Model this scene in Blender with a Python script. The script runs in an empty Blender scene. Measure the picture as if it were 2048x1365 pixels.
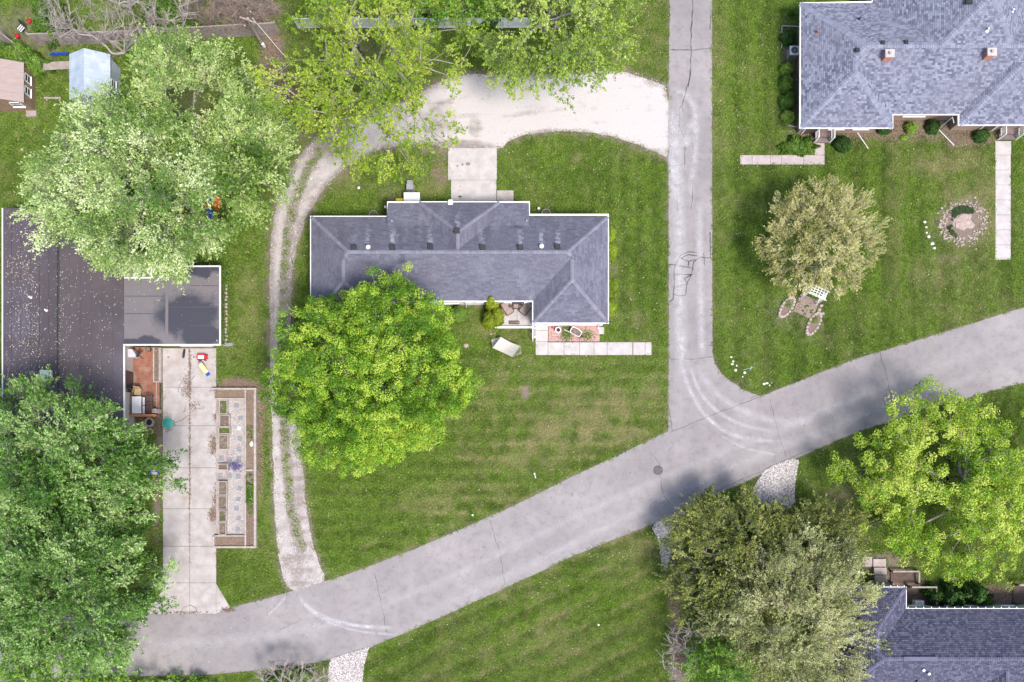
import bpy, bmesh, math, random
import numpy as np
from mathutils import Vector, Matrix
from mathutils.geometry import tessellate_polygon
random.seed(7); RNG = np.random.default_rng(7)
SC = bpy.context.scene; COL = SC.collection
R = math.radians
# ------------------------------------------------------------------ camera, sky, sun, exposure
CH = 70.0; PPM = 26.0; NX, NY = 1024.0, 960.0           # drone height, pixels per metre on the ground, foot of the drone
CY = (682.5 - NY) / PPM
cd = bpy.data.cameras.new('camera'); cam = bpy.data.objects.new('camera', cd); COL.objects.link(cam)
cam.location = (0, CY, CH); cam.rotation_euler = (0, 0, 0)
cd.sensor_width = 36; cd.lens = 36 * CH * PPM / 2048; cd.shift_y = (NY - 682.5) / 2048; cd.clip_end = 3000
SC.camera = cam
SUN_EL, SUN_AZ = 62.0, 143.0                             # elevation, compass azimuth (from north, clockwise)
w = bpy.data.worlds.new('World'); SC.world = w; w.use_nodes = True
wn = w.node_tree.nodes; bg = wn['Background']; sky = wn.new('ShaderNodeTexSky')
sky.sky_type = 'NISHITA'; sky.sun_disc = False; sky.sun_elevation = R(SUN_EL); sky.sun_rotation = R(SUN_AZ)
sky.dust_density = 2.5; sky.air_density = 1.0
w.node_tree.links.new(sky.outputs[0], bg.inputs[0]); bg.inputs[1].default_value = 0.15
sl = bpy.data.lights.new('sun', 'SUN'); so = bpy.data.objects.new('sun', sl); COL.objects.link(so)
sl.energy = 2.6; sl.angle = R(14); sl.color = (1.0, 0.95, 0.90)
so.rotation_euler = (R(90 - SUN_EL), 0, R(180 - SUN_AZ)); so.location = (20, -40, 60)
SC.view_settings.view_transform = 'Standard'; SC.view_settings.look = 'None'
SC.view_settings.exposure = 0.84; SC.view_settings.gamma = 1; SC.view_settings.use_curve_mapping = False

# ------------------------------------------------------------------ helpers
def P(px, py, z=0.0):
    k = (CH - z) / CH
    return Vector(((px - NX) / PPM * k, CY + (NY - py) / PPM * k, z))
def PX(pts, z=0.0): return [(P(a, b, z).x, P(a, b, z).y) for a, b in pts]

def hash2(ix, iy, s):
    h = (ix.astype(np.int64) * 374761393 + iy.astype(np.int64) * 668265263 + s * 69069 + 1013) & 0x7fffffff
    h = ((h ^ (h >> 13)) * 1274126177) & 0x7fffffff
    return ((h ^ (h >> 16)) & 0xffff) / 65535.0
def vnoise(x, y, sc, s=0):
    x = np.asarray(x, float) / sc; y = np.asarray(y, float) / sc
    ix = np.floor(x); iy = np.floor(y); fx = x - ix; fy = y - iy
    fx = fx * fx * (3 - 2 * fx); fy = fy * fy * (3 - 2 * fy)
    a = hash2(ix, iy, s); b = hash2(ix + 1, iy, s); c = hash2(ix, iy + 1, s); d = hash2(ix + 1, iy + 1, s)
    return (a * (1 - fx) + b * fx) * (1 - fy) + (c * (1 - fx) + d * fx) * fy
def fnoise(x, y, sc, s=0, o=3):
    t = 0; a = 1; n = 0
    for i in range(o): t = t + a * vnoise(x, y, sc / 2 ** i, s + 17 * i); n += a; a *= .55
    return t / n
def sstep(a, b, x):
    t = np.clip((x - a) / (b - a), 0, 1); return t * t * (3 - 2 * t)
def inpoly(x, y, poly):
    x = np.asarray(x); y = np.asarray(y); r = np.zeros(x.shape, bool); n = len(poly)
    for i in range(n):
        x1, y1 = poly[i]; x2, y2 = poly[(i + 1) % n]
        if y1 == y2: continue
        c = ((y1 > y) != (y2 > y)) & (x < (x2 - x1) * (y - y1) / (y2 - y1) + x1)
        r ^= c
    return r
def dseg(x, y, pts, closed=False):
    d = np.full(np.shape(x), 1e9); n = len(pts)
    for i in range(n if closed else n - 1):
        x1, y1 = pts[i]; x2, y2 = pts[(i + 1) % n]; dx, dy = x2 - x1, y2 - y1
        t = np.clip(((x - x1) * dx + (y - y1) * dy) / (dx * dx + dy * dy + 1e-9), 0, 1)
        d = np.minimum(d, np.hypot(x - x1 - t * dx, y - y1 - t * dy))
    return d
def smooth(pts, k=2, closed=False):
    for _ in range(k):
        o = []; n = len(pts)
        for i in range(n if closed else n - 1):
            a = pts[i]; b = pts[(i + 1) % n]
            o += [(a[0] * .75 + b[0] * .25, a[1] * .75 + b[1] * .25), (a[0] * .25 + b[0] * .75, a[1] * .25 + b[1] * .75)]
        if not closed: o = [pts[0]] + o + [pts[-1]]
        pts = o
    return pts
def ragged(pts, step=.3, amp=.1, seed=0):
    o = []; n = len(pts)
    for i in range(n):
        a = pts[i]; b = pts[(i + 1) % n]; L = math.hypot(b[0] - a[0], b[1] - a[1]); m = max(1, int(L / step))
        nx, ny = -(b[1] - a[1]) / (L + 1e-9), (b[0] - a[0]) / (L + 1e-9)
        for j in range(m):
            t = j / m; x = a[0] + (b[0] - a[0]) * t; y = a[1] + (b[1] - a[1]) * t
            q = (float(fnoise(x, y, .8, seed)) - .5) * 2 * amp
            o.append((x + nx * q, y + ny * q))
    return o

def link(o, parent=None):
    COL.objects.link(o)
    if parent: o.parent = parent
    return o
def wloc(o):
    l = Vector((0, 0, 0))
    while o: l += o.location; o = o.parent
    return l
def tag(o, label=None, cat=None, group=None, kind=None):
    if label: o['label'] = label
    if cat: o['category'] = cat
    if group: o['group'] = group
    if kind: o['kind'] = kind
    return o
def thing(name, label, cat, loc=(0, 0, 0), rz=0, group=None):
    o = bpy.data.objects.new(name, None); o.location = loc; o.rotation_euler = (0, 0, rz); o.empty_display_size = .3
    link(o); return tag(o, label, cat, group)
def mesh_np(name, verts, nper, mat, attrs=None, smooth_=False):
    """faces: consecutive runs of nper vertices"""
    me = bpy.data.meshes.new(name); verts = np.asarray(verts, dtype=np.float32); nv = len(verts); nf = nv // nper
    me.vertices.add(nv); me.vertices.foreach_set('co', verts.ravel())
    me.loops.add(nv); me.loops.foreach_set('vertex_index', np.arange(nv, dtype=np.int32))
    me.polygons.add(nf); me.polygons.foreach_set('loop_start', np.arange(0, nv, nper, dtype=np.int32))
    for k, a in (attrs or {}).items():
        at = me.attributes.new(k, 'FLOAT', 'FACE'); at.data.foreach_set('value', np.asarray(a, dtype=np.float32))
    me.update(calc_edges=True); me.materials.append(mat); return me

class MB:
    def __init__(s): s.v = []; s.f = []; s.a = []
    def add(s, vs, fs):
        b = len(s.v); s.v += [tuple(v) for v in vs]; s.f += [tuple(i + b for i in f) for f in fs]; return s
    def box(s, x0, x1, y0, y1, z0, z1):
        return s.add([(x0, y0, z0), (x1, y0, z0), (x1, y1, z0), (x0, y1, z0), (x0, y0, z1), (x1, y0, z1), (x1, y1, z1), (x0, y1, z1)],
                     [(3, 2, 1, 0), (4, 5, 6, 7), (0, 1, 5, 4), (1, 2, 6, 5), (2, 3, 7, 6), (3, 0, 4, 7)])
    def obox(s, c, sz, rz=0, rx=0, ry=0, taper=1):
        M = Matrix.Translation(Vector(c)) @ Matrix.Rotation(rz, 4, 'Z') @ Matrix.Rotation(ry, 4, 'Y') @ Matrix.Rotation(rx, 4, 'X')
        a, b, d = sz[0] / 2, sz[1] / 2, sz[2] / 2
        vs = [M @ Vector(p) for p in [(-a, -b, -d), (a, -b, -d), (a, b, -d), (-a, b, -d), (-a * taper, -b * taper, d), (a * taper, -b * taper, d), (a * taper, b * taper, d), (-a * taper, b * taper, d)]]
        return s.add(vs, [(3, 2, 1, 0), (4, 5, 6, 7), (0, 1, 5, 4), (1, 2, 6, 5), (2, 3, 7, 6), (3, 0, 4, 7)])
    def prism(s, pts, z0, z1, side=True):
        n = len(pts); ar = sum(pts[i][0] * pts[(i + 1) % n][1] - pts[(i + 1) % n][0] * pts[i][1] for i in range(n))
        if ar < 0: pts = pts[::-1]
        tr = tessellate_polygon([[Vector((p[0], p[1], 0)) for p in pts]])
        top = []
        for t in tr:
            a, b, c = (pts[i] for i in t)
            cr = (b[0] - a[0]) * (c[1] - a[1]) - (b[1] - a[1]) * (c[0] - a[0])
            top.append(tuple(t) if cr > 0 else tuple(t[::-1]))
        s.add([(p[0], p[1], z1) for p in pts], top)
        if side:
            vs = [(p[0], p[1], z0) for p in pts] + [(p[0], p[1], z1) for p in pts]
            s.add(vs, [(i, (i + 1) % n, n + (i + 1) % n, n + i) for i in range(n)])
        return s
    def cyl(s, c, r, h, n=12, r2=None, cap=True):
        r2 = r if r2 is None else r2; x, y, z = c
        vs = [(x + r * math.cos(2 * math.pi * i / n), y + r * math.sin(2 * math.pi * i / n), z) for i in range(n)] + \
             [(x + r2 * math.cos(2 * math.pi * i / n), y + r2 * math.sin(2 * math.pi * i / n), z + h) for i in range(n)]
        fs = [(i, (i + 1) % n, n + (i + 1) % n, n + i) for i in range(n)]
        if cap: fs += [tuple(range(n - 1, -1, -1)), tuple(range(n, 2 * n))]
        return s.add(vs, fs)
    def ring(s, c, r1, r2, h, n=16):
        x, y, z = c; vs = []
        for rr, zz in ((r1, z), (r2, z), (r2, z + h), (r1, z + h)):
            vs += [(x + rr * math.cos(2 * math.pi * i / n), y + rr * math.sin(2 * math.pi * i / n), zz) for i in range(n)]
        fs = []
        for k in range(4):
            a, b = k * n, ((k + 1) % 4) * n
            fs += [(a + i, a + (i + 1) % n, b + (i + 1) % n, b + i)[::-1] for i in range(n)]
        return s.add(vs, fs)
    def tube(s, pts, r, n=6, r2=None):
        pts = [Vector(p) for p in pts]; m = len(pts); r2 = r if r2 is None else r2; vs = []; fs = []
        for i, p in enumerate(pts):
            d = (pts[min(i + 1, m - 1)] - pts[max(i - 1, 0)]).normalized()
            u = d.cross(Vector((0, 0, 1))); u = u.normalized() if u.length > 1e-3 else Vector((1, 0, 0)); v = d.cross(u)
            rr = r + (r2 - r) * i / max(1, m - 1)
            for k in range(n):
                a = 2 * math.pi * k / n; vs.append(p + u * rr * math.cos(a) + v * rr * math.sin(a))
        for i in range(m - 1):
            for k in range(n):
                fs.append((i * n + k, i * n + (k + 1) % n, (i + 1) * n + (k + 1) % n, (i + 1) * n + k))
        fs += [tuple(range(n)), tuple(range((m - 1) * n, m * n))[::-1]]
        return s.add(vs, fs)
    def sph(s, c, r, n=12, m=8, jit=0, zmin=-1):
        if not hasattr(r, '__len__'): r = (r, r, r)
        vs = []; fs = []
        for i in range(m + 1):
            t = math.pi * i / m
            for k in range(n):
                a = 2 * math.pi * k / n; q = 1 + (random.random() - .5) * jit if 0 < i < m else 1
                vs.append((c[0] + r[0] * math.sin(t) * math.cos(a) * q, c[1] + r[1] * math.sin(t) * math.sin(a) * q, c[2] + r[2] * max(zmin, math.cos(t)) * q))
        for i in range(m):
            for k in range(n): fs.append((i * n + k, (i + 1) * n + k, (i + 1) * n + (k + 1) % n, i * n + (k + 1) % n))
        return s.add(vs, fs)
    def mesh(s, name, mat, smooth_=False, off=(0, 0, 0)):
        me = bpy.data.meshes.new(name); ox, oy, oz = off
        me.from_pydata([(v[0] - ox, v[1] - oy, v[2] - oz) for v in s.v], [], s.f)
        if smooth_: me.shade_smooth()
        me.materials.append(mat); return me
    def build(s, name, mat, parent=None, local=False, smooth_=False):
        off = wloc(parent) if (parent and not local) else (0, 0, 0)
        return link(bpy.data.objects.new(name, s.mesh(name, mat, smooth_, off)), parent)
def child(name, me, parent, loc=(0, 0, 0), rz=0, kind=None):
    o = bpy.data.objects.new(name, me); o.location = loc; o.rotation_euler = (0, 0, rz); link(o, parent)
    if kind: o['kind'] = kind
    return o
def kids(o): return [c for c in bpy.data.objects if c.parent == o]
def dup(root, loc, rz=None, label=None):
    r = root.copy(); link(r); r.location = loc
    if rz is not None: r.rotation_euler = (0, 0, rz)
    if label: r['label'] = label
    for ch in kids(root):
        c = ch.copy(); COL.objects.link(c); c.parent = r
        for g in kids(ch):
            d = g.copy(); COL.objects.link(d); d.parent = c
    return r

# ------------------------------------------------------------------ materials
def nt(m):
    m.use_nodes = True; t = m.node_tree; b = t.nodes['Principled BSDF']; return t, t.nodes, t.links, b
def mixc(t, fac, a, b, mode='MIX'):
    n = t.nodes.new('ShaderNodeMix'); n.data_type = 'RGBA'; n.blend_type = mode
    for s_, v in ((n.inputs[0], fac), (n.inputs[6], a), (n.inputs[7], b)):
        if isinstance(v, (int, float)): s_.default_value = v
        elif isinstance(v, tuple): s_.default_value = (*v[:3], 1)
        else: t.links.new(v, s_)
    return n.outputs[2]
def math_(t, op, a, b=None, c=None, clamp=False):
    n = t.nodes.new('ShaderNodeMath'); n.operation = op; n.use_clamp = clamp
    for i, v in enumerate((a, b, c)):
        if v is None: continue
        if isinstance(v, (int, float)): n.inputs[i].default_value = v
        else: t.links.new(v, n.inputs[i])
    return n.outputs[0]
def ramp(t, f, lo, hi):
    n = t.nodes.new('ShaderNodeMapRange'); n.inputs[1].default_value = lo; n.inputs[2].default_value = hi; t.links.new(f, n.inputs[0]); return n.outputs[0]
def noise(t, scale, detail=4, rough=.6, pos=None, stretch=None):
    g = t.nodes.new('ShaderNodeNewGeometry'); n = t.nodes.new('ShaderNodeTexNoise'); n.inputs['Scale'].default_value = scale
    n.inputs['Detail'].default_value = detail; n.inputs['Roughness'].default_value = rough
    src = g.outputs['Position']
    if stretch:
        mp = t.nodes.new('ShaderNodeMapping'); mp.inputs['Scale'].default_value = stretch; t.links.new(src, mp.inputs[0]); src = mp.outputs[0]
    t.links.new(src, n.inputs['Vector']); return n.outputs['Fac']
def attr(t, name, typ='GEOMETRY'):
    n = t.nodes.new('ShaderNodeAttribute'); n.attribute_name = name; n.attribute_type = typ; return n.outputs['Fac']
def M(name, c1, c2=None, scale=3, rough=.85, bump=.3, bscale=40, island=0, c3=None, s3=.5, metal=0, spec=.3, lo=.35, hi=.65, stretch=None, bdist=.02):
    m = bpy.data.materials.new(name); t, N, L, b = nt(m)
    c2 = c2 or tuple(x * .75 for x in c1)
    col = mixc(t, ramp(t, noise(t, scale, 6, .65, stretch=stretch), lo, hi), c1, c2)
    if c3: col = mixc(t, ramp(t, noise(t, s3, 5, .6), .48, .72), col, c3)
    if island:
        g = N.new('ShaderNodeNewGeometry'); f = math_(t, 'MULTIPLY_ADD', g.outputs['Random Per Island'], island * 2, 1 - island)
        col = mixc(t, 1.0, col, f, 'MULTIPLY')
    L.new(col, b.inputs['Base Color']); b.inputs['Roughness'].default_value = rough; b.inputs['Metallic'].default_value = metal
    b.inputs['Specular IOR Level'].default_value = spec
    if bump:
        bp = N.new('ShaderNodeBump'); bp.inputs['Strength'].default_value = bump; bp.inputs['Distance'].default_value = bdist
        L.new(noise(t, bscale, 5, .7), bp.inputs['Height']); L.new(bp.outputs[0], b.inputs['Normal'])
    return m
def leafM(name, ca, cb, cc, trans=.35, rough=.5, spec=.35):
    """ca dark / cb mid / cc light-yellow leaf; tone attribute is the clump, island random the leaf"""
    m = bpy.data.materials.new(name); t, N, L, b = nt(m)
    g = N.new('ShaderNodeNewGeometry')
    f = math_(t, 'MULTIPLY_ADD', g.outputs['Random Per Island'], .55, math_(t, 'MULTIPLY', attr(t, 'tone'), .75))
    f = math_(t, 'ADD', f, math_(t, 'MULTIPLY_ADD', noise(t, .22, 3), 1.5, -.75))
    c = mixc(t, ramp(t, f, .2, .75), ca, cb); c = mixc(t, ramp(t, f, .62, 1.15), c, cc)  # wide dark-to-light spread paints in crown shading that soft light leaves flat
    L.new(c, b.inputs['Base Color']); b.inputs['Roughness'].default_value = rough; b.inputs['Specular IOR Level'].default_value = spec
    tr = N.new('ShaderNodeBsdfTranslucent'); L.new(mixc(t, 1.0, c, (1.25, 1.15, .7), 'MULTIPLY'), tr.inputs[0])
    mx = N.new('ShaderNodeMixShader'); mx.inputs[0].default_value = trans
    L.new(b.outputs[0], mx.inputs[1]); L.new(tr.outputs[0], mx.inputs[2]); L.new(mx.outputs[0], N['Material Output'].inputs[0])
    return m
def shingleM(name, dark, mid, light, warm, big=.25, stain=None):
    m = bpy.data.materials.new(name); t, N, L, b = nt(m); g = N.new('ShaderNodeNewGeometry')
    r = g.outputs['Random Per Island']
    c = mixc(t, ramp(t, r, 0, .5), dark, mid); c = mixc(t, ramp(t, r, .5, 1), c, light)
    c = mixc(t, ramp(t, noise(t, big, 4), .4, .7), c, mixc(t, .6, c, warm))
    c = mixc(t, ramp(t, noise(t, 30, 3), .3, .8), c, mixc(t, .35, c, dark))
    if stain:
        s_ = attr(t, 'tone')
        c = mixc(t, math_(t, 'MAXIMUM', s_, 0.0, clamp=True), c, stain[0]); c = mixc(t, math_(t, 'MULTIPLY', s_, -1.0, clamp=True), c, stain[1])
    L.new(c, b.inputs['Base Color']); b.inputs['Roughness'].default_value = .93; b.inputs['Specular IOR Level'].default_value = .2
    bp = N.new('ShaderNodeBump'); bp.inputs['Strength'].default_value = .4; bp.inputs['Distance'].default_value = .01
    L.new(noise(t, 120, 2), bp.inputs['Height']); L.new(bp.outputs[0], b.inputs['Normal'])
    return m
m_white = M('white_paint', (.78, .77, .77), (.66, .65, .65), 2, .5, .05, 20)
m_siding = M('white_siding', (.80, .79, .79), (.70, .69, .69), 1.5, .6, .1, 20)
m_conc = M('concrete', (.42, .385, .375), (.32, .29, .28), 1.2, .9, .25, 60, island=.05, c3=(.30, .26, .24), s3=.8)
m_conc_lt = M('pale_concrete', (.46, .425, .41), (.36, .33, .32), 1.4, .9, .2, 60, island=.05)
m_conc_or = M('weathered_concrete', (.42, .36, .35), (.33, .28, .27), 2, .9, .25, 50, island=.06)
m_joint = M('joint_soil', (.10, .085, .07), (.06, .05, .04), 5)
m_glass = M('window_glass', (.03, .035, .045), (.02, .025, .03), 2, .08, 0, spec=.8)
m_bark = M('grey_bark', (.30, .27, .255), (.17, .15, .14), 3, .95, .6, 30)
m_bark_pale = M('pale_dead_bark', (.42, .37, .34), (.26, .22, .20), 3, .95, .6, 30)
m_black = M('black_plastic', (.02, .02, .022), (.035, .035, .035), 5, .5)
m_darkmetal = M('dark_metal', (.06, .06, .065), (.10, .10, .10), 5, .4, metal=.6)
m_grey = M('grey_metal', (.33, .33, .35), (.26, .26, .27), 5, .5, metal=.3)
m_wood = M('weathered_wood', (.36, .30, .26), (.24, .20, .175), 4, .9, .4, 30, island=.14)
m_fence = M('fence_wood', (.38, .32, .295), (.24, .20, .185), 3, .9, .4, 30, island=.22)
m_brownwood = M('dark_brown_wood', (.12, .085, .07), (.07, .05, .04), 4, .85, .4, 30, island=.2)
m_deck = M('red_brown_deck', (.30, .13, .085), (.20, .085, .055), 2.2, .75, .3, 30, island=.16, c3=(.33, .20, .16), s3=1.2)
m_timber = M('garden_timber', (.42, .36, .33), (.28, .24, .215), 4, .9, .3, 30, island=.1)
m_soil = M('garden_soil', (.095, .068, .052), (.19, .15, .125), 14, 1, .8, 30, lo=.3, hi=.75, c3=(.27, .22, .18), s3=6)
m_mulch = M('brown_mulch', (.14, .09, .07), (.26, .19, .16), 22, 1, .8, 40, lo=.3, hi=.75)
m_brick = M('red_brick', (.50, .22, .16), (.38, .17, .13), 12, .9, .5, 30)
m_steel = M('galvanised_steel', (.5, .5, .5), (.38, .38, .39), 8, .4, .1, metal=.7)
m_red = M('red_plastic', (.55, .02, .04), (.42, .015, .03), 4, .4, .05)
m_blue = M('blue_plastic', (.02, .08, .42), (.015, .06, .3), 4, .4, .05)
m_orange = M('orange_plastic', (.62, .12, .03), (.5, .09, .02), 4, .4, .05)
m_yellow = M('yellow_plastic', (.72, .55, .06), (.6, .44, .04), 4, .45, .05)
m_teal = M('teal_plastic', (.05, .27, .25), (.035, .20, .20), 8, .6, .2, 20)
m_chair = M('brown_wicker', (.13, .085, .07), (.08, .05, .045), 20, .8, .5, 60)
m_cushion = M('taupe_cushion', (.33, .26, .235), (.26, .20, .18), 5, .9, .2, 40)
m_tan = M('tan_plastic', (.52, .38, .2), (.42, .30, .16), 4, .6)
m_stone = M('field_stone', (.40, .34, .30), (.26, .22, .20), 5, .95, .6, 20, island=.15)
m_whitestone = M('white_stone', (.70, .66, .62), (.52, .48, .44), 5, .9, .6, 20, island=.1)
m_paver = M('blue_grey_slate', (.24, .25, .27), (.17, .18, .20), 4, .85, .3, 30, island=.12)
m_paver_w = M('pale_slate', (.5, .5, .51), (.4, .4, .41), 4, .85, .3, 30)
m_purple = M('purple_petals', (.07, .05, .26), (.12, .10, .40), 20, .7, 0)
m_rope = M('off_white_rope', (.52, .50, .45), (.40, .38, .34), 12, .9, .4, 60)
# ------------------------------------------------------------------ ground outlines (metres, from the plan of the streets)
ROAD = PX([(-320, 1242), (0, 1236), (160, 1232), (285, 1229), (432, 1227), (462, 1216), (560, 1190), (640, 1166), (700, 1147), (850, 1090), (1000, 1024), (1150, 951), (1337, 863), (1345, 855),
           (1400, 838), (1518, 794), (1700, 722), (1900, 661), (2048, 615), (2300, 540), (2300, 700), (2048, 765), (1850, 818), (1700, 870), (1605, 912), (1500, 960), (1350, 1026),
           (1310, 1046), (1150, 1111), (1000, 1181), (850, 1249), (735, 1297), (650, 1322), (560, 1338), (400, 1351), (205, 1353), (0, 1362), (-320, 1372)])
SIDE = PX([(1341, -420), (1339, 0), (1337, 200), (1337, 400), (1337, 862), (1360, 870), (1440, 850), (1530, 800), (1520, 792), (1490, 781), (1462, 764), (1441, 746), (1430, 728), (1425, 705), (1424, 400), (1424, 0), (1425, -420)])
LOT = smooth(PX([(1340, 176), (1300, 160), (1235, 140), (1130, 148), (1000, 152), (930, 146), (870, 165), (830, 195), (760, 215), (690, 240), (640, 272), (603, 305), (575, 350), (556, 400), (544, 450), (539, 520), (540, 640), (541, 760), (546, 900), (548, 1000),
           (553, 1080), (560, 1130), (570, 1172), (592, 1186), (630, 1174), (652, 1158), (640, 1135), (626, 1090), (613, 1020), (606, 950), (600, 860), (585, 760), (580, 640), (583, 560), (592, 500), (610, 440), (638, 390), (670, 352), (705, 325), (755, 300), (820, 290), (870, 288), (892, 300), (1003, 300), (1015, 283), (1060, 267), (1130, 263), (1200, 268), (1260, 283), (1310, 305), (1340, 318)]), 1, True)
STRIP = smooth(PX([(640, 300), (610, 350), (588, 410), (575, 470), (569, 560), (566, 700), (567, 820), (574, 940), (582, 1020), (594, 1075), (603, 1095)]), 1)
DRIVE = PX([(325, 696), (434, 696), (434, 1170), (461, 1216), (434, 1228), (285, 1229), (300, 1222), (325, 1180)])
GARDEN = PX([(427, 780), (517, 780), (517, 1095), (427, 1095)])
LANE1 = smooth(PX([(1600, 912), (1592, 950), (1588, 985), (1590, 1010), (1560, 1025), (1500, 1000), (1512, 965), (1535, 935)]), 1, True)
LANE2 = smooth(PX([(1352, 1024), (1300, 1050), (1318, 1080), (1325, 1140), (1335, 1140), (1345, 1080), (1370, 1040), (1368, 1020)]), 1, True)
LANE3 = PX([(738, 1294), (728, 1330), (718, 1420), (655, 1420), (658, 1330), (662, 1318)])
HOUSES = [PX([(636, 447), (1203, 447), (1203, 655), (1080, 655), (1066, 612), (636, 612)]), PX([(15, 430), (250, 430), (250, 545), (430, 545), (430, 700), (15, 900)]),
          PX([(1612, 30), (2200, 30), (2200, 262), (1612, 262)]), PX([(1670, 1185), (1808, 1185), (1808, 1215), (2200, 1215), (2200, 1500), (1670, 1500)])]
PATIO = PX([(896, 297), (994, 297), (994, 410), (902, 410)])
WALKS = [PX([(1070, 648), (1098, 648), (1098, 685), (1304, 685), (1304, 712), (1070, 712)]), PX([(1480, 310), (1629, 310), (1629, 280), (1650, 280), (1650, 330), (1480, 330)]), PX([(1989, 270), (2023, 270), (2023, 520), (1989, 520)]),
         PX([(1002, 608), (1066, 608), (1066, 660), (985, 660), (985, 640)]), PX([(1096, 650), (1200, 650), (1200, 686), (1096, 686)]), PX([(248, 690), (326, 690), (326, 835), (248, 835)]), PX([(1812, 1172), (2200, 1172), (2200, 1230), (1812, 1230)])]
# bare soil / brown litter and dry-grass patches: (cx, cy, rx, ry, strength)
SOIL = [(1900, 1195, 190, 26, 1.0), (1790, 1170, 50, 30, .9), (2030, 1195, 60, 26, 1.0), (545, 110, 28, 70, .9), (575, 230, 35, 75, .7), (620, 260, 40, 30, .6), (905, 350, 22, 60, .0), (880, 330, 20, 55, .65), (870, 300, 40, 14, .8), (945, 285, 70, 16, .7), (780, 385, 26, 20, .5), (475, 768, 46, 14, .95), (520, 850, 10, 90, .8), (522, 950, 8, 60, .5),
        (1352, 1200, 16, 190, .85), (1360, 1320, 20, 70, .9), (1680, 1010, 40, 60, .55), (1560, 1080, 200, 150, .35), (1770, 1130, 60, 30, .8), (1680, 600, 22, 12, .0), (1240, 146, 60, 12, .7), (1320, 300, 26, 22, .8), (1335, 420, 8, 120, .5),
        (480, 20, 90, 30, .9), (60, 60, 110, 60, .6), (360, 195, 60, 80, .5), (300, 850, 60, 18, .8), (200, 330, 120, 90, .3), (1610, 650, 60, 60, .0), (1800, 262, 160, 22, .85), (1620, 268, 30, 20, .6), (1580, 160, 18, 120, .7), (1930, 275, 60, 20, .8),
        (935, 600, 60, 18, .6), (1226, 540, 14, 100, .4), (448, 640, 8, 60, .5), (320, 880, 12, 60, .9), (313, 1000, 10, 90, .9), (100, 1000, 200, 260, .35), (745, 120, 120, 60, .5), (1100, 20, 150, 40, .4), (600, 1345, 60, 10, .6), (640, 1172, 24, 14, .6), (1560, 800, 6, 6, 0), (1475, 770, 30, 14, .35),
        (1925, 445, 50, 50, .95), (1862, 465, 9, 36, .5), (1900, 520, 30, 10, .45), (1573, 620, 34, 40, .5), (1625, 650, 30, 40, .4), (605, 860, 8, 12, .5), (1051, 785, 11, 14, 1.0), (1055, 760, 6, 20, .5), (740, 790, 28, 22, .5), (640, 1345, 50, 14, .4)]
DRY = [(1150, 860, 170, 45, .6), (1230, 830, 110, 50, .65), (1050, 905, 120, 35, .5), (1130, 800, 60, 24, .4), (1060, 740, 130, 24, .35), (880, 1020, 90, 30, .4), (930, 990, 120, 30, .3), (1300, 790, 30, 40, .5), (1000, 660, 70, 24, .45), (1010, 780, 60, 40, .35), (1240, 690, 70, 14, .4), (1270, 640, 30, 22, .45),
       (1950, 420, 90, 90, .5), (1900, 330, 90, 30, .5), (1880, 540, 70, 40, .35), (1790, 430, 22, 190, .3), (1920, 620, 160, 40, .2), (1160, 318, 20, 10, .6), (720, 350, 60, 30, .3), (860, 370, 50, 30, .35), (1300, 60, 40, 70, .35), (1270, 110, 40, 30, .4),
       (1100, 1260, 90, 40, .3), (1050, 1310, 130, 30, .3), (1030, 1190, 50, 20, .35), (1280, 1080, 30, 60, .3), (500, 620, 30, 90, .35), (480, 720, 40, 30, .2), (1445, 200, 10, 260, .25), (1440, 520, 14, 190, .2), (1050, 1000, 90, 30, .3), (1700, 960, 40, 60, .3), (1690, 880, 50, 40, .2), (1430, 180, 6, 300, .3)]
def blobs(x, y, L, seed):
    wob = .55 + .9 * fnoise(x, y, 1.6, seed)
    v = np.zeros(np.shape(x))
    for cx, cy, rx, ry, s_ in L:
        c = P(cx, cy); d = np.hypot((x - c.x) / (rx / PPM), (y - c.y) / (ry / PPM))
        v = np.maximum(v, s_ * sstep(1.35, .45, d * (1.45 - .5 * wob)))
    return v
def soil_f(x, y):
    x = np.asarray(x, float); y = np.asarray(y, float)
    v = blobs(x, y, SOIL, 3)
    v = v * sstep(.2, .55, fnoise(x, y, .9, 21) + v * .6)
    d = dseg(x, y, LOT, True); v = np.maximum(v, .75 * sstep(.75, .0, d + (fnoise(x, y, .7, 5) - .5) * .7))
    for rd in (ROAD, SIDE):
        d = dseg(x, y, rd, True); v = np.maximum(v, .6 * sstep(.3, .0, d + (fnoise(x, y, .5, 6) - .5) * .2))
    return np.clip(v, 0, 1)
def px_of(x, y): return x * PPM + NX, NY - (y - CY) * PPM
def dry_f(x, y):
    x = np.asarray(x, float); y = np.asarray(y, float); px, py = px_of(x, y)
    v = blobs(x, y, DRY, 9) * sstep(.25, .7, fnoise(x, y, .8, 31))* 1.35
    v = v * .85 + .16 * sstep(.5, .8, fnoise(x, y, 2.6, 12)) + .30 * sstep(.66, .85, vnoise(x, y, .2, 14))
    # mower passes leave dry clippings in lines
    a = (px > 850) & (px < 1335) & (py > 700) & (py < 1160)
    ln = np.exp(-(((py + 9 * fnoise(x, y, 7, 2) - 715) % 27.5 - 13) / 1.5) ** 2)
    v = v + np.where(a, 1.3 * ln * sstep(.42, .6, fnoise(x, y, .45, 41)), 0)
    b = (px > 720) & (px < 1320) & (py > 1060)
    q = (py + .48 * px + 6 * vnoise(x, y, 5, 8))
    v = v + np.where(b, .6 * np.exp(-(((q) % 46 - 20) / 3.5) ** 2) * sstep(.4, .6, fnoise(x, y, .6, 43)), 0)
    return np.clip(v, 0, 1)
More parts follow.
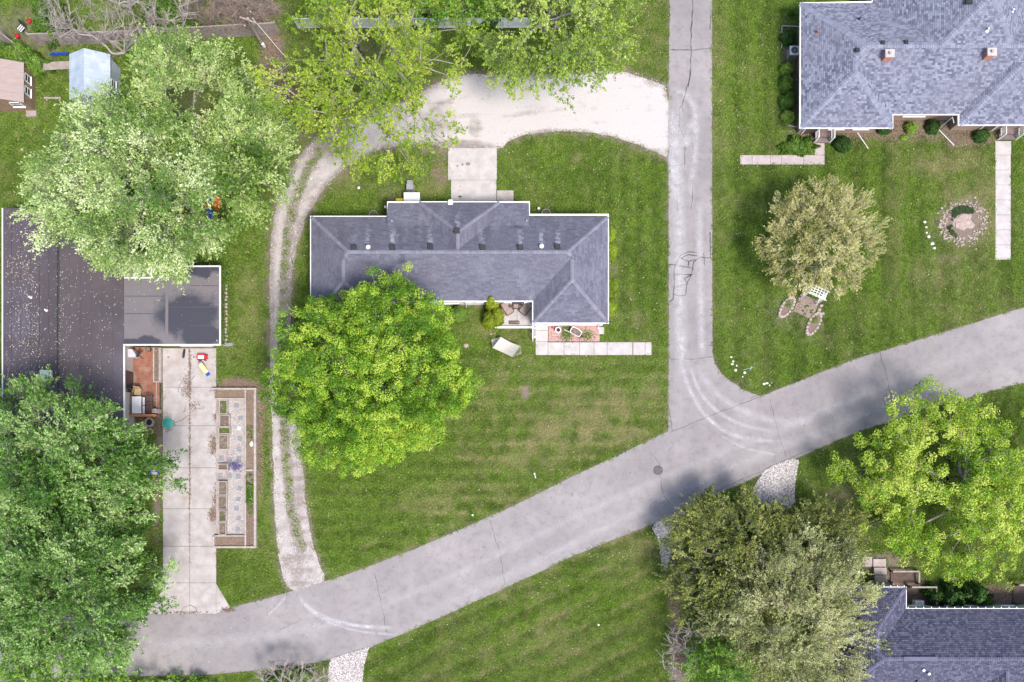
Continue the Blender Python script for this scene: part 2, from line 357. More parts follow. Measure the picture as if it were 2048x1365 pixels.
def tone_f(x, y):
    """mower stripes: blades laid one way or the other"""
    x = np.asarray(x, float); y = np.asarray(y, float); px, py = px_of(x, y)
    t = .5 + .8 * (fnoise(x, y, 3.2, 51) - .5) + .65 * (fnoise(x, y, .7, 57) - .5) + .5 * (fnoise(x, y, .28, 58, 2) - .5) + .12
    right = px > 1424
    xx = px + 8 * (fnoise(x, y, 6, 3) - .5)
    t = t + np.where(right & (py < 790), (.40 * np.sin(xx / 9.5) + .14 * np.sin(xx / 3.1)) * sstep(1424, 1500, px) + .6 * (np.exp(-((xx - 1456) / 6) ** 2) + np.exp(-((xx - 1740) / 5) ** 2) + np.exp(-((xx - 1800 - (py - 450) * .03) / 4) ** 2) + np.exp(-((xx - 1832 - (py - 450) * .03) / 5) ** 2)), 0)
    low = (px > 600) & (px < 1336) & (py > 690) & (py < 1190)
    t = t + np.where(low, .32 * np.sin((py + 5 * fnoise(x, y, 6, 3)) / 4.4), 0)
    bot = (px > 700) & (px < 1330) & (py > 1040)
    t = t + np.where(bot, .38 * np.sin((py + .48 * px) / 7.3), 0)
    lft = (px > 1217) & (px < 1336) & (py < 700) & (py > 300)
    t = t + np.where(lft, .3 * np.sin(px / 5), 0)
    return np.clip(t, 0, 1)

# ------------------------------------------------------------------ ground
def groundM(name):
    m = bpy.data.materials.new(name); t, N, L, b = nt(m)
    g1 = mixc(t, attr(t, 'tone'), (.035, .062, .010), (.065, .115, .018))
    g1 = mixc(t, ramp(t, noise(t, 9, 5), .3, .75), g1, mixc(t, .5, g1, (.09, .10, .03)))
    dry = mixc(t, ramp(t, noise(t, 14, 5), .3, .7), (.26, .22, .11), (.17, .15, .06))
    so_ = mixc(t, ramp(t, noise(t, 11, 6, .7), .35, .7), (.13, .095, .075), (.27, .22, .19))
    c = mixc(t, attr(t, 'dry'), g1, dry); c = mixc(t, attr(t, 'soil'), c, so_)
    L.new(c, b.inputs['Base Color']); b.inputs['Roughness'].default_value = 1; b.inputs['Specular IOR Level'].default_value = .1
    bp = N.new('ShaderNodeBump'); bp.inputs['Strength'].default_value = .7; bp.inputs['Distance'].default_value = .05
    L.new(noise(t, 18, 5, .7), bp.inputs['Height']); L.new(bp.outputs[0], b.inputs['Normal'])
    return m
m_ground = groundM('lawn_and_soil')
gx = np.concatenate([[-900, -300, -120, -60], np.arange(-44, 44.1, .28), [60, 120, 300, 900]])
gy = np.concatenate([[-900, -300, -120, -50], np.arange(-30, 30.1, .28), [50, 120, 300, 900]])
XX, YY = np.meshgrid(gx, gy); nx_, ny_ = len(gx), len(gy)
gv = np.stack([XX.ravel(), YY.ravel(), np.zeros(XX.size)], 1)
ii = np.arange(nx_ * ny_).reshape(ny_, nx_)
gf = np.stack([ii[:-1, :-1], ii[:-1, 1:], ii[1:, 1:], ii[1:, :-1]], -1).reshape(-1, 4)
me = bpy.data.meshes.new('ground'); me.from_pydata(gv.tolist(), [], gf.tolist())
for nm, fn in (('soil', soil_f), ('dry', dry_f), ('tone', tone_f)):
    at = me.attributes.new(nm, 'FLOAT', 'POINT'); at.data.foreach_set('value', fn(gv[:, 0], gv[:, 1]).astype(np.float32))
me.materials.append(m_ground); tag(link(bpy.data.objects.new('ground', me)), 'mown green lawn ground with dry and bare patches', kind='structure')

# scatter many small copies of a mesh on points, as ONE object of uncountable stuff
def scatter(name, label, pts, inst_me, attrs, smin, smax, tilt=.0, parent=None):
    me = bpy.data.meshes.new(name); me.vertices.add(len(pts)); me.vertices.foreach_set('co', np.asarray(pts, np.float32).ravel())
    for k, a in attrs.items():
        at = me.attributes.new(k, 'FLOAT', 'POINT'); at.data.foreach_set('value', np.asarray(a, np.float32))
    me.materials.append(inst_me.materials[0])
    o = link(bpy.data.objects.new(name, me), parent); tag(o, label, kind='stuff')
    src = bpy.data.objects.new(name + '_piece', inst_me)
    t = bpy.data.node_groups.new(name, 'GeometryNodeTree')
    t.interface.new_socket('Geometry', in_out='INPUT', socket_type='NodeSocketGeometry'); t.interface.new_socket('Geometry', in_out='OUTPUT', socket_type='NodeSocketGeometry')
    N = t.nodes; L = t.links; gi = N.new('NodeGroupInput'); go = N.new('NodeGroupOutput'); ip = N.new('GeometryNodeInstanceOnPoints'); oi = N.new('GeometryNodeObjectInfo')
    oi.inputs[0].default_value = src
    rv = N.new('FunctionNodeRandomValue'); rv.data_type = 'FLOAT_VECTOR'; rv.inputs[0].default_value = (-tilt, -tilt, 0); rv.inputs[1].default_value = (tilt, tilt, 6.283)
    rs = N.new('FunctionNodeRandomValue'); rs.data_type = 'FLOAT'; rs.inputs[2].default_value = smin; rs.inputs[3].default_value = smax; rs.inputs['Seed'].default_value = 5
    mp = N.new('GeometryNodeMeshToPoints')
    L.new(gi.outputs[0], mp.inputs[0]); L.new(mp.outputs[0], ip.inputs['Points']); L.new(oi.outputs['Geometry'], ip.inputs['Instance'])
    L.new(rv.outputs[0], ip.inputs['Rotation']); L.new(rs.outputs[1], ip.inputs['Scale']); L.new(ip.outputs[0], go.inputs[0])
    md = o.modifiers.new('scatter', 'NODES'); md.node_group = t
    return o
def grassM():
    m = bpy.data.materials.new('grass_blades'); t, N, L, b = nt(m)
    g = N.new('ShaderNodeNewGeometry')
    c = mixc(t, attr(t, 'tone', 'INSTANCER'), (.095, .205, .020), (.245, .425, .045))
    c = mixc(t, ramp(t, g.outputs['Random Per Island'], .0, 1.6), c, (.22, .27, .05))
    oi = N.new('ShaderNodeObjectInfo'); c = mixc(t, ramp(t, oi.outputs['Random'], .35, 1.25), c, (.018, .050, .004))
    c = mixc(t, ramp(t, oi.outputs['Random'], .22, -.25), c, (.34, .40, .10))
    c = mixc(t, attr(t, 'dry', 'INSTANCER'), c, (.40, .37, .18))
    L.new(c, b.inputs['Base Color']); b.inputs['Roughness'].default_value = .6; b.inputs['Specular IOR Level'].default_value = .25
    tr = N.new('ShaderNodeBsdfTranslucent'); L.new(c, tr.inputs[0]); mx = N.new('ShaderNodeMixShader'); mx.inputs[0].default_value = .3
    L.new(b.outputs[0], mx.inputs[1]); L.new(tr.outputs[0], mx.inputs[2]); L.new(mx.outputs[0], N['Material Output'].inputs[0]); return m
m_grass = grassM()
bl = []
for i in range(26):
    a = random.uniform(0, 6.28); r = .17 * math.sqrt(random.random()); x, y = r * math.cos(a), r * math.sin(a)
    d = random.uniform(0, 6.28); ln = random.uniform(.02, .07); h = random.uniform(.03, .075); wd = random.uniform(.010, .018)
    ux, uy = math.cos(d), math.sin(d)
    bl += [(x - uy * wd, y + ux * wd, 0), (x + uy * wd, y - ux * wd, 0), (x + ux * ln + uy * wd * .3, y + uy * ln - ux * wd * .3, h), (x + ux * ln - uy * wd * .3, y + uy * ln + ux * wd * .3, h)]
grass_me = mesh_np('grass_tuft', bl, 4, m_grass)
NG = 330000
pxy = np.stack([RNG.uniform(-43, 43, NG), RNG.uniform(-29.5, 29.5, NG)], 1)
keep = np.ones(NG, bool)
edge = (fnoise(pxy[:, 0], pxy[:, 1], .5, 77) - .5) * .25
for poly in [ROAD, SIDE, PATIO] + WALKS + HOUSES + [DRIVE, GARDEN]:
    x0, x1 = min(p[0] for p in poly) - .3, max(p[0] for p in poly) + .3
    keep &= ~inpoly(pxy[:, 0], pxy[:, 1], poly)
for poly in (LOT, LANE1, LANE2, LANE3):
    ins = inpoly(pxy[:, 0], pxy[:, 1], poly); dd = dseg(pxy[:, 0], pxy[:, 1], poly, True)
    if poly is LOT:
        ds = dseg(pxy[:, 0], pxy[:, 1], STRIP); ok = (ds < .28 + edge * 1.3) & (RNG.random(NG) < .6)
        ins &= ~ok
    keep &= ~(ins & (dd > .02 + edge * .6))
sv = soil_f(pxy[:, 0], pxy[:, 1]); keep &= RNG.random(NG) > sv * 1.05
pxy = pxy[keep]
gp = np.concatenate([pxy, np.full((len(pxy), 1), .0)], 1)
scatter('grass', 'short green lawn grass with dry flecks', gp, grass_me, {'tone': tone_f(pxy[:, 0], pxy[:, 1]), 'dry': dry_f(pxy[:, 0], pxy[:, 1])}, .5, 1.6, .22)

# ------------------------------------------------------------------ roads and gravel
def sheet(name, pts, z, mat, label, parent=None, kind='structure', thick=None):
    mb = MB().prism(pts, z if thick is None else z - thick, z, side=thick is not None)
    return tag(mb.build(name, mat, parent), label, kind=kind)
m_asphalt = M('bleached_asphalt', (.288, .264, .260), (.230, .210, .208), .35, .92, .35, 70, c3=(.32, .294, .288), s3=.22, lo=.3, hi=.7)
def asphalt_extra(m, tracks=False):
    t = m.node_tree; b = t.nodes['Principled BSDF']; src = b.inputs['Base Color'].links[0].from_socket
    c = mixc(t, ramp(t, noise(t, 45, 3, .8), .5, .95), src, mixc(t, .7, src, (.5, .46, .47)))
    c = mixc(t, ramp(t, noise(t, 22, 3, .8), .56, .74), c, mixc(t, .5, c, (.09, .08, .085)))
    c = mixc(t, ramp(t, noise(t, 1.6, 6, .75), .48, .68), c, mixc(t, .6, c, (.17, .15, .16)))
    c = mixc(t, ramp(t, noise(t, .12, 5, .7), .4, .65), c, mixc(t, .4, c, (.16, .145, .155)))
    t.links.new(c, b.inputs['Base Color'])
asphalt_extra(m_asphalt)
m_asphalt2 = M('old_lane_asphalt', (.36, .315, .325), (.30, .262, .272), .5, .92, .35, 70, c3=(.40, .36, .368), s3=.3, lo=.3, hi=.7); asphalt_extra(m_asphalt2)
road = sheet('road', ragged(ROAD, .5, .05, 2), .012, m_asphalt, 'wide grey asphalt street crossing the picture on the slant')
side = sheet('side_road', ragged(SIDE, .5, .04, 3), .016, m_asphalt, 'narrow straight grey asphalt lane with dark cracks')
def gravelM(name, hi_, lo_, dirt, sc=.35, dirtlo=.5, dirthi=.75):
    m = bpy.data.materials.new(name); t, N, L, b = nt(m)
    c = mixc(t, ramp(t, noise(t, 14, 6, .8), .3, .7), hi_, lo_)
    f = attr(t, 'dirt'); f2 = math_(t, 'ADD', f, math_(t, 'MULTIPLY_ADD', noise(t, 1.3, 5, .7), 1.0, -.5)); 
    c = mixc(t, ramp(t, f2, .25, .8), c, dirt)
    sp = ramp(t, noise(t, 30, 2, .6), .63, .70); c = mixc(t, math_(t, 'MULTIPLY', sp, .45), c, (.12, .10, .09))
    L.new(c, b.inputs['Base Color']); b.inputs['Roughness'].default_value = 1; b.inputs['Specular IOR Level'].default_value = .1
    bp = N.new('ShaderNodeBump'); bp.inputs['Strength'].default_value = .5; bp.inputs['Distance'].default_value = .03
    L.new(noise(t, 35, 4, .8), bp.inputs['Height']); L.new(bp.outputs[0], b.inputs['Normal']); return m
m_gravel = gravelM('limestone_gravel', (.54, .505, .49), (.38, .345, .33), (.25, .215, .20))
def gridsheet(name, poly, z, mat, label, dirtf, step=.25):
    """ragged sheet with a per-vertex dirt value, made from clipped grid cells"""
    pts = ragged(poly, .25, .09, 4); me = MB().prism(pts, z, z, side=False)
    bm = bmesh.new(); mm = me.mesh('tmp', mat); bm.from_mesh(mm); bmesh.ops.remove_doubles(bm, verts=bm.verts, dist=1e-4)
    xs = [p[0] for p in pts]; ys = [p[1] for p in pts]
    for ax, lo, hi in ((0, min(xs), max(xs)), (1, min(ys), max(ys))):
        v = lo + step
        while v < hi:
            co = (v, 0, 0) if ax == 0 else (0, v, 0); no = (1, 0, 0) if ax == 0 else (0, 1, 0)
            bmesh.ops.bisect_plane(bm, geom=bm.verts[:] + bm.edges[:] + bm.faces[:], plane_co=co, plane_no=no); v += step
    m2 = bpy.data.meshes.new(name); bm.to_mesh(m2); bm.free(); m2.materials.append(mat)
    co = np.empty(len(m2.vertices) * 3, np.float32); m2.vertices.foreach_get('co', co); co = co.reshape(-1, 3)
    at = m2.attributes.new('dirt', 'FLOAT', 'POINT'); at.data.foreach_set('value', dirtf(co[:, 0], co[:, 1]).astype(np.float32))
    return tag(link(bpy.data.objects.new(name, m2)), label, kind='structure')
def lot_dirt(x, y):
    px, py = px_of(x, y)
    d = .55 * sstep(1.0, .3, np.hypot((px - 950) / 22, (py - 255) / 30)) + .7 * sstep(1.1, .4, np.hypot((px - 930) / 70, (py - 290) / 14))
    d = d + .35 * sstep(960, 840, px) * sstep(330, 290, py) + .25 * sstep(1.2, .2, np.hypot((px - 890) / 40, (py - 240) / 50))
    edge_ = dseg(x, y, LOT, True); d = d + .45 * sstep(.5, .0, edge_) * (py < 700)
    st = dseg(x, y, STRIP); d = d + .62 * sstep(.55, .1, st) + np.where(px < 700, .42 + .15 * (fnoise(x, y, .9, 61) - .4), 0)
    d = d + .3 * sstep(1.1, .3, np.hypot((px - 1195) / 26, (py - 245) / 8))
    d = d + .25 * ((py > 430) & (px < 640)) * np.exp(-((px - 598) / 9) ** 2) + .3 * sstep(1.0, .3, np.hypot((px - 575) / 16, (py - 1125) / 26))
    ed_ = dseg(x, y, LOT, True)
    d = d + np.where(px > 860, .20 * np.exp(-((ed_ - 1.5 - .2 * fnoise(x, y, 3, 71)) / .22) ** 2) + .28 * sstep(.52, .72, fnoise(x * .35, y * 1.6, .9, 73)), .12 * sstep(.5, .7, fnoise(x, y, .6, 75)))
    # washboard on the right-hand wheel track
    d = d + .22 * ((py > 900) & (px > 583) & (px < 625)) * (np.sin(py / 4.2) > .5)
    return np.clip(d, 0, 1)
lot = gridsheet('gravel_driveway', LOT, .008, m_gravel, 'pale limestone gravel drive curving round the lawn', lot_dirt)
m_gravel2 = gravelM('coarse_gravel', (.42, .38, .375), (.24, .21, .205), (.22, .18, .17))
for nm_, pl, lb in (('gravel_apron', LANE1, 'coarse pale gravel apron below the slanting street'), ('gravel_path', LANE2, 'thin worn gravel strip beside olive tree'), ('gravel_lane', LANE3, 'pale gravel lane leaving the street at the bottom edge')):
    gridsheet(nm_, pl, .009, m_gravel2 if pl is not LANE3 else m_gravel, lb, lambda x, y: np.full(len(x), .15) + .2 * (fnoise(x, y, 1, 3) > .6))
# loose stones
def pebbleM(name, c1, c2, c3):
    m = bpy.data.materials.new(name); t, N, L, b = nt(m); a = attr(t, 'tone', 'INSTANCER')
    c = mixc(t, ramp(t, a, 0, .5), c1, c2); c = mixc(t, ramp(t, a, .5, 1), c, c3); L.new(c, b.inputs['Base Color']); b.inputs['Roughness'].default_value = .95; return m
m_peb = pebbleM('loose_pebbles', (.13, .11, .10), (.40, .36, .34), (.66, .63, .62))
def pebble_me(mat, s=.035):
    mb = MB(); mb.sph((0, 0, .3 * s), (s, s * .75, s * .5), 6, 4, .3); return mb.mesh('pebble', mat)
peb = pebble_me(m_peb)
def scatter_in(poly, n, fn=None):
    xs = [p[0] for p in poly]; ys = [p[1] for p in poly]
    q = np.stack([RNG.uniform(min(xs), max(xs), n), RNG.uniform(min(ys), max(ys), n)], 1); k = inpoly(q[:, 0], q[:, 1], poly)
    q = q[k]
    if fn is not None: q = q[RNG.random(len(q)) < fn(q[:, 0], q[:, 1])]
    return q
def near_edge(x, y):
    px, py = px_of(x, y); d = dseg(x, y, LOT, True); st = dseg(x, y, STRIP)
    return np.clip(.95 * sstep(.55, .0, d) + .8 * np.exp(-((st - .35) / .18) ** 2) + np.where((px < 700), .28, .02) + np.where((py > 1080), .35, 0), 0, 1)
OUT = [(p[0], p[1]) for p in LOT]
q = scatter_in([(-30, -24), (16, -24), (16, 24), (-30, 24)], 520000, lambda x, y: (dseg(x, y, LOT, True) < .22) * .22 * (fnoise(x, y, 1.4, 8) > .45) + inpoly(x, y, LOT) * near_edge(x, y) * .33)
scatter('gravel', 'loose grey and white stones on the gravel drive', np.c_[q, np.full(len(q), .010)], peb, {'tone': RNG.random(len(q)) ** 1.1}, .4, 1.25, .5)
q = np.concatenate([scatter_in(p_, 26000) for p_ in (LANE1, LANE2, LANE3)])
scatter('gravel', 'coarse loose stones on the gravel aprons south of the street', np.c_[q, np.full(len(q), .012)], peb, {'tone': RNG.random(len(q))}, .5, 2.0, .5)

q = scatter_in(ROAD, 5200); q = q[fnoise(q[:, 0], q[:, 1], 3, 91) > .42]
m_rlit = pebbleM('road_specks', (.05, .04, .045), (.16, .13, .13), (.60, .56, .55))
spk = MB().add([(-.04, 0, 0), (0, .012, .006), (.04, 0, .0), (0, -.012, .006)], [(0, 3, 2, 1)]).mesh('road_speck', m_rlit)
scatter('litter', 'small dark twigs and pale grit specks scattered on the street', np.c_[q, np.full(len(q), .040)], spk, {'tone': RNG.random(len(q))}, .4, 2.0, .1)
m_fleck = pebbleM('lawn_flecks', (.42, .36, .18), (.60, .56, .36), (.80, .78, .70))
flk = MB().add([(-.03, 0, 0), (0, .02, .0), (.03, 0, .0), (0, -.02, .0)], [(0, 3, 2, 1)]).mesh('lawn_fleck', m_fleck)
q = pxy[RNG.choice(len(pxy), 5000, replace=False)] + RNG.normal(0, .05, (5000, 2)); q = q[fnoise(q[:, 0], q[:, 1], 4, 93) > .40]
scatter('petals', 'pale petals and dead grass flecks sprinkled over the lawns', np.c_[q, np.full(len(q), .075)], flk, {'tone': RNG.random(len(q))}, .5, 1.5, .4)
# cracks and dust on the roads
m_tar = M('dark_crack_filler', (.05, .045, .05), (.09, .08, .085), 3, .8)
m_crack = M('open_crack', (.12, .10, .10), (.07, .06, .06), 3, .95)
def strip_mesh(pts, wd, z, jit=.0, uv=False):
    V = []; F = []; n = len(pts); UV = []
    acc = 0
    for i, p in enumerate(pts):
        a = pts[max(0, i - 1)]; b = pts[min(n - 1, i + 1)]; L_ = math.hypot(b[0] - a[0], b[1] - a[1]) + 1e-9
        nx, ny = -(b[1] - a[1]) / L_, (b[0] - a[0]) / L_; ww = wd * (1 + random.uniform(-jit, jit)) / 2
        if i: acc += math.hypot(p[0] - pts[i - 1][0], p[1] - pts[i - 1][1])
        V += [(p[0] + nx * ww, p[1] + ny * ww, z), (p[0] - nx * ww, p[1] - ny * ww, z)]; UV += [(acc, 0), (acc, 1)]
    for i in range(n - 1): F.append((2 * i + 1, 2 * i + 3, 2 * i + 2, 2 * i))
    return V, F, UV
def wiggle(pts, amp, step=.25):
    o = []
    for i in range(len(pts) - 1):
        a, b = pts[i], pts[i + 1]; L_ = math.hypot(b[0] - a[0], b[1] - a[1]); m_ = max(1, int(L_ / step))
        for j in range(m_):
            t = j / m_; o.append((a[0] + (b[0] - a[0]) * t + random.uniform(-amp, amp), a[1] + (b[1] - a[1]) * t + random.uniform(-amp, amp)))
    return o + [pts[-1]]
def crack(px, wd=.05, mat=None, parent=None, amp=.03, z=.020, name='crack'):
    pts = wiggle(PX(px), amp); V, F, _ = strip_mesh(pts, wd, z, .5)
    mb = MB(); mb.add(V, F); mb.build(name, mat or m_tar, parent or side)
Z = lambda L_: [(1300 + a / 2.623, 380 + b / 2.623) for a, b in L_]
for c_, w_ in (([(1384, -30), (1385, 25), (1382, 60), (1382, 98)], .07), ([(1382, 98), (1381, 150), (1370, 190), (1366, 205)], .05), ([(1366, 205), (1358, 222), (1358, 250), (1370, 280), (1369, 330)], .04), ([(1341, 100), (1380, 101), (1421, 98)], .06),
               ([(1422, 30), (1420, 60)], .06), ([(1380, 140), (1377, 175)], .05), ([(1365, 200), (1366, 225)], .03), ([(1370, 283), (1385, 285), (1388, 315), (1410, 322)], .03), ([(1338, 332), (1366, 331)], .02), ([(1384, 370), (1385, 400)], .03)):
    crack(c_, w_)
for c_ in ([(98, 392), (130, 395), (175, 402), (222, 413)], [(245, 330), (200, 325), (160, 345), (135, 385), (125, 430), (128, 490), (122, 545), (150, 558), (187, 552), (190, 500), (215, 450), (225, 415), (228, 377), (260, 357), (320, 357)],
           [(122, 550), (120, 575), (100, 588)], [(314, 222), (317, 355)], [(282, 332), (285, 398)], [(126, 442), (222, 446)], [(140, 510), (165, 500), (197, 494), (180, 466), (220, 446)], [(162, 360), (200, 342), (245, 345), (285, 357)], [(203, 376), (200, 402)], [(162, 360), (200, 375), (240, 366)]):
    crack(Z(c_), .07, amp=.02)
for c_ in ([(110, 892), (180, 884), (215, 890), (330, 874)], [(120, 1266), (330, 1180), (590, 1082)], [(96, 1120), (104, 1180), (118, 1265)], [(335, 875), (400, 980), (480, 1020), (580, 1085)], [(140, 20), (147, 120)], [(225, 20), (215, 100)]):
    crack(Z(c_), .035, m_crack, amp=.03)
for c_ in ([(1540, 800), (1553, 850), (1560, 880), (1572, 915)], [(1300, 905), (1318, 925), (1325, 985), (1340, 1010)], [(980, 1040), (1000, 1110), (1010, 1170)], [(750, 1145), (765, 1220), (775, 1270)], [(1760, 705), (1775, 760), (1790, 830)], [(600, 1240), (560, 1260)], [(1605, 905), (1450, 975), (1360, 1015)]):
    crack(c_, .03, m_crack, road, .05, .017)
for c_ in ([(0, 1238), (150, 1234)], [(1640, 745), (1500, 797)]): crack(c_, .03, m_crack, road, .05, .022)
def dustM():
    m = bpy.data.materials.new('limestone_dust'); t, N, L, b = nt(m); b.inputs['Base Color'].default_value = (.62, .60, .62, 1); b.inputs['Roughness'].default_value = 1
    uv = N.new('ShaderNodeUVMap'); sp = N.new('ShaderNodeSeparateXYZ'); L.new(uv.outputs[0], sp.inputs[0])
    e = math_(t, 'SUBTRACT', 1.0, math_(t, 'ABSOLUTE', math_(t, 'MULTIPLY_ADD', sp.outputs[1], 2.0, -1.0)))
    e = ramp(t, e, 0, .9); e2 = N.new('ShaderNodeMath'); e2.operation = 'SMOOTH_MIN'
    al = math_(t, 'MULTIPLY', e, ramp(t, noise(t, 1.4, 6, .75), .3, .7)); al = math_(t, 'MULTIPLY', al, attr(t, 'amount'), clamp=True)
    L.new(al, b.inputs['Alpha']); return m
m_dust = dustM()
def dust(px, wd, amt, parent, z=.024, sm=2):
    pts = smooth(PX(px), sm); V, F, UV = strip_mesh(pts, wd, z)
    me = bpy.data.meshes.new('dust_track'); me.from_pydata(V, [], F); ul = me.uv_layers.new()
    for p_ in me.polygons:
        for li in p_.loop_indices: ul.data[li].uv = UV[me.loops[li].vertex_index]
    n = len(pts); at = me.attributes.new('amount', 'FLOAT', 'POINT')
    for i in range(len(V)):
        s_ = (i // 2) / max(1, n - 1); at.data[i].value = amt * min(1, 5 * s_, 5 * (1 - s_))
    me.materials.append(m_dust); tag(link(bpy.data.objects.new('dust_track', me), parent), kind='stuff')
dust([(1363, 690), (1368, 750), (1384, 792), (1410, 833), (1445, 862), (1483, 876), (1530, 882), (1580, 884)], .50, .75, road, .028)
dust([(1376, 720), (1395, 780), (1426, 818), (1464, 842), (1506, 857), (1545, 862)], .45, .6, road, .030)
dust([(1390, 730), (1430, 790), (1490, 826), (1560, 846), (1640, 842)], .9, .5, road, .032)
dust([(1358, 180), (1352, 300), (1358, 420), (1360, 560), (1361, 700), (1370, 770)], 1.3, .7, side, .024)
dust([(1345, 215), (1344, 300), (1347, 400)], 1.0, .6, side, .027)
dust([(1398, 400), (1400, 520), (1402, 640), (1404, 720)], .8, .6, side, .025)
dust([(1392, 240), (1378, 260), (1370, 300)], 1.2, .6, side, .030)
dust([(1340, 180), (1380, 190), (1395, 240), (1388, 330), (1378, 420)], .8, .6, side, .033)
dust([(596, 1188), (608, 1208), (636, 1230), (680, 1246), (730, 1254), (790, 1256)], .45, .8, road, .028)
dust([(612, 1215), (650, 1243), (720, 1265), (800, 1270)], .3, .6, road, .030)
dust([(572, 1192), (556, 1212), (530, 1235)], .3, .5, road, .031)
dust([(820, 1240), (1000, 1160), (1200, 1060), (1400, 960), (1600, 880), (1800, 800), (2050, 720)], 1.1, .35, road, .033)
dust([(600, 1270), (800, 1200), (1000, 1110), (1200, 1010), (1400, 925), (1600, 840), (1800, 760), (2050, 670)], 1.0, .3, road, .035)
dust([(1440, 870), (1490, 900), (1560, 910)], .3, .5, road, .037)
dust([(300, 1290), (500, 1280), (700, 1240)], 1.3, .3, road, .039)
# manhole covers
def manhole(px, py, label):
    c = P(px, py, .0); t_ = thing('manhole_cover', label, 'manhole cover', (c.x, c.y, 0), 0, 'manhole covers in the street')
    MB().cyl((0, 0, 0), .29, .030, 28).build('lid', m_darkmetal, t_, True); MB().ring((0, 0, 0), .30, .36, .027, 28).build('frame', m_crack, t_, True)
    mb = MB()
    for k in range(-3, 4): mb.box(-.2, .2, k * .07 - .012, k * .07 + .012, .030, .036)
    mb.build('grip_bars', m_darkmetal, t_, True)
manhole(1316, 941, 'round iron manhole cover in the street near the junction'); manhole(232, 1290, 'round iron manhole cover in the street by lower left trees')

# ------------------------------------------------------------------ concrete
def slabs(name, label, rects, z, mat, base=None, gap=.012, tilt=.0, kind='structure', polys=()):
    """rects in picture-plan pixels x0,x1,y0,y1; joints are recessed over a dark base"""
    allp = [p for r in rects for p in PX([(r[0], r[2]), (r[1], r[3])])] + [p for q in polys for p in PX(q)]
    root = thing(name, label, None) if False else bpy.data.objects.new(name, None); link(root); tag(root, label, kind=kind)
    mb = MB()
    for (a, b, c, d) in rects:
        p, q = P(a, d), P(b, c); mb.box(p.x + .02, q.x - .02, p.y + .02, q.y - .02, 0, z - .03)
    for pl in polys: mb.prism(PX(pl), 0, z - .03)
    mb.build('joint_bed', m_joint, root)
    for (a, b, c, d) in rects:
        p, q = P(a, d), P(b, c); dz = random.uniform(-.006, .006)
        MB().box(p.x + gap, q.x - gap, p.y + gap, q.y - gap, .002, z + dz).build('slab', mat, root)
    for pl in polys: MB().prism(PX(pl), .002, z).build('slab', mat, root)
    return root
ys = [697, 775, 852, 936, 1018, 1093, 1166, 1228]
rc = []
for i in range(7):
    rc.append((326, 380, ys[i], ys[i + 1])); rc.append((380, 433, ys[i], ys[i + 1]))
drive = slabs('driveway', 'long pale concrete driveway of two rows of slabs', rc, .05, m_conc, polys=[[(433, 1168), (461, 1215), (433, 1227)], [(326, 1180), (326, 1228), (288, 1228), (302, 1215)]])
slabs('patio', 'square concrete patio slab behind the central house', [(896, 994, 297, 361), (902, 993, 361, 412)], .06, m_conc_lt)
slabs('path', 'L-shaped white concrete front walk of square slabs', [(1071, 1096, 648, 662), (1071, 1096, 662, 684), (1071, 1096, 684, 711), (1096, 1128, 685, 711), (1128, 1159, 685, 711), (1159, 1188, 685, 711), (1188, 1214, 685, 711), (1214, 1265, 685, 711), (1266, 1290, 685, 711), (1290, 1303, 685, 711)], .06, m_conc_lt)
slabs('path', 'weathered grey slab path by the grey-roofed duplex', [(1480, 1504, 311, 330), (1504, 1541, 311, 330), (1541, 1563, 311, 330), (1563, 1607, 311, 330), (1607, 1649, 311, 330), (1629, 1649, 287, 311)], .05, m_conc_or)
slabs('path', 'straight white concrete walk running down from duplex porch', [(1990, 2022, 283, 311)] + [(1990, 2021, 311 + 29.9 * i, 311 + 29.9 * (i + 1)) for i in range(7)], .05, m_conc_lt)
slabs('porch_floor', 'white concrete porch floor between the wings', [(1003, 1034, 608, 657), (1034, 1066, 608, 657)], .12, m_conc_lt)
tag(MB().box(P(994, 0).x, P(1027, 0).x, P(0, 410).y, P(0, 382).y, 0, .09).build('step_slab', m_conc_or), 'small low concrete slab beside the back patio', 'slab')
# oil stains and cracks on the patio and drive
m_stain = M('dark_stain', (.17, .14, .13), (.24, .20, .19), 5, .8)
def stain(px, py, rx, ry, z, parent, n=14):
    c = P(px, py); pts = [(c.x + rx / PPM * math.cos(6.283 * i / n) * random.uniform(.8, 1.15), c.y + ry / PPM * math.sin(6.283 * i / n) * random.uniform(.8, 1.15)) for i in range(n)]
    MB().prism(pts, z, z, False).build('stain', m_stain, parent)
pt = bpy.data.objects['patio']
for a in ((936, 329, 5, 3.5), (925, 330, 2.6, 2.4), (915, 333, 2.2, 2), (920, 353, 1.2, 1.6), (920, 374, 1.2, 1.2), (920, 382, 1, 1), (920, 394, 5, 1.6), (920, 395, 1.3, 4)): stain(*a, .0705, pt)
for a in ((337, 715, 2, 3), (1145, 990, 1, 3)): stain(*a, .0605, drive)
for c_ in ([(380, 756), (366, 762), (358, 772), (357, 785)], [(358, 775), (375, 785), (380, 795)], [(372, 805), (370, 825)], [(345, 850), (365, 840), (375, 832)], [(326, 800), (332, 790)], [(360, 1228), (366, 1217), (380, 1211), (392, 1216), (396, 1228)], [(385, 760), (390, 752)]):
    crack(c_, .03, m_crack, drive, .04, .058)
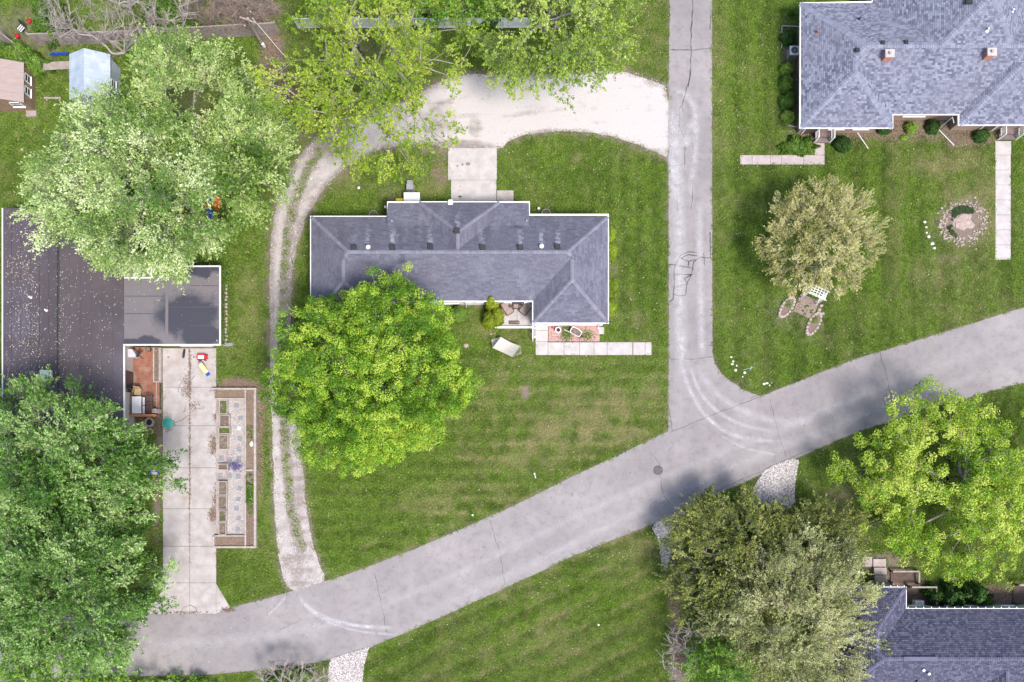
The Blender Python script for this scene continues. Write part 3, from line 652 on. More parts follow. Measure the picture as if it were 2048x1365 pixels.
# leaf litter and twigs on the driveway
m_litter = pebbleM('brown_litter', (.10, .06, .045), (.18, .12, .09), (.30, .22, .17))
lit = MB().add([(-.05, 0, 0), (0, .022, .01), (.05, 0, .0), (0, -.022, .012)], [(0, 3, 2, 1)]).mesh('litter_leaf', m_litter)
LIT = [(380, 735, 3, 50, 260), (374, 775, 10, 22, 260), (390, 812, 14, 12, 110), (434, 833, 6, 7, 260), (428, 890, 9, 18, 500), (434, 1000, 8, 24, 260), (427, 1030, 8, 14, 420), (322, 800, 4, 60, 220), (338, 850, 12, 12, 200), (380, 900, 2, 200, 500), (437, 940, 4, 160, 800), (350, 1225, 60, 3, 260), (455, 1220, 12, 4, 160)]
q = np.concatenate([np.c_[P(a, b).x + RNG.normal(0, rx / PPM * .55, n), P(a, b).y + RNG.normal(0, ry / PPM * .55, n)] for a, b, rx, ry, n in LIT])
scatter('leaf_litter', 'brown dead leaves and twigs on the concrete driveway', np.c_[q, np.full(len(q), .062)], lit, {'tone': RNG.random(len(q))}, .6, 1.5, .4)
for lst, lab in (([(1615, 268, 30, 16, 900), (1790, 262, 60, 22, 2600), (1895, 262, 40, 14, 900), (1940, 278, 60, 20, 2400), (1705, 275, 30, 20, 700)], 'wood mulch in the beds before the duplex'), ([(475, 770, 40, 9, 3600), (521, 830, 7, 60, 1600), (520, 930, 7, 60, 1500), (545, 110, 22, 60, 2600), (575, 200, 22, 60, 2600), (610, 250, 25, 20, 900), (1352, 1180, 12, 120, 2600), (1362, 1310, 16, 60, 2200), (470, 20, 80, 22, 3500), (1900, 1185, 90, 16, 6000), (2010, 1190, 50, 14, 2500), (1790, 1160, 40, 16, 1800), (1500, 1130, 60, 50, 1500), (300, 852, 40, 14, 1200), (875, 345, 16, 30, 500)], 'brown mulch chips and dead leaves on bare ground')):
    q = np.concatenate([np.c_[P(a, b).x + RNG.normal(0, rx / PPM * .6, n), P(a, b).y + RNG.normal(0, ry / PPM * .6, n)] for a, b, rx, ry, n in lst])
    k = np.ones(len(q), bool)
    for poly in (ROAD, SIDE, DRIVE, WALKS[0], WALKS[1], WALKS[2]): k &= ~inpoly(q[:, 0], q[:, 1], poly)
    q = q[k]; scatter('mulch', lab, np.c_[q, np.full(len(q), .012)], lit, {'tone': RNG.random(len(q)) ** .8}, .7, 1.7, .4)
# ------------------------------------------------------------------ roofs
def rectz(x0, x1, y0, y1, z):
    a = P(x0, y1, z); b = P(x1, y0, z); return (a.x, b.x, a.y, b.y)
class Wing:
    """rect in metres, eave height z, slopes W,E,S,N (None = gable end)"""
    def __init__(s, px, z, sl):
        s.r = rectz(*px, z); s.z = z; x0, x1, y0, y1 = s.r; s.pl = []
        for k, (a, b, c) in enumerate(((1, 0, -x0), (-1, 0, x1), (0, 1, -y0), (0, -1, y1))):
            if sl[k] is not None: s.pl.append((a * sl[k], b * sl[k], c * sl[k] + z))
        s.rc = [(1, 0, -x0), (-1, 0, x1), (0, 1, -y0), (0, -1, y1)]
    def poly(s): x0, x1, y0, y1 = s.r; return [(x0, y0), (x1, y0), (x1, y1), (x0, y1)]
    def h(s, x, y): return min(a * x + b * y + c for a, b, c in s.pl)
def clip(poly, f, sgn=1):
    o = []; n = len(poly)
    if n < 3: return []
    v = [sgn * (f[0] * p[0] + f[1] * p[1] + f[2]) for p in poly]
    for i in range(n):
        a, b = poly[i], poly[(i + 1) % n]; fa, fb = v[i], v[(i + 1) % n]
        if fa >= 0: o.append(a)
        if (fa >= 0) != (fb >= 0):
            t = fa / (fa - fb); o.append((a[0] + (b[0] - a[0]) * t, a[1] + (b[1] - a[1]) * t))
    return o
def area(p): return abs(sum(p[i][0] * p[(i + 1) % len(p)][1] - p[(i + 1) % len(p)][0] * p[i][1] for i in range(len(p)))) / 2 if len(p) > 2 else 0
def roof_faces(wings):
    out = []
    for i, wg in enumerate(wings):
        for a in wg.pl:
            P0 = wg.poly()
            for b in wg.pl:
                if b is not a: P0 = clip(P0, (b[0] - a[0], b[1] - a[1], b[2] - a[2]))
            pieces = [P0]
            for k, ot in enumerate(wings):
                if k == i: continue
                eps = 1e-4 if k > i else -1e-4
                cons = [(g[0] - a[0], g[1] - a[1], g[2] - a[2] - eps) for g in ot.pl] + ot.rc; nxt = []
                for p in pieces:
                    rem = p
                    for c in cons:
                        o = clip(rem, c, -1)
                        if area(o) > 1e-3: nxt.append(o)
                        rem = clip(rem, c)
                        if area(rem) < 1e-3: break
                pieces = nxt
            out += [(p, a) for p in pieces if area(p) > 5e-3]
    return out
def hz(a, x, y): return a[0] * x + a[1] * y + a[2]
def shingle_roof(parent, faces, mat, under, course=.145, tab=.30, lift=.022, tonef=None, label=None, seed=1):
    rnd = random.Random(seed)
    mb = MB()
    for p, a in faces: mb.add([(x, y, hz(a, x, y)) for x, y in p], [tuple(range(len(p)))])
    mb.build('underlay', under, parent)
    V = []; F = []; T = []
    for p, a in faces:
        g = math.hypot(a[0], a[1]); ux, uy = (a[0] / g, a[1] / g); vx, vy = -uy, ux; ct = 1 / math.sqrt(1 + g * g); st = course * ct
        us = [q[0] * ux + q[1] * uy for q in p]; vs = [q[0] * vx + q[1] * vy for q in p]
        n0 = math.floor(min(us) / st); 
        for r in range(n0, math.ceil(max(us) / st)):
            u0 = r * st; u1 = u0 + st
            strip = clip(clip(p, (ux, uy, -u0)), (-ux, -uy, u1))
            if area(strip) < 2e-4: continue
            svs = [q[0] * vx + q[1] * vy for q in strip]; v = math.floor(min(svs) / tab) * tab + ((r * .37) % 1) * tab - tab
            while v < max(svs):
                wd = tab * rnd.uniform(.75, 1.25); v1 = v + wd
                c = clip(clip(strip, (vx, vy, -v - .006)), (-vx, -vy, v1 - .006)); v = v1
                if area(c) < 1.5e-4: continue
                b0 = len(V); n = len(c); lf = lift * rnd.uniform(.8, 1.25)
                for x, y in c:
                    t_ = ((x * ux + y * uy) - u0) / st; V.append((x, y, hz(a, x, y) + .004 + lf * (1 - t_)))
                for x, y in c: V.append((x, y, hz(a, x, y) + .001))
                F.append(tuple(range(b0, b0 + n))); fs = [tuple(range(b0, b0 + n))]
                for i in range(n): F.append((b0 + (i + 1) % n, b0 + i, b0 + n + i, b0 + n + (i + 1) % n))
                if tonef:
                    cx = sum(q[0] for q in c) / n; cy = sum(q[1] for q in c) / n; tv = tonef(cx, cy, hz(a, cx, cy))
                    T += [tv] * (n + 1)
    me = bpy.data.meshes.new('shingles'); me.from_pydata(V, [], F); me.materials.append(mat)
    if tonef:
        at = me.attributes.new('tone', 'FLOAT', 'FACE'); at.data.foreach_set('value', np.asarray(T, np.float32))
    o = child('shingles', me, parent, kind='stuff')
    off = wloc(parent); o.location = (-off.x, -off.y, -off.z)
    if label: o['label'] = label
    return o
def ridge_caps(parent, segs, mat, wd=.30, step=.15, lift=.03):
    """folded cap shingles along ridges and hips; segs in metres with heights"""
    mb = MB()
    for a, b in segs:
        a = Vector(a); b = Vector(b); d = b - a; L_ = d.length; n = max(1, int(L_ / step)); d.normalize()
        s_ = d.cross(Vector((0, 0, 1))).normalized(); 
        for i in range(n):
            p = a + d * (i * L_ / n); q = a + d * ((i + 1) * L_ / n - .008); drop = wd * .5 * .33
            lo, hi = lift, lift + .022
            vs = [p - s_ * wd / 2 + Vector((0, 0, hi - drop)), p + Vector((0, 0, hi)), p + s_ * wd / 2 + Vector((0, 0, hi - drop)),
                  q - s_ * wd / 2 + Vector((0, 0, lo - drop)), q + Vector((0, 0, lo)), q + s_ * wd / 2 + Vector((0, 0, lo - drop))]
            dn = Vector((0, 0, -.03)); vs += [v + dn for v in (vs[0], vs[1], vs[2])]
            mb.add(vs, [(0, 1, 4, 3), (1, 2, 5, 4), (6, 7, 1, 0), (7, 8, 2, 1)])
    o = mb.build('ridge_caps', mat, parent); o['kind'] = 'stuff'; return o
def trim(parent, px, z, mat, closed=False, wd=.12, ht=.13, name='gutter'):
    pts = PX(px, z); n = len(pts)
    for i in range(n if closed else n - 1):
        a = pts[i]; b = pts[(i + 1) % n]; L_ = math.hypot(b[0] - a[0], b[1] - a[1]); an = math.atan2(b[1] - a[1], b[0] - a[0])
        MB().obox(((a[0] + b[0]) / 2, (a[1] + b[1]) / 2, z - ht / 2 + .015), (L_ + (wd if i % 2 == 0 else -wd), wd, ht), an).build(name, mat, parent)
def inset(pts, d):
    n = len(pts); ar = sum(pts[i][0] * pts[(i + 1) % n][1] - pts[(i + 1) % n][0] * pts[i][1] for i in range(n)); sg = 1 if ar > 0 else -1; o = []
    for i in range(n):
        a, b, c = Vector(pts[i - 1]), Vector(pts[i]), Vector(pts[(i + 1) % n]); d1 = (b - a).normalized(); d2 = (c - b).normalized()
        n1 = Vector((-d1.y, d1.x)) * sg; n2 = Vector((-d2.y, d2.x)) * sg; m_ = n1 + n2; m_ = m_ / (m_.dot(n1) + 1e-9) if m_.length > 1e-6 else n1
        o.append((b.x + m_.x * d, b.y + m_.y * d))
    return o
def walls(parent, outline, z, over, mat, soffit):
    """thick walls following the roof outline, and the soffit boards under the eaves"""
    out = PX(outline, z); wl = inset(out, over); n = len(wl)
    ar = sum(wl[i][0] * wl[(i + 1) % n][1] - wl[(i + 1) % n][0] * wl[i][1] for i in range(n))
    for i in range(n):
        a = wl[i]; b = wl[(i + 1) % n]; L_ = math.hypot(b[0] - a[0], b[1] - a[1]); an = math.atan2(b[1] - a[1], b[0] - a[0])
        nx, ny = -math.sin(an) * (1 if ar > 0 else -1) * .075, math.cos(an) * (1 if ar > 0 else -1) * .075
        MB().obox(((a[0] + b[0]) / 2 + nx, (a[1] + b[1]) / 2 + ny, (z - .1) / 2), (L_ - .004 * (i + 1), .15, z - .1 - .003 * i), an).build('wall', mat, parent)
    MB().prism(inset(out, .03), z - .10, z - .06).build('soffit', soffit, parent)
    return wl
def window(parent, c, wdt, hgt, face, fm=None, panes=2):
    """c centre on the wall surface, face = outward direction angle"""
    fm = fm or m_white; d = Vector((math.cos(face), math.sin(face), 0)); s_ = Vector((-d.y, d.x, 0)); c = Vector(c); mb = MB(); t = .06
    for k in (-1, 1):
        mb.obox(c + s_ * k * (wdt / 2) + d * .02, (.08, t, hgt + t), face); mb.obox(c + Vector((0, 0, k * hgt / 2)) + d * .022, (.078, wdt + t * .9, t), face)
    mb.obox(c + d * .018, (.05, wdt, .035), face)
    f = mb.build('window', fm, parent)
    MB().obox(c + d * .012, (.03, wdt - t, hgt - t), face).build('pane', m_glass, f)
    MB().obox(c + Vector((0, 0, -hgt / 2 - .05)) + d * .05, (.12, wdt + .16, .04), face).build('sill', fm, f)
    return f
def door(parent, c, wdt, hgt, face, mat):
    d = Vector((math.cos(face), math.sin(face), 0)); s_ = Vector((-d.y, d.x, 0)); c = Vector(c)
    o = MB().obox(c + d * .03, (.07, wdt, hgt), face).build('door', mat, parent)
    MB().sph(c + d * .10 + s_ * wdt * .38, .035, 8, 5).build('handle', m_steel, o)
    mb = MB()
    for k in (-1, 1): mb.obox(c + s_ * k * (wdt / 2 + .05) + d * .03, (.09, .09, hgt + .02), face)
    mb.obox(c + Vector((0, 0, hgt / 2 + .05)) + d * .03, (.088, wdt + .2, .09), face); mb.build('door_frame', m_white, o)
def surf(wings, px, py, z0=3.5):
    """roof point seen at a picture position (iterates on the height)"""
    z = z0
    for _ in range(6):
        p = P(px, py, z); hs = [wg.h(p.x, p.y) for wg in wings if wg.r[0] <= p.x <= wg.r[1] and wg.r[2] <= p.y <= wg.r[3]]
        z = max(hs) if hs else z
    return P(px, py, z)
def box_vent(parent, p, s=.24, mat=None):
    MB().obox((p.x, p.y, p.z + .05), (s * .8, s * .8, .2)).obox((p.x, p.y, p.z + .17), (s * 1.15, s * 1.15, .06), taper=.85).build('roof_vent', mat or m_darkmetal, parent)
def round_vent(parent, p, mat=None, r=.15):
    MB().cyl((p.x, p.y, p.z - .05), r * .75, .22, 14).sph((p.x, p.y, p.z + .2), (r * 1.15, r * 1.15, r * .7), 14, 8).build('turbine_vent', mat or m_white, parent)
def pipe_vent(parent, p, mat=None, r=.05, h=.35):
    MB().cyl((p.x, p.y, p.z - .05), r, h, 10).cyl((p.x, p.y, p.z - .04), r * 2.4, .10, 10, r * 1.2).build('vent_pipe', mat or m_white, parent)
def downspout(parent, top, foot, out, mat=None):
    """vertical pipe at the wall with an elbow and a run along the ground"""
    t, f, o = Vector(top), Vector(foot), Vector(out)
    MB().tube([t, (f.x, f.y, t.z - .25), (f.x, f.y, .15), (f.x, f.y, .08) , o], .034, 6).build('downspout', mat or m_white, parent)

# ================================================================== central house
ZE = 2.55; SM = .66
central = thing('house', 'long grey hip-roofed central house with white walls and trim', 'house', P(920, 540) , 0)
W1 = [Wing((622, 1216, 434, 602), ZE, (SM, SM, SM, SM)), Wing((622, 769, 434, 646), ZE, (SM, SM, SM, SM)), Wing((1066, 1216, 434, 646), ZE, (SM, SM, SM, SM)),
      Wing((776, 1058, 405, 500), ZE - .02, (None, None, None, .30)), Wing((838, 999, 405, 518), ZE, (SM * .99, SM * .99, None, .72))]
F1 = roof_faces(W1)
VENTS1 = [(708, 497), (785, 496), (861, 495), (965, 496), (1040, 496), (1115, 495), (914, 463), (737, 496), (1083, 494)]
def tone1(x, y, z):
    k = CH / (CH - z); px = x * PPM * k + NX; py = NY - (y - CY) * PPM * k; v = 0
    for vx, vy in VENTS1:
        d = vy - py
        if 0 < d < 40: v = max(v, (1 - d / 40) ** .7 * max(0, 1 - abs(px - vx) / (3.5 + d * .12)) * .9)
    n = float(fnoise(px, py, 26, 5)); n2 = float(vnoise(px, py * .15, 7, 9))
    v -= max(0, (n2 - .5)) * 1.5 * (py < 500) * (.3 + n)
    v += max(0, n - .55) * .45
    if py > 540: v -= max(0, min(1, (py - 560) / 40)) * max(0, n2 - .35) * .6
    if 1018 < px < 1048 and 450 < py < 458: v -= .9 * max(0, 1 - abs(px - 1033) / 16)
    if 690 < px < 860 and py > 520: v -= .22 * n  # big maple's soft shadow on the roof, painted into the shingle tone
    return max(-1, min(1, v))
m_sh1 = shingleM('faded_grey_shingle', (.098, .099, .138), (.128, .130, .170), (.156, .159, .202), (.132, .128, .158), stain=((.36, .36, .42), (.085, .075, .10)))  # dark stain tint also carries the painted maple shadow
m_under1 = M('roof_underlay', (.045, .042, .055), (.06, .055, .07), 5)
shingle_roof(central, F1, m_sh1, m_under1, tonef=tone1, tab=.33)
def cap_seg(wings, pts, z0=3.5): 
    q = [surf(wings, a, b, z0) for a, b in pts]; return [((q[i].x, q[i].y, q[i].z), (q[i + 1].x, q[i + 1].y, q[i + 1].z)) for i in range(len(q) - 1)]
def hipsegs(wings, wi, ridge='x', ends=(1, 1), keep=None):
    """ridge and hip lines of one wing found from its rectangle, kept where that wing is the roof surface"""
    wg = wings[wi]; x0, x1, y0, y1 = wg.r; L_ = []
    def steps(a, b, n=24):
        pr = None
        for i in range(n + 1):
            t = i / n; x, y = a[0] + (b[0] - a[0]) * t, a[1] + (b[1] - a[1]) * t; z = wg.h(x, y)
            ok = all(not (o.r[0] < x < o.r[1] and o.r[2] < y < o.r[3]) or o.h(x, y) < z - .004 or (wi == 0 and TIE[0](x, y) and o.h(x, y) < z + .004) for o in wings if o is not wg)
            if ok and pr: L_.append((pr, (x, y, z)))
            pr = (x, y, z) if ok else None
    return steps, L_
TIE = [None]
def wing_lines(wings, wi, apexes, corners):
    st, L_ = hipsegs(wings, wi)
    for a, b in apexes: st(a, b)
    for a, b in corners: st(a, b)
    # merge straight runs
    out = []
    for s_ in L_:
        if out and (Vector(out[-1][1]) - Vector(s_[0])).length < 1e-4 and (Vector(out[-1][1]) - Vector(out[-1][0])).normalized().dot((Vector(s_[1]) - Vector(s_[0])).normalized()) > .999: out[-1] = (out[-1][0], s_[1])
        else: out.append(s_)
    return out
def auto_lines(wings, wi, sW, sE, sS, sN, axis):
    x0, x1, y0, y1 = wings[wi].r
    if axis == 'x':
        d = (y1 - y0); yr = y0 + d * sN / (sN + sS) if sN else y1; hgt = sS * (yr - y0)
        xa = x0 + (hgt / sW if sW else 0); xb = x1 - (hgt / sE if sE else 0)
        A, B = (xa, yr), (xb, yr); cs = ([((x0, y0), A), ((x0, y1), A)] if sW else []) + ([((x1, y0), B), ((x1, y1), B)] if sE else [])
    else:
        d = (x1 - x0); xr = x0 + d * sE / (sE + sW); hgt = sW * (xr - x0)
        ya = y0 + (hgt / sS if sS else 0); yb = y1 - (hgt / sN if sN else 0)
        A, B = (xr, ya), (xr, yb); cs = ([((x0, y0), A), ((x1, y0), A)] if sS else []) + ([((x0, y1), B), ((x1, y1), B)] if sN else [])
    return wing_lines(wings, wi, [(A, B)], cs)
yr_ = (W1[0].r[2] + W1[0].r[3]) / 2; TIE[0] = lambda x, y: y > yr_ - .02
seg = auto_lines(W1, 0, SM, SM, SM, SM, 'x') + auto_lines(W1, 1, SM, SM, SM, None, 'y') + auto_lines(W1, 2, SM, SM, SM, None, 'y') + auto_lines(W1, 4, SM * .99, SM * .99, None, .72, 'y')
m_cap1 = M('grey_ridge_cap', (.20, .197, .245), (.155, .15, .19), 3, .9, .3, 60, island=.12)
ridge_caps(central, seg, m_cap1, .26, .22, .02)
OUT1 = [(622, 434), (776, 434), (776, 405), (1058, 405), (1058, 430), (1216, 430), (1216, 646), (1066, 646), (1066, 602), (769, 602), (769, 646), (622, 646)]
trim(central, OUT1, ZE, m_white, True, .13, .13)
wl1 = walls(central, [(622, 434), (776, 434), (776, 405), (1058, 405), (1058, 434), (1216, 434), (1216, 646), (1066, 646), (1066, 602), (769, 602), (769, 646), (622, 646)], ZE, .18, m_siding, m_white)
S_ = -math.pi / 2; N_ = math.pi / 2; E_ = 0; W_ = math.pi
yS = P(0, 602, ZE).y + .18; yS2 = P(0, 646, ZE).y + .18
for px in (935, 960, 1016, 1056): window(central, (P(px, 602, ZE).x, yS, 1.85), .42, .9, S_)
for px in (900,): window(central, (P(px, 602, ZE).x, yS, 1.5), 1.0, 1.1, S_)
for px in (1136, 1174): window(central, (P(px, 646, ZE).x, yS2, 1.85), .42, .9, S_)
door(central, (P(1036, 602, ZE).x, yS, 1.12), .95, 2.05, S_, M('charcoal_door', (.09, .09, .10), (.07, .07, .08), 2, .5, 0))
door(central, (P(1083, 646, ZE).x, yS2, 1.10), .9, 2.05, S_, m_white)
for px, py in VENTS1[:6] + [VENTS1[6]]: box_vent(central, surf(W1, px, py), .36, M('vent_grey', (.022, .022, .028), (.04, .04, .045), 4, .6, .05) if not bpy.data.materials.get('vent_grey') else bpy.data.materials['vent_grey'])
for px, py in VENTS1[7:]: round_vent(central, surf(W1, px, py))
for px, py in ((784, 443), (1053, 443)): pipe_vent(central, surf(W1, px, py), m_steel, .06, .3)
p = surf(W1, 901, 409); MB().obox((p.x, p.y + .1, p.z - .1), (.3, .45, .3)).obox((p.x, p.y + .1, p.z + .08), (.36, .2, .08)).build('vent_hood', m_white, central)
for a, b in (((1202, 648), (1204, 668)), ((930, 606), (932, 614))):
    t_ = P(*a, ZE); downspout(central, (t_.x, t_.y + .1, ZE - .1), (t_.x, t_.y + .15, 0), (P(*b).x, P(*b).y, .06))
MB().box(P(1198, 0).x, P(1208, 0).x, P(0, 669).y, P(0, 655).y, .01, .07).build('splash_block', m_conc_lt, central)
# concrete-walled bulkhead and meter boxes at the back
bk = thing('bulkhead', 'white flat-topped box entry against back wall of the central house', 'bulkhead', P(824, 397))
a, b = P(809, 404, .9), P(838, 387, .9)
MB().box(a.x, b.x, a.y, b.y, 0, .86).build('body', m_siding, bk); MB().box(a.x - .05, b.x + .05, a.y, b.y + .05, .862, .93).build('lid', m_white, bk)
au = thing('air_conditioner', 'small grey metal unit behind the white bulkhead', 'air conditioner', P(821, 378))
c = P(821, 378); MB().box(c.x - .26, c.x + .26, c.y - .22, c.y + .2, .05, .55).build('casing', m_grey, au); MB().box(c.x - .22, c.x + .22, c.y + .205, c.y + .5, .15, .5).build('duct', m_steel, au)
MB().box(c.x - .3, c.x + .3, c.y - .25, c.y + .25, 0, .05).build('pad', m_conc, au)
yb = thing('storage_bin', 'yellow plastic bin against the back wall beside bulkhead', 'storage bin', P(800, 402)); a = P(792, 408, .4); b = P(808, 398, .4)
MB().box(a.x, b.x, a.y, b.y, 0, .4).build('body', m_yellow, yb); MB().obox(((a.x + b.x) / 2, (a.y + b.y) / 2, .43), (b.x - a.x + .06, b.y - a.y + .06, .06), taper=.92).build('lid', m_yellow, yb)
for px, py, lb in ((748, 430, 'curved steel window well at back wall, left of the yellow bin'), (1092, 427, 'curved steel window well at back wall, right of the patio')):
    c = P(px, py + 4); well = thing('window_well', lb, 'window well', c, 0, 'steel window wells'); mb = MB(); vs = []; n = 14
    for i in range(n + 1):
        t = math.pi * i / n; vs.append((c.x + .32 * math.cos(t), c.y + .38 * math.sin(t)))
    outer = [(c.x + .36 * math.cos(math.pi * i / n), c.y + .42 * math.sin(math.pi * i / n)) for i in range(n + 1)]
    mb.prism(outer + vs[::-1], 0, .3); mb.build('rim', m_steel, well); MB().prism(vs, .0, .03).build('gravel_fill', m_mulch, well)
for px, py, lb in ((719, 379, 'white globe lamp low in the back lawn left of bulkhead'), (772, 417, 'small white globe lamp at the back wall corner'), (1077, 420, 'white round lamp by the back wall right of patio')):
    c = P(px, py); t_ = thing('garden_lamp', lb, 'garden lamp', c, 0, 'white garden lamps'); MB().cyl((0, 0, 0), .03, .3, 8).build('post', m_darkmetal, t_, True); MB().sph((0, 0, .36), .11, 14, 9).build('globe', m_white, t_, True)

# ================================================================== duplex, upper right
ZD = 2.7; SD = .52
duplex = thing('house', 'big pale blue-grey shingled duplex with two brick chimneys', 'house', P(1800, 130))
W2 = [Wing((1601, 2140, 7, 229), ZD, (SD, None, SD, SD)), Wing((1601, 1785, 7, 256), ZD, (SD, SD, SD, SD)), Wing((1745, 2068, -215, 229), ZD, (SD, SD * 1.45, SD, None)), Wing((1919, 2107, 60, 250), ZD, (SD, SD, SD, SD)),
      Wing((2050, 2140, -215, 256), ZD, (SD, None, SD, None))]
F2 = roof_faces(W2)
m_sh2 = shingleM('blue_grey_shingle', (.085, .09, .13), (.185, .194, .255), (.275, .287, .35), (.19, .19, .235), .3)
m_under2 = M('blue_roof_underlay', (.10, .105, .15), (.08, .085, .12), 5)
shingle_roof(duplex, F2, m_sh2, m_under2, course=.145, tab=.22, lift=.026, seed=2)
m_cap2 = M('blue_ridge_cap', (.225, .236, .30), (.17, .18, .235), 3, .9, .3, 60, island=.15)
yr_ = (W2[0].r[2] + W2[0].r[3]) / 2; TIE[0] = lambda x, y: y > yr_ - .02
seg = auto_lines(W2, 0, SD, None, SD, SD, 'x') + auto_lines(W2, 1, SD, SD, SD, None, 'y') + auto_lines(W2, 2, SD, SD * 1.45, SD, None, 'y') + auto_lines(W2, 3, SD, SD, SD, None, 'y')
ridge_caps(duplex, seg, m_cap2, .42, .16, .02)
OUT2 = [(1601, 7), (1745, 4), (1745, -215), (2140, -215), (2140, 250), (1917, 250), (1917, 229), (1785, 229), (1785, 256), (1600, 256)]
trim(duplex, OUT2, ZD, m_white, True, .10, .12)
m_tanbrick = M('tan_brick_wall', (.36, .25, .21), (.29, .20, .17), 6, .9, .4, 25)
walls(duplex, OUT2, ZD, .62, m_tanbrick, m_white)
yD = P(0, 256, ZD).y + .62; yD2 = P(0, 229, ZD).y + .62; xD = P(1601, 0, ZD).x + .62
for px in (1690, 1740): window(duplex, (P(px, 0, ZD).x, yD, 1.5), 1.1, 1.1, S_)
window(duplex, (P(1850, 0, ZD).x, yD2, 1.5), 1.6, 1.2, S_)
for py in (70, 180): window(duplex, (xD, P(0, py, ZD).y, 1.5), 1.1, 1.1, W_)
door(duplex, (P(1640, 0, ZD).x, yD, 1.1), .95, 2.05, S_, m_brownwood); door(duplex, (P(2006, 0, ZD).x, P(0, 250, ZD).y + .62, 1.1), .95, 2.05, S_, m_brownwood)
def chimney(px, py, lab):
    p = surf(W2, px, py); h0 = p.z - .5; w_, d_ = .56, .46; bh = .068; nrow = int(1.15 / bh); mb = MB()
    ch = MB().box(p.x - w_ / 2 + .012, p.x + w_ / 2 - .012, p.y - d_ / 2 + .012, p.y + d_ / 2 - .012, h0, p.z + .62).build('chimney', m_conc, duplex)
    ch['label'] = lab
    for r in range(nrow):
        z0 = h0 + r * bh + .005; o = (r % 2) * .10
        for s_ in (-1, 1):
            x = -w_ / 2 - o
            while x < w_ / 2 - .02:
                a, b = max(-w_ / 2, x), min(w_ / 2, x + .19)
                if b - a > .03: mb.box(p.x + a, p.x + b, p.y + s_ * d_ / 2 - .02, p.y + s_ * d_ / 2 + .012 * s_ if s_ > 0 else p.y + s_ * d_ / 2 + .02, z0, z0 + bh - .01) if s_ > 0 else mb.box(p.x + a, p.x + b, p.y - d_ / 2 - .012, p.y - d_ / 2 + .02, z0, z0 + bh - .01)
                x += .2
            y = -d_ / 2 - o + .01
            while y < d_ / 2 - .02:
                a, b = max(-d_ / 2 + .012, y), min(d_ / 2 - .012, y + .19)
                if b - a > .03:
                    xx = p.x + s_ * w_ / 2; mb.box(xx - .02, xx + .012, p.y + a, p.y + b, z0, z0 + bh - .01)
                y += .2
    bo = mb.build('brickwork', m_brick, ch); bo['kind'] = 'stuff'
    MB().obox((p.x, p.y, p.z + .67), (w_ + .10, d_ + .10, .10)).build('chimney_cap', m_conc_lt, ch)
    MB().cyl((p.x - .02, p.y, p.z + .72), .10, .16, 12, .09).build('flue', m_stone, ch)
chimney(1772, 116, 'brick chimney on the left of the duplex ridge'); chimney(1974, 113, 'brick chimney on the right part of the duplex roof')
for px, py in ((1764, 87), (1811, 86), (1714, 102)): box_vent(duplex, surf(W2, px, py), .26, m_black)
box_vent(duplex, surf(W2, 1936, 4), .45, m_black)
for px, py, mt in ((1974, 61, m_white), (2024, 23, m_white), (1634, 66, M('rusty_pipe', (.32, .14, .10), (.2, .1, .08), 10, .8)), (1718, 39, m_black)): pipe_vent(duplex, surf(W2, px, py), mt, .06, .35)
for a, b in (((1740, 252), (1736, 298)), ((1909, 246), (1908, 292))):
    t_ = P(a[0], a[1], ZD); e = P(*b); downspout(duplex, (t_.x, t_.y + .05, ZD - .1), (t_.x + .02, t_.y + .55, 0), (e.x, e.y, .05))
def porch(px0, px1, py0, py1, label):
    t_ = thing('porch_steps', label, 'porch steps', P((px0 + px1) / 2, (py0 + py1) / 2), 0, 'duplex front porches')
    a, b = P(px0, py1), P(px1, py0); MB().box(a.x, b.x, a.y + .35, b.y + .5, 0, .38).build('platform', m_brownconc, t_)
    MB().box(a.x + .05, b.x - .05, a.y, a.y + .345, 0, .19).build('step', m_brownconc, t_)
    for x in (a.x + .02, b.x - .02):
        r = MB()
        r.box(x - .03, x + .03, a.y + .02, b.y + .3, 1.18, 1.24).box(x - .025, x + .025, a.y + .02, b.y + .3, .48, .53)
        for yy in (a.y + .05, b.y + .27): r.box(x - .045, x + .045, yy - .045, yy + .045, 0 if yy < a.y + .1 else .38, 1.178)
        rr = r.build('railing', m_white, t_); n = 9
        for i in range(1, n): MB().box(x - .018, x + .018, a.y + .05 + (b.y + .2 - a.y) * i / n - .018, a.y + .05 + (b.y + .2 - a.y) * i / n + .018, .532, 1.178).build('baluster', m_white, rr)
m_brownconc = M('brown_porch_concrete', (.22, .17, .16), (.13, .10, .10), 1.5, .9, .3, 40)
porch(1627, 1659, 258, 287, 'brown porch steps with white railings at left corner of the duplex'); porch(1995, 2031, 254, 281, 'brown porch steps with white railings at right end of the duplex')
for pl, tx in (([(1563, 53), (1600, 55)], 'top'), ([(1563, 53), (1563, 100)], 'side')): pass
ed = thing('bed_edging', 'thin pale edging round the plants beside duplex air conditioner', 'edging', P(1580, 54)); 
for a, b in (((1563, 53), (1598, 55)), ((1563, 54), (1563, 98)), ((1575, 252), (1600, 256))):
    a, b = P(*a), P(*b); MB().obox(((a.x + b.x) / 2, (a.y + b.y) / 2, .06), ((b - a).length, .06, .12), math.atan2(b.y - a.y, b.x - a.x)).build('edging_board', m_conc_lt, ed)
ac = thing('air_conditioner', 'square white outdoor air conditioner with round fan beside the duplex', 'air conditioner', P(1583, 110))
c = P(1583, 110); MB().box(-.36, .36, -.36, .36, 0, .06).build('pad', m_conc_or, ac, True)
MB().obox((0, 0, .38), (.66, .66, .64), taper=.97).build('casing', m_grey, ac, True); MB().obox((0, 0, .73), (.70, .70, .06), taper=.93).build('top_panel', m_white, ac, True)
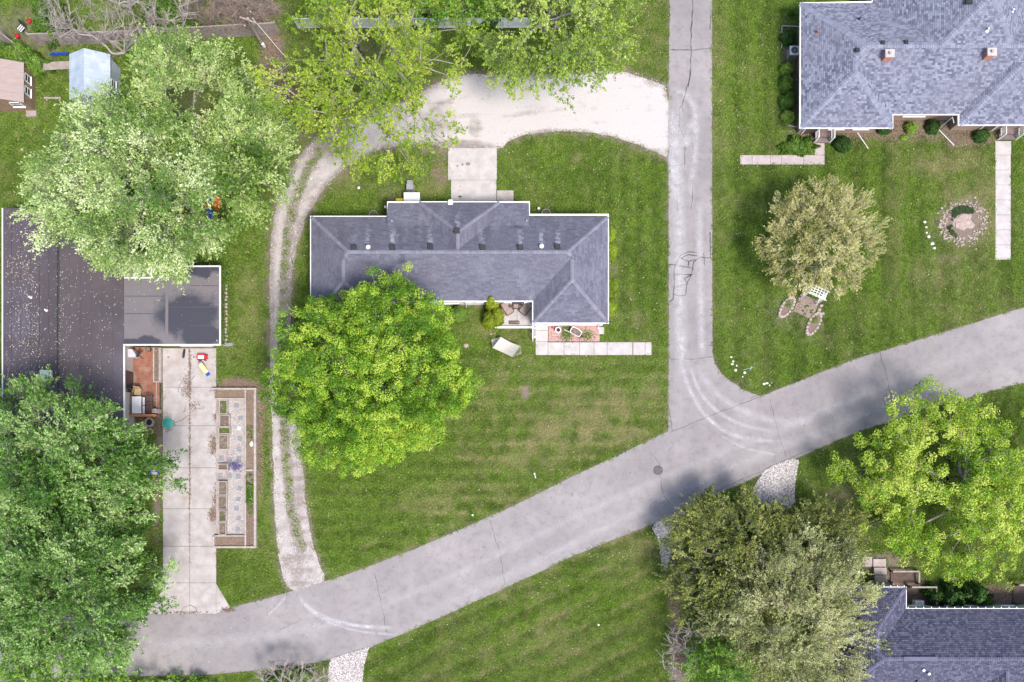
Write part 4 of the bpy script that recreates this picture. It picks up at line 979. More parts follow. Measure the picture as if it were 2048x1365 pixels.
MB().cyl((0, 0, .755), .25, .02, 24).build('fan_well', m_darkmetal, ac, True)
g_ = MB()
for r in (.08, .14, .20, .26): g_.ring((0, 0, .785), r - .006, r + .006, .01, 24)
g_.build('fan_guard', m_steel, ac, True)
fb = MB()
for k in range(4):
    an = k * math.pi / 2; fb.obox((.11 * math.cos(an), .11 * math.sin(an), .778), (.20, .07, .006), an, .2)
fb.cyl((0, 0, .772), .045, .025, 12); fb.build('fan_blades', m_grey, ac, True)

# ================================================================== house, lower right
ZL = 2.6; SL = .66
hl = thing('house', 'dark slate-blue shingled house partly under trees', 'house', P(1900, 1300))
W3 = [Wing((1658, 2230, 1218, 1396), ZL, (SL, SL, SL, SL)), Wing((1658, 1812, 1175, 1396), ZL, (SL, SL, SL, SL)), Wing((1930, 2056, 1330, 1425), ZL, (SL, SL, SL, None))]
F3 = roof_faces(W3)
m_sh3 = shingleM('slate_blue_shingle', (.042, .043, .072), (.076, .077, .12), (.13, .134, .185), (.085, .083, .118), .3)
m_under3 = M('slate_roof_underlay', (.03, .03, .045), (.04, .04, .055), 5)
shingle_roof(hl, F3, m_sh3, m_under3, course=.15, tab=.21, lift=.032, seed=3)
m_cap3 = M('slate_ridge_cap', (.13, .13, .19), (.10, .10, .15), 3, .9, .3, 60, island=.15)
yr3_ = (W3[0].r[2] + W3[0].r[3]) / 2; TIE[0] = lambda x, y: y < yr3_ + .02
ridge_caps(hl, auto_lines(W3, 0, SL, SL, SL, SL, 'x') + auto_lines(W3, 1, SL, SL, None, SL, 'y') + auto_lines(W3, 2, SL, SL, SL, None, 'y'), m_cap3, .26, .16, .015)
OUT3 = [(1658, 1175), (1812, 1175), (1812, 1218), (2230, 1218), (2230, 1396), (2056, 1396), (2056, 1425), (1930, 1425), (1930, 1396), (1658, 1396)]
trim(hl, OUT3, ZL, m_white, True, .09, .12)
m_greenwall = M('pale_green_siding', (.44, .47, .41), (.37, .40, .35), 2, .7, .15, 20)
walls(hl, OUT3, ZL, .06, m_greenwall, m_white)
yL = P(0, 1218, ZL).y - .06
for px in (1850, 1925, 1965, 2040): window(hl, (P(px, 0, ZL).x, yL, 1.5), .9, 1.1, N_)
hb = MB()
pa, pb = P(1812, 1218, ZL), P(2048, 1218, ZL)
for k in range(15):
    x = P(1816 + k * 15.5, 1218, ZL).x; MB().obox((x, pa.y + .07, ZL + .03), (.05, .16, .03)).build('gutter_bracket', m_white, hl)
for k in range(9):
    x = P(1700 + k * 13.5, 1175, ZL).x; MB().obox((x, P(0, 1175, ZL).y + .07, ZL + .03), (.05, .16, .03)).build('gutter_bracket', m_white, hl)
for px, py in ((1845, 1340), (1856, 1347)): round_vent(hl, surf(W3, px, py), m_white, .10)
pipe_vent(hl, surf(W3, 1833, 1363), m_black, .09, .3)
rv = surf(W3, 1840, 1318); MB().obox((rv.x, rv.y, rv.z + .03), (2.4, .3, .06)).build('ridge_vent', m_cap3, hl)
for px in (1869, 1997):
    t_ = P(px, 1216, ZL); downspout(hl, (t_.x, yL + .05, ZL - .1), (t_.x, yL + .10, 0), (t_.x - .12, yL + .75, .05))
ac2 = thing('air_conditioner', 'boxy pale air conditioner against the green wall of the lower house', 'air conditioner', P(1831, 1205))
MB().obox((0, 0, .36), (.66, .42, .72)).build('casing', m_white, ac2, True); MB().ring((0, 0, .722), .10, .16, .012, 18).build('fan_ring', m_grey, ac2, True); MB().obox((0, 0, .727), (.5, .04, .01)).build('grille', m_steel, ac2, True)
# dark timber patio frames behind the lower right house
def timberframe(px0, px1, py0, py1, label, h=.9):
    t_ = thing('timber_deck', label, 'timber frame', P((px0 + px1) / 2, (py0 + py1) / 2), 0, 'dark timber frames by the lower house')
    a, b = P(px0, py1), P(px1, py0)
    for i in range(int((b.y - a.y) / .15)): MB().box(a.x, b.x, a.y + i * .15, a.y + i * .15 + .14, .08 , .12 + random.uniform(0, .008)).build('plank', m_brownwood, t_)
    for x, y in ((a.x, a.y), (b.x, a.y), (a.x, b.y), (b.x, b.y)): MB().box(x - .07, x + .07, y - .07, y + .07, 0, h).build('post', m_brownwood, t_)
    for (x0, x1, y0, y1) in ((a.x, b.x, b.y - .06, b.y + .06), (b.x - .06, b.x + .06, a.y + .07, b.y - .065)): MB().box(x0, x1, y0, y1, h + .002, h + .09).build('rail', m_fence, t_)
timberframe(1813, 1862, 1172, 1208, 'dark plank deck in a timber frame in the corner of lower house'); timberframe(2025, 2075, 1168, 1206, 'dark plank deck in timber frame at the right edge by lower house')
timberframe(1780, 1832, 1142, 1166, 'small dark timber bed half under the yellow-green tree', .5)
stp = thing('wooden_steps', 'brown wooden steps by the corner of lower right house', 'steps', P(1758, 1158))
for i, (y0, y1, z) in enumerate(((1150, 1164, .5), (1135, 1149, .33), (1118, 1134, .17))):
    a, b = P(1745, y1), P(1770, y0); MB().box(a.x, b.x, a.y, b.y, 0, z).build('step', m_wood if i == 0 else m_conc_or, stp)
MB().box(P(1722, 0).x, P(1744, 0).x, P(0, 1134).y, P(0, 1114).y, 0, .06).build('slab', m_conc_or, stp)
MB().box(P(1735, 0).x, P(1785, 0).x, P(0, 1174).y, P(0, 1165).y, 0, .3).build('landing', m_fence, stp)
# ================================================================== left house: low dark gable with a flat carport roof
ZG = 2.5
left = thing('house', 'low house with dark seamed roof sprinkled with petals and a flat garage wing', 'house', P(150, 640))
m_mem = M('dark_purple_membrane', (.080, .064, .070), (.056, .046, .055), .25, .75, .15, 60, c3=(.10, .09, .115), s3=.2, spec=.35)
m_mem2 = M('dusty_flat_membrane', (.080, .074, .086), (.052, .052, .070), .3, .6, .1, 60, spec=.4)
SG = .16
xl, xr = P(5, 0, ZG).x, P(248, 0, ZG).x; xm = (xl + xr) / 2; yt, yb = P(0, 418, ZG).y, P(0, 900, ZG).y
def zg(x): return ZG + SG * ((x - xl) if x < xm else (xr - x))
nst = 6
for s_ in (0, 1):
    for i in range(nst):
        a = (xl + (xm - xl) * i / nst) if s_ == 0 else (xm + (xr - xm) * i / nst); b = a + (xm - xl) / nst; lap = .012 * (1 if s_ == 0 else -1)
        za, zb = zg(a + 1e-4) + .02 + (0 if s_ == 0 else .012), zg(b - 1e-4) + .02 + (.012 if s_ == 0 else 0)
        a += .006; b -= .006
        cuts = [yb, yb + random.uniform(4, 9), yb + random.uniform(11, 16), yt] if i % 2 else [yb, yb + random.uniform(6, 12), yt]
        for j in range(len(cuts) - 1):
            y0, y1 = cuts[j] + .005, cuts[j + 1] - .005
            mb = MB(); mb.add([(a, y0, za - .03), (b, y0, zb - .03), (b, y1, zb - .03), (a, y1, za - .03), (a, y0, za), (b, y0, zb), (b, y1, zb), (a, y1, za)], [(3, 2, 1, 0), (4, 5, 6, 7), (0, 1, 5, 4), (1, 2, 6, 5), (2, 3, 7, 6), (3, 0, 4, 7)])
            mb.build('roofing_sheet', m_mem, left)
MB().add([(xm - .10, yb, zg(xm) + .02), (xm, yb, zg(xm) + .06), (xm + .10, yb, zg(xm) + .02), (xm - .10, yt, zg(xm) + .02), (xm, yt, zg(xm) + .06), (xm + .10, yt, zg(xm) + .02)], [(0, 1, 4, 3), (1, 2, 5, 4)]).build('ridge_strip', m_black, left)
# flat garage roof
gx0, gx1, gy0, gy1 = P(248, 0, ZG).x, P(440, 0, ZG).x, P(0, 690, ZG).y, P(0, 533, ZG).y
def flatM():
    m = bpy.data.materials.new('stained_flat_roof'); t, N, L, b = nt(m)
    c = mixc(t, ramp(t, noise(t, .8, 5, .65), .35, .7), (.120, .108, .118), (.085, .08, .095)); f = math_(t, 'ADD', attr(t, 'wet'), math_(t, 'MULTIPLY_ADD', noise(t, 1.1, 6, .7), 1.1, -.55))
    c = mixc(t, ramp(t, f, .35, .72), c, (.036, .036, .052)); c = mixc(t, ramp(t, f, .30, .12), c, mixc(t, .4, c, (.19, .165, .165)))
    L.new(c, b.inputs['Base Color']); r_ = ramp(t, f, .4, .6); L.new(math_(t, 'MULTIPLY_ADD', r_, -.15, .75), b.inputs['Roughness']); return m
m_flat = flatM()
def wet(px, py):
    px = px + 26 * (fnoise(px, py, 22, 5) - .5); py = py + 22 * (fnoise(px, py, 18, 7) - .5)
    v = np.maximum(sstep(1.5, .5, np.hypot((px - 375) / 62, (py - 630) / 42)), sstep(1.2, .8, np.hypot((px - 282) / 44, (py - 690) / 14)))
    v = np.maximum(v, sstep(1.2, .7, np.hypot((px - 405) / 45, (py - 670) / 30)) * .9); v = np.maximum(v, sstep(1.2, .7, np.hypot((px - 400) / 60, (py - 535) / 20)) * .8); return v
nxs, nys = 48, 40; xs = np.linspace(gx0 + .02, gx1 - .04, nxs); ys_ = np.linspace(gy0 + .05, gy1 - .04, nys); X_, Y_ = np.meshgrid(xs, ys_)
me = bpy.data.meshes.new('flat_roof'); ii = np.arange(nxs * nys).reshape(nys, nxs)
me.from_pydata(np.stack([X_.ravel(), Y_.ravel(), np.full(X_.size, ZG + .03)], 1).tolist(), [], np.stack([ii[:-1, :-1], ii[:-1, 1:], ii[1:, 1:], ii[1:, :-1]], -1).reshape(-1, 4).tolist())
k_ = CH / (CH - ZG); pxx = X_.ravel() * PPM * k_ + NX; pyy = NY - (Y_.ravel() - CY) * PPM * k_
at = me.attributes.new('wet', 'FLOAT', 'POINT'); at.data.foreach_set('value', wet(pxx, pyy).astype(np.float32)); me.materials.append(m_flat)
fr = child('flat_roof', me, left); fr.location = -wloc(left)
MB().box(gx0, gx1, gy0, gy1, ZG - .12, ZG).build('roof_deck', m_mem2, left)
for a, b in (((334, 533), (334, 690)), ((334, 615), (440, 615)), ((380, 652), (440, 652)), ((248, 593), (334, 593)), ((248, 628), (334, 628)), ((380, 572), (440, 572))):
    a, b = P(*a, ZG), P(*b, ZG); MB().obox(((a.x + b.x) / 2, (a.y + b.y) / 2, ZG + .036), (max(.05, abs(b.x - a.x) - .1), max(.05, abs(b.y - a.y) - .1), .008)).build('seam', m_mem2, left)
MB().obox((P(334, 0, ZG).x, (gy0 + gy1) / 2, ZG + .042), (.22, gy1 - gy0 - .2, .005)).build('seam', m_flat, left)
trim(left, [(248, 690), (440, 690), (440, 533), (303, 533), (303, 556), (250, 556)], ZG + .04, m_white, False, .10, .14, 'edge_trim')
trim(left, [(5, 900), (5, 418)], ZG + .02, m_white, False, .09, .12, 'edge_trim'); trim(left, [(248, 832), (248, 694)], ZG + .03, m_white, False, .09, .14, 'edge_trim'); trim(left, [(248, 900), (248, 834)], ZG + .02, m_white, False, .08, .12, 'edge_trim')
trim(left, [(250, 900), (5, 900)], ZG, m_white, False, .09, .12, 'edge_trim')
m_leftwall = M('beige_siding', (.45, .40, .36), (.38, .34, .31), 2, .7, .15, 20)
walls(left, [(5, 418), (248, 418), (248, 533), (400, 533), (400, 690), (248, 690), (248, 900), (5, 900)], ZG, .25, m_leftwall, m_white)
yG = P(0, 690, ZG).y + .25
MB().obox((P(372, 0, ZG).x, yG - .03, 1.05), (2.5, .05, 2.1)).build('garage_door', m_white, left)
xW = P(248, 0, ZG).x - .25
MB().obox((xW + .02, P(0, 760, ZG).y, 1.05), (.05, 1.6, 2.0)).build('sliding_door', m_glass, left)
for px, py in ((62, 595), (96, 622)): p = P(px, py, ZG + .4); pipe_vent(left, Vector((p.x, p.y, zg(p.x))), m_white, .07, .3)
p = P(98, 753, ZG + .4); MB().obox((p.x, p.y, zg(p.x) + .15), (.8, .75, .26)).obox((p.x, p.y, zg(p.x) + .30), (.86, .8, .05)).build('skylight', m_white, left)
t_ = P(440, 689, ZG); downspout(left, (t_.x - .4, t_.y + .3, ZG - .1), (t_.x - .4, t_.y + .25, 0), (P(452, 692).x, P(452, 692).y, .1))
MB().obox((P(460, 690).x, P(460, 690).y, .08), (.5, .25, .12), .12).build('drain_extension', m_grey, left)
# petals blown on the dark roof
m_petal = pebbleM('pale_petals', (.30, .22, .17), (.50, .42, .33), (.74, .68, .58))
pet = MB().add([(-.028, 0, .0), (0, .013, .008), (.028, 0, .0), (0, -.013, .006)], [(0, 3, 2, 1)]).mesh('petal', m_petal)
def petals(n, fn, z):
    px = RNG.uniform(8, 438, n); py = RNG.uniform(420, 900, n); k = RNG.random(n) < fn(px, py); q = [P(a, b, ZG + .3) for a, b in zip(px[k], py[k])]
    return [(a.x, a.y, (zg(a.x) if a.x < xr else ZG + .01) + z) for a in q]
def petf(px, py):
    v = .38 + .9 * sstep(.45, .8, fnoise(px, py, 60, 4)) * (px < 125) + .55 * np.exp(-((px - 60) / 35) ** 2) * sstep(560, 620, py) * sstep(780, 640, py)
    v = v + .6 * np.exp(-((px - 128) / 7) ** 2) * sstep(500, 640, py)
    v = v * np.where(px > 248, np.where(py < 690, .30 * sstep(640, 560, py) + .03, 0), 1.0) * np.where((px > 160) & (px <= 248), .6, 1.0) * np.where((px > 86) & (px < 116), .35, 1)
    return np.clip(v * .8, 0, 1)
q = petals(10500, petf, .045)
po = scatter('petals', 'pale fallen petals and seeds over the dark left roof', q, pet, {'tone': RNG.random(len(q))}, .7, 2.0, .2)

# deck beside the left house
deck = thing('deck', 'red-brown plank deck tucked beside dark-roofed house', 'deck', P(285, 765))
a, b = P(250, 831), P(322, 696); zD = .32
MB().box(a.x, b.x, a.y, b.y, .02, zD - .045).build('deck_frame', m_brownwood, deck)
npl = int((b.y - a.y) / .142)
for i in range(npl):
    y0 = a.y + i * .142
    if y0 > P(0, 738).y: break
    MB().box(a.x, b.x, y0, y0 + .132, zD - .04, zD + random.uniform(-.003, .003)).build('plank', m_deck, deck)
yc = y0; nx2 = int((b.x - a.x) / .142)
for i in range(nx2): MB().box(a.x + i * .142, a.x + i * .142 + .132, yc + .005, b.y, zD - .04, zD + random.uniform(-.003, .003)).build('plank', m_deck, deck)
MB().box(a.x, P(321, 0).x, a.y - .12, a.y - .01, .1, .95).build('rail', m_deck, deck); MB().box(a.x, P(322, 0).x, a.y - .17, a.y + .02, .952, .99).build('rail_cap', M('orange_stained_wood', (.50, .22, .10), (.4, .17, .08), 3, .8, .2), deck)
MB().box(P(314, 0).x, P(323, 0).x, P(0, 828).y, P(0, 820).y, 0, 1.0).build('post', m_timber, deck)
MB().box(P(316, 0).x, P(317.5, 0).x, P(0, 820).y, P(0, 766).y, .33, .40).build('edge_board', m_wood, deck)
pb = thing('planter', 'long narrow white-edged planter between the deck and driveway', 'planter', P(317, 730))
a, b = P(310, 766), P(325, 697)
for x0, x1, y0, y1 in ((a.x, a.x + .09, a.y, b.y), (b.x - .14, b.x - .05, a.y, b.y), (b.x - .03, b.x + .03, a.y, b.y), (a.x + .095, b.x - .145, a.y, a.y + .09)): MB().box(x0, x1, y0, y1, 0, .40).build('board', m_timber, pb)
MB().box(a.x + .095, b.x - .145, a.y + .095, b.y, 0, .34).build('soil', m_soil, pb)
def table_top(): pass
tb = thing('table', 'long white-topped patio table on the deck', 'table', (P(277, 811, .7).x, P(277, 811, .7).y, zD))
MB().obox((0, 0, .72), (.70, 1.28, .04)).build('tabletop', m_white, tb, True)
for sx in (-1, 1):
    for sy in (-1, 1): MB().obox((sx * .29, sy * .56, .35), (.05, .05, .70)).build('leg', m_grey, tb, True)
def chair(px, py, rz, label, seatm, framem, group, back=.45, z=zD, s=1.0, arms=True):
    c = P(px, py, .5); t_ = thing('chair', label, 'chair', (c.x, c.y, z), rz, group); w_ = .5 * s
    MB().obox((0, 0, .42), (w_, w_, .05)).build('seat', seatm, t_, True); MB().obox((0, w_ * .5 + .06, .42 + back * .5), (w_, .05, back), 0, -.25).build('backrest', seatm, t_, True)
    for sx in (-1, 1):
        for sy in (-1, 1): MB().obox((sx * w_ * .45, sy * w_ * .42, .2), (.04, .04, .395)).build('leg', framem, t_, True)
        if arms: MB().obox((sx * (w_ * .5 + .03), 0, .62), (.05, w_ * 1.05, .035)).obox((sx * (w_ * .5 + .03), -w_ * .45, .52), (.035, .035, .17)).build('armrest', framem, t_, True)
    return t_
chair(278, 785, R(-8), 'tan plastic chair at the top end of the deck table', m_tan, m_tan, 'chairs round the deck table'); chair(262, 788, R(20), 'dark chair left of tan chair on the deck', m_chair, m_chair, 'chairs round the deck table')
chair(301, 799, R(-90), 'dark brown chair right of the deck table, upper one', m_chair, m_chair, 'chairs round the deck table'); chair(301, 818, R(-90), 'dark brown chair right of the deck table, lower one', m_chair, m_chair, 'chairs round the deck table')
m_greycush = M('grey_cushion', (.42, .42, .44), (.33, .33, .36), 5, .9)
chair(257, 803, R(90), 'grey cushioned chair left of the deck table, upper one', m_greycush, m_chair, 'chairs round the deck table'); chair(257, 821, R(90), 'grey cushioned chair left of the deck table, lower one', m_greycush, m_chair, 'chairs round the deck table')
bn = thing('bench', 'narrow white bench along the right side of deck table', 'bench', (P(290, 812, .5).x, P(290, 812, .5).y, zD))
for k in (-1, 1): MB().obox((0, k * .33, .42), (.16, .60, .04)).build('seat', m_white, bn, True)
for k in (-.6, 0, .6): MB().obox((0, k, .2), (.05, .05, .395)).build('leg', m_black, bn, True)
gr = thing('grill', 'covered grill under a pale grey cover at the top of deck', 'grill', (P(262, 708, .9).x, P(262, 708, .9).y, zD))
MB().prism([(-.5, -.3), (.42, -.3), (.5, -.12), (.2, .32), (-.5, .3)], .25, .92).build('cover', M('pale_grey_cover', (.5, .5, .53), (.40, .40, .44), 2, .7, .3, 12), gr, True)
MB().obox((.62, -.05, .75), (.22, .5, .04), -.5).build('side_shelf', m_black, gr, True)
for sx in (-1, 1): MB().cyl((sx * .35, 0, 0), .06, .26, 8).build('leg', m_black, gr, True)
um = thing('umbrella_stand', 'dark crossed-bar umbrella stand by the covered grill', 'umbrella stand', (P(281, 711).x, P(281, 711).y, zD))
for an in (.75, -.75): MB().obox((0, 0, .04), (.95, .045, .04), an).build('foot', m_black, um, True)
MB().cyl((0, 0, .06), .04, .35, 8).build('tube', m_black, um, True)
pp = thing('flower_pot', 'round black pot in the upper corner of deck', 'flower pot', (P(303, 701).x, P(303, 701).y, zD)); MB().cyl((0, 0, 0), .15, .3, 16, .2).build('pot', m_black, pp, True); MB().cyl((0, 0, .29), .17, .03, 16).build('soil', m_soil, pp, True)
fb = thing('fire_bowl', 'rough round stone fire bowl below the deck', 'fire bowl', P(300, 845))
for i in range(9):
    an = i * 6.283 / 9; MB().obox((.30 * math.cos(an), .30 * math.sin(an), .11), (.13, .22, .22 + random.uniform(-.03, .03)), an, taper=.9).build('stone', m_stone, fb, True)
MB().cyl((0, 0, 0), .26, .05, 16).build('ash', m_black, fb, True)
bk2 = thing('bucket', 'small white bucket below deck beside the trees', 'bucket', P(260, 844)); MB().cyl((0, 0, 0), .12, .3, 14, .15, cap=False).cyl((0, 0, .0), .12, .02, 14).build('body', m_white, bk2, True); MB().tube([(-.15, 0, .3), (0, 0, .38), (.15, 0, .3)], .01, 5).build('handle', m_steel, bk2, True)
# toys on the driveway
tu = thing('sandbox', 'round teal lidded sandbox at the edge of driveway', 'sandbox', P(337, 847))
pts = [(.43 * (1 + .07 * math.sin(6 * t)) * math.cos(t), .43 * (1 + .07 * math.sin(6 * t)) * math.sin(t)) for t in [6.283 * i / 48 for i in range(48)]]
MB().prism(pts, 0, .16).build('rim', M('green_plastic', (.12, .40, .28), (.10, .33, .24), 8, .5), tu, True)
MB().sph((0, 0, .14), (.38, .38, .13), 24, 10, 0).build('lid', m_teal, tu, True)
wg = thing('wagon', 'red toy wagon with white bed and black handle on the driveway', 'wagon', (P(406, 716).x, P(406, 716).y, .05))
MB().prism([(-.32, -.2), (.30, -.2), (.36, -.08), (.36, .08), (.30, .2), (-.32, .2), (-.37, .1), (-.37, -.1)], .14, .34).build('tub', m_red, wg, True)
MB().obox((-.03, 0, .345), (.46, .26, .012)).build('bed_liner', m_white, wg, True)
for sy in (-1, 1):
    MB().obox((0, sy * .185, .40), (.6, .03, .1)).build('side_panel', m_red, wg, True)
    for sx in (-1, 1):
        wh = MB(); wh.tube([(sx * .24, sy * .19, .09), (sx * .24, sy * .25, .09)], .09, 14); wh.build('wheel', m_black, wg, True)
MB().tube([(-.36, 0, .2), (-.56, 0, .24), (-.62, 0, .25)], .014, 6).tube([(-.62, -.08, .25), (-.62, .08, .25)], .016, 6).build('handle', m_black, wg, True)
for sy in (-1, 1): MB().obox((.43, sy * .1, .36), (.16, .1, .14), sy * .4, taper=.7).build('seat_back', m_red, wg, True)
sl_ = thing('toddler_slide', 'small toy slide, yellow chute with blue foot, on the driveway', 'toy slide', (P(411, 740).x, P(411, 740).y, .05), R(-58))
MB().add([(-.45, -.13, .42), (.28, -.13, .1), (.28, .13, .1), (-.45, .13, .42), (-.45, -.13, .38), (.28, -.13, .06), (.28, .13, .06), (-.45, .13, .38)], [(0, 1, 2, 3), (7, 6, 5, 4), (0, 4, 5, 1), (2, 6, 7, 3), (1, 5, 6, 2), (3, 7, 4, 0)]).build('chute', M('pale_yellow_plastic', (.80, .72, .28), (.72, .64, .22), 4, .4, 0), sl_, True)
for sy in (-1, 1): MB().obox((-.08, sy * .15, .28), (.78, .03, .09), 0, 0, R(23.5)).build('side_rail', m_yellow, sl_, True)
MB().obox((.40, 0, .05), (.26, .30, .10)).build('foot_pad', m_blue, sl_, True); MB().obox((-.52, 0, .2), (.14, .34, .4)).build('ladder', m_grey, sl_, True)
sk = thing('skateboard', 'dark skateboard lying on the driveway under the garage eave', 'skateboard', (P(369, 708).x, P(369, 708).y, .05), R(82))
MB().prism([(.36 * math.cos(t) if abs(math.cos(t)) > .0 else 0, .1 * math.copysign(abs(math.sin(t)) ** .5, math.sin(t))) for t in [6.283 * i / 20 for i in range(20)]], .08, .10).build('board', m_black, sk, True)
for sx in (-1, 1):
    for sy in (-1, 1): MB().tube([(sx * .22, sy * .05, .035), (sx * .22, sy * .09, .035)], .03, 10).build('wheel', m_grey, sk, True)
kc = thing('kids_chair', 'blue plastic child chair with red and white seat beside the driveway', 'child chair', P(313, 944))
MB().obox((0, 0, .3), (.5, .42, .05)).build('seat', M('candy_seat', (.55, .30, .34), (.6, .55, .58), 20, .5, 0), kc, True); MB().obox((0, .26, .5), (.5, .06, .42), 0, -.2).build('backrest', m_blue, kc, True)
for sx in (-1, 1): MB().obox((sx * .29, 0, .42), (.12, .46, .05)).build('armrest', m_blue, kc, True)
for sx in (-1, 1):
    for sy in (-1, 1): MB().obox((sx * .24, sy * .17, .14), (.06, .06, .28)).build('leg', m_blue, kc, True)
hp = thing('hose_rack', 'thin black wire rack leaning over garden corner', 'wire rack', P(424, 788)); MB().tube([(-.2, .18, .03), (-.2, -.2, .03), (.22, -.22, .03), (.3, .2, .5), (-.2, .2, .03)], .013, 5).tube([(.3, .2, .5), (.62, .26, .52), (.5, .1, .5)], .013, 5).build('frame', m_black, hp, True)

# ================================================================== raised garden
gd = thing('raised_garden', 'long timber-edged raised garden of gravel between driveway and gravel drive', 'garden', P(472, 937))
def tb_(x0, x1, y0, y1, z=.32, parent=gd):
    a, b = P(x0, y1), P(x1, y0); MB().box(a.x, b.x, a.y, b.y, 0, z + random.uniform(-.008, .008)).build('timber', m_timber, parent)
for a in ((427, 515, 777, 781, .34), (510, 514.5, 781.5, 860, .34), (510, 514.5, 860.3, 950, .345), (510, 514.5, 950.3, 1040, .338), (510, 514.5, 1040.3, 1092, .34), (431, 491, 797, 800.5, .32), (491.5, 494.5, 781.5, 939, .33), (491.5, 494.5, 943.5, 1092, .33), (491, 509.5, 939.5, 943, .33), (431, 491, 1070.5, 1073, .32), (429, 515, 1092.4, 1096, .34), (428.6, 431.4, 1073.3, 1092, .32), (430, 432, 781.5, 797, .32)): tb_(*a)
def patch(name, x0, x1, y0, y1, z, mat, parent, label=None):
    a, b = P(x0, y1), P(x1, y0); o = MB().box(a.x, b.x, a.y, b.y, .0, z).build(name, mat, parent)
    if label: o['label'] = label
    return o
m_straw = M('straw_soil', (.29, .23, .185), (.12, .09, .075), 16, 1, .8, 30, lo=.3, hi=.75, c3=(.12, .16, .04), s3=2)
m_whitegrav = M('white_garden_gravel', (.44, .39, .37), (.24, .20, .185), 20, 1, .9, 30, lo=.35, hi=.75, c3=(.22, .17, .15), s3=.9)
patch('soil', 432, 491.4, 781.2, 797, .2, m_straw, gd); patch('soil', 431.5, 491.4, 1073, 1092, .2, m_straw, gd); patch('soil', 494.6, 510, 781.2, 939.4, .2, m_straw, gd); patch('soil', 494.6, 510, 943.1, 1092.2, .18, m_soil, gd)
patch('gravel_bed', 433, 491.4, 800.6, 1070.4, .08, m_whitegrav, gd)['kind'] = 'structure'
q = scatter_in(PX([(458, 801), (491, 801), (491, 1070), (456, 1070)]), 60000); 
scatter('gravel', 'white gravel bed between garden planter boxes', np.c_[q[:16000], np.full(min(16000, len(q)), .082)], peb, {'tone': .15 + .8 * RNG.random(min(16000, len(q)))}, .4, .9, .5)
q = np.concatenate([scatter_in(PX([(495, 782), (509, 782), (509, 938), (495, 938)]), 12000)[:2600], scatter_in(PX([(433, 782), (491, 782), (491, 796), (433, 796)]), 5000)[:1200], scatter_in(PX([(433, 1074), (491, 1074), (491, 1091), (433, 1091)]), 5000)[:1300], scatter_in(PX([(495, 1015), (509, 1015), (509, 1091), (495, 1091)]), 6000)[:1000]])
scatter('mulch', 'dry leaf litter inside timber garden beds', np.c_[q, np.full(len(q), .205)], lit, {'tone': .4 + .6 * RNG.random(len(q))}, .6, 1.3, .4)
PAV = [(287, 200, 10), (320, 300, 0), (310, 378, 3), (314, 460, 12), (303, 542, -4), (170, 612, -6), (230, 620, 4), (305, 615, 12), (162, 748, -2), (233, 752, -6), (302, 755, 4), (313, 848, 16), (302, 930, 6), (288, 1003, 0), (305, 1080, 8), (297, 1165, 10)]
pm = MB().obox((0, 0, 0), (.34, .34, .05), taper=.97).mesh('stepping_stone', m_paver); pm2 = MB().obox((0, 0, 0), (.33, .33, .05), taper=.97).mesh('stepping_stone', m_paver_w)
for i, (a, b, r) in enumerate(PAV):
    c = P(400 + a / 3.9, 760 + b / 3.9); o = child('stepping_stone', pm2 if i == 2 else pm, gd, Vector((c.x, c.y, .10)) - wloc(gd), R(-r))
    if i == 2: o['label'] = 'pale stepping stone'
PB = [((160, 225, 160, 270), 'green', 'wooden planter box of green herbs at the top of garden row'), ((162, 242, 275, 370), 'soil', 'wooden planter box of dark soil under the herb box'), ((155, 248, 372, 425), 'green', 'short wooden planter box of greenery, third from the top'), ((155, 232, 430, 545), 'soil', 'wooden planter box of bare soil, fourth from the top'),
      ((150, 230, 655, 705), 'soil', 'shallow wooden planter box beside the purple flowers'), ((153, 223, 790, 900), 'leaf', 'wooden planter box of leaf litter just below the purple flowers'), ((150, 220, 903, 1010), 'soil', 'wooden planter box of darkest soil in the lower garden row'), ((155, 218, 1018, 1105), 'weed', 'wooden planter box with weeds, second from the bottom'), ((155, 215, 1110, 1210), 'soil', 'bottom wooden planter box of the garden row')]
m_herb = leafM('herb_leaf', (.04, .09, .012), (.11, .21, .025), (.25, .36, .07))
def leafpatch(name, px0, px1, py0, py1, z, n, s, mat, parent, h=.15, blob=False):
    a, b = P(px0, py1), P(px1, py0); V = []; T = []
    for i in range(n):
        c = Vector((random.gauss((a.x + b.x) / 2, (b.x - a.x) / 3.4), random.gauss((a.y + b.y) / 2, (b.y - a.y) / 3.4), z + random.uniform(0, h))) if blob else Vector((random.uniform(a.x, b.x), random.uniform(a.y, b.y), z + random.uniform(0, h)))
        if not blob and float(vnoise(c.x, c.y, .22, 3)) < .3: continue
        d = Vector((random.gauss(0, 1), random.gauss(0, 1), random.gauss(0, .4))).normalized(); e = d.cross(Vector((random.gauss(0, .5), random.gauss(0, .5), 1))).normalized(); ss = s * random.uniform(.6, 1.3)
        V += [c - d * ss, c + e * ss * .45, c + d * ss, c - e * ss * .45]; T.append(random.random())
    me = mesh_np(name, V, 4, mat, {'tone': T}); o = child(name, me, parent); o.location = -wloc(parent) if parent else (0, 0, 0); o['kind'] = 'stuff'; return o
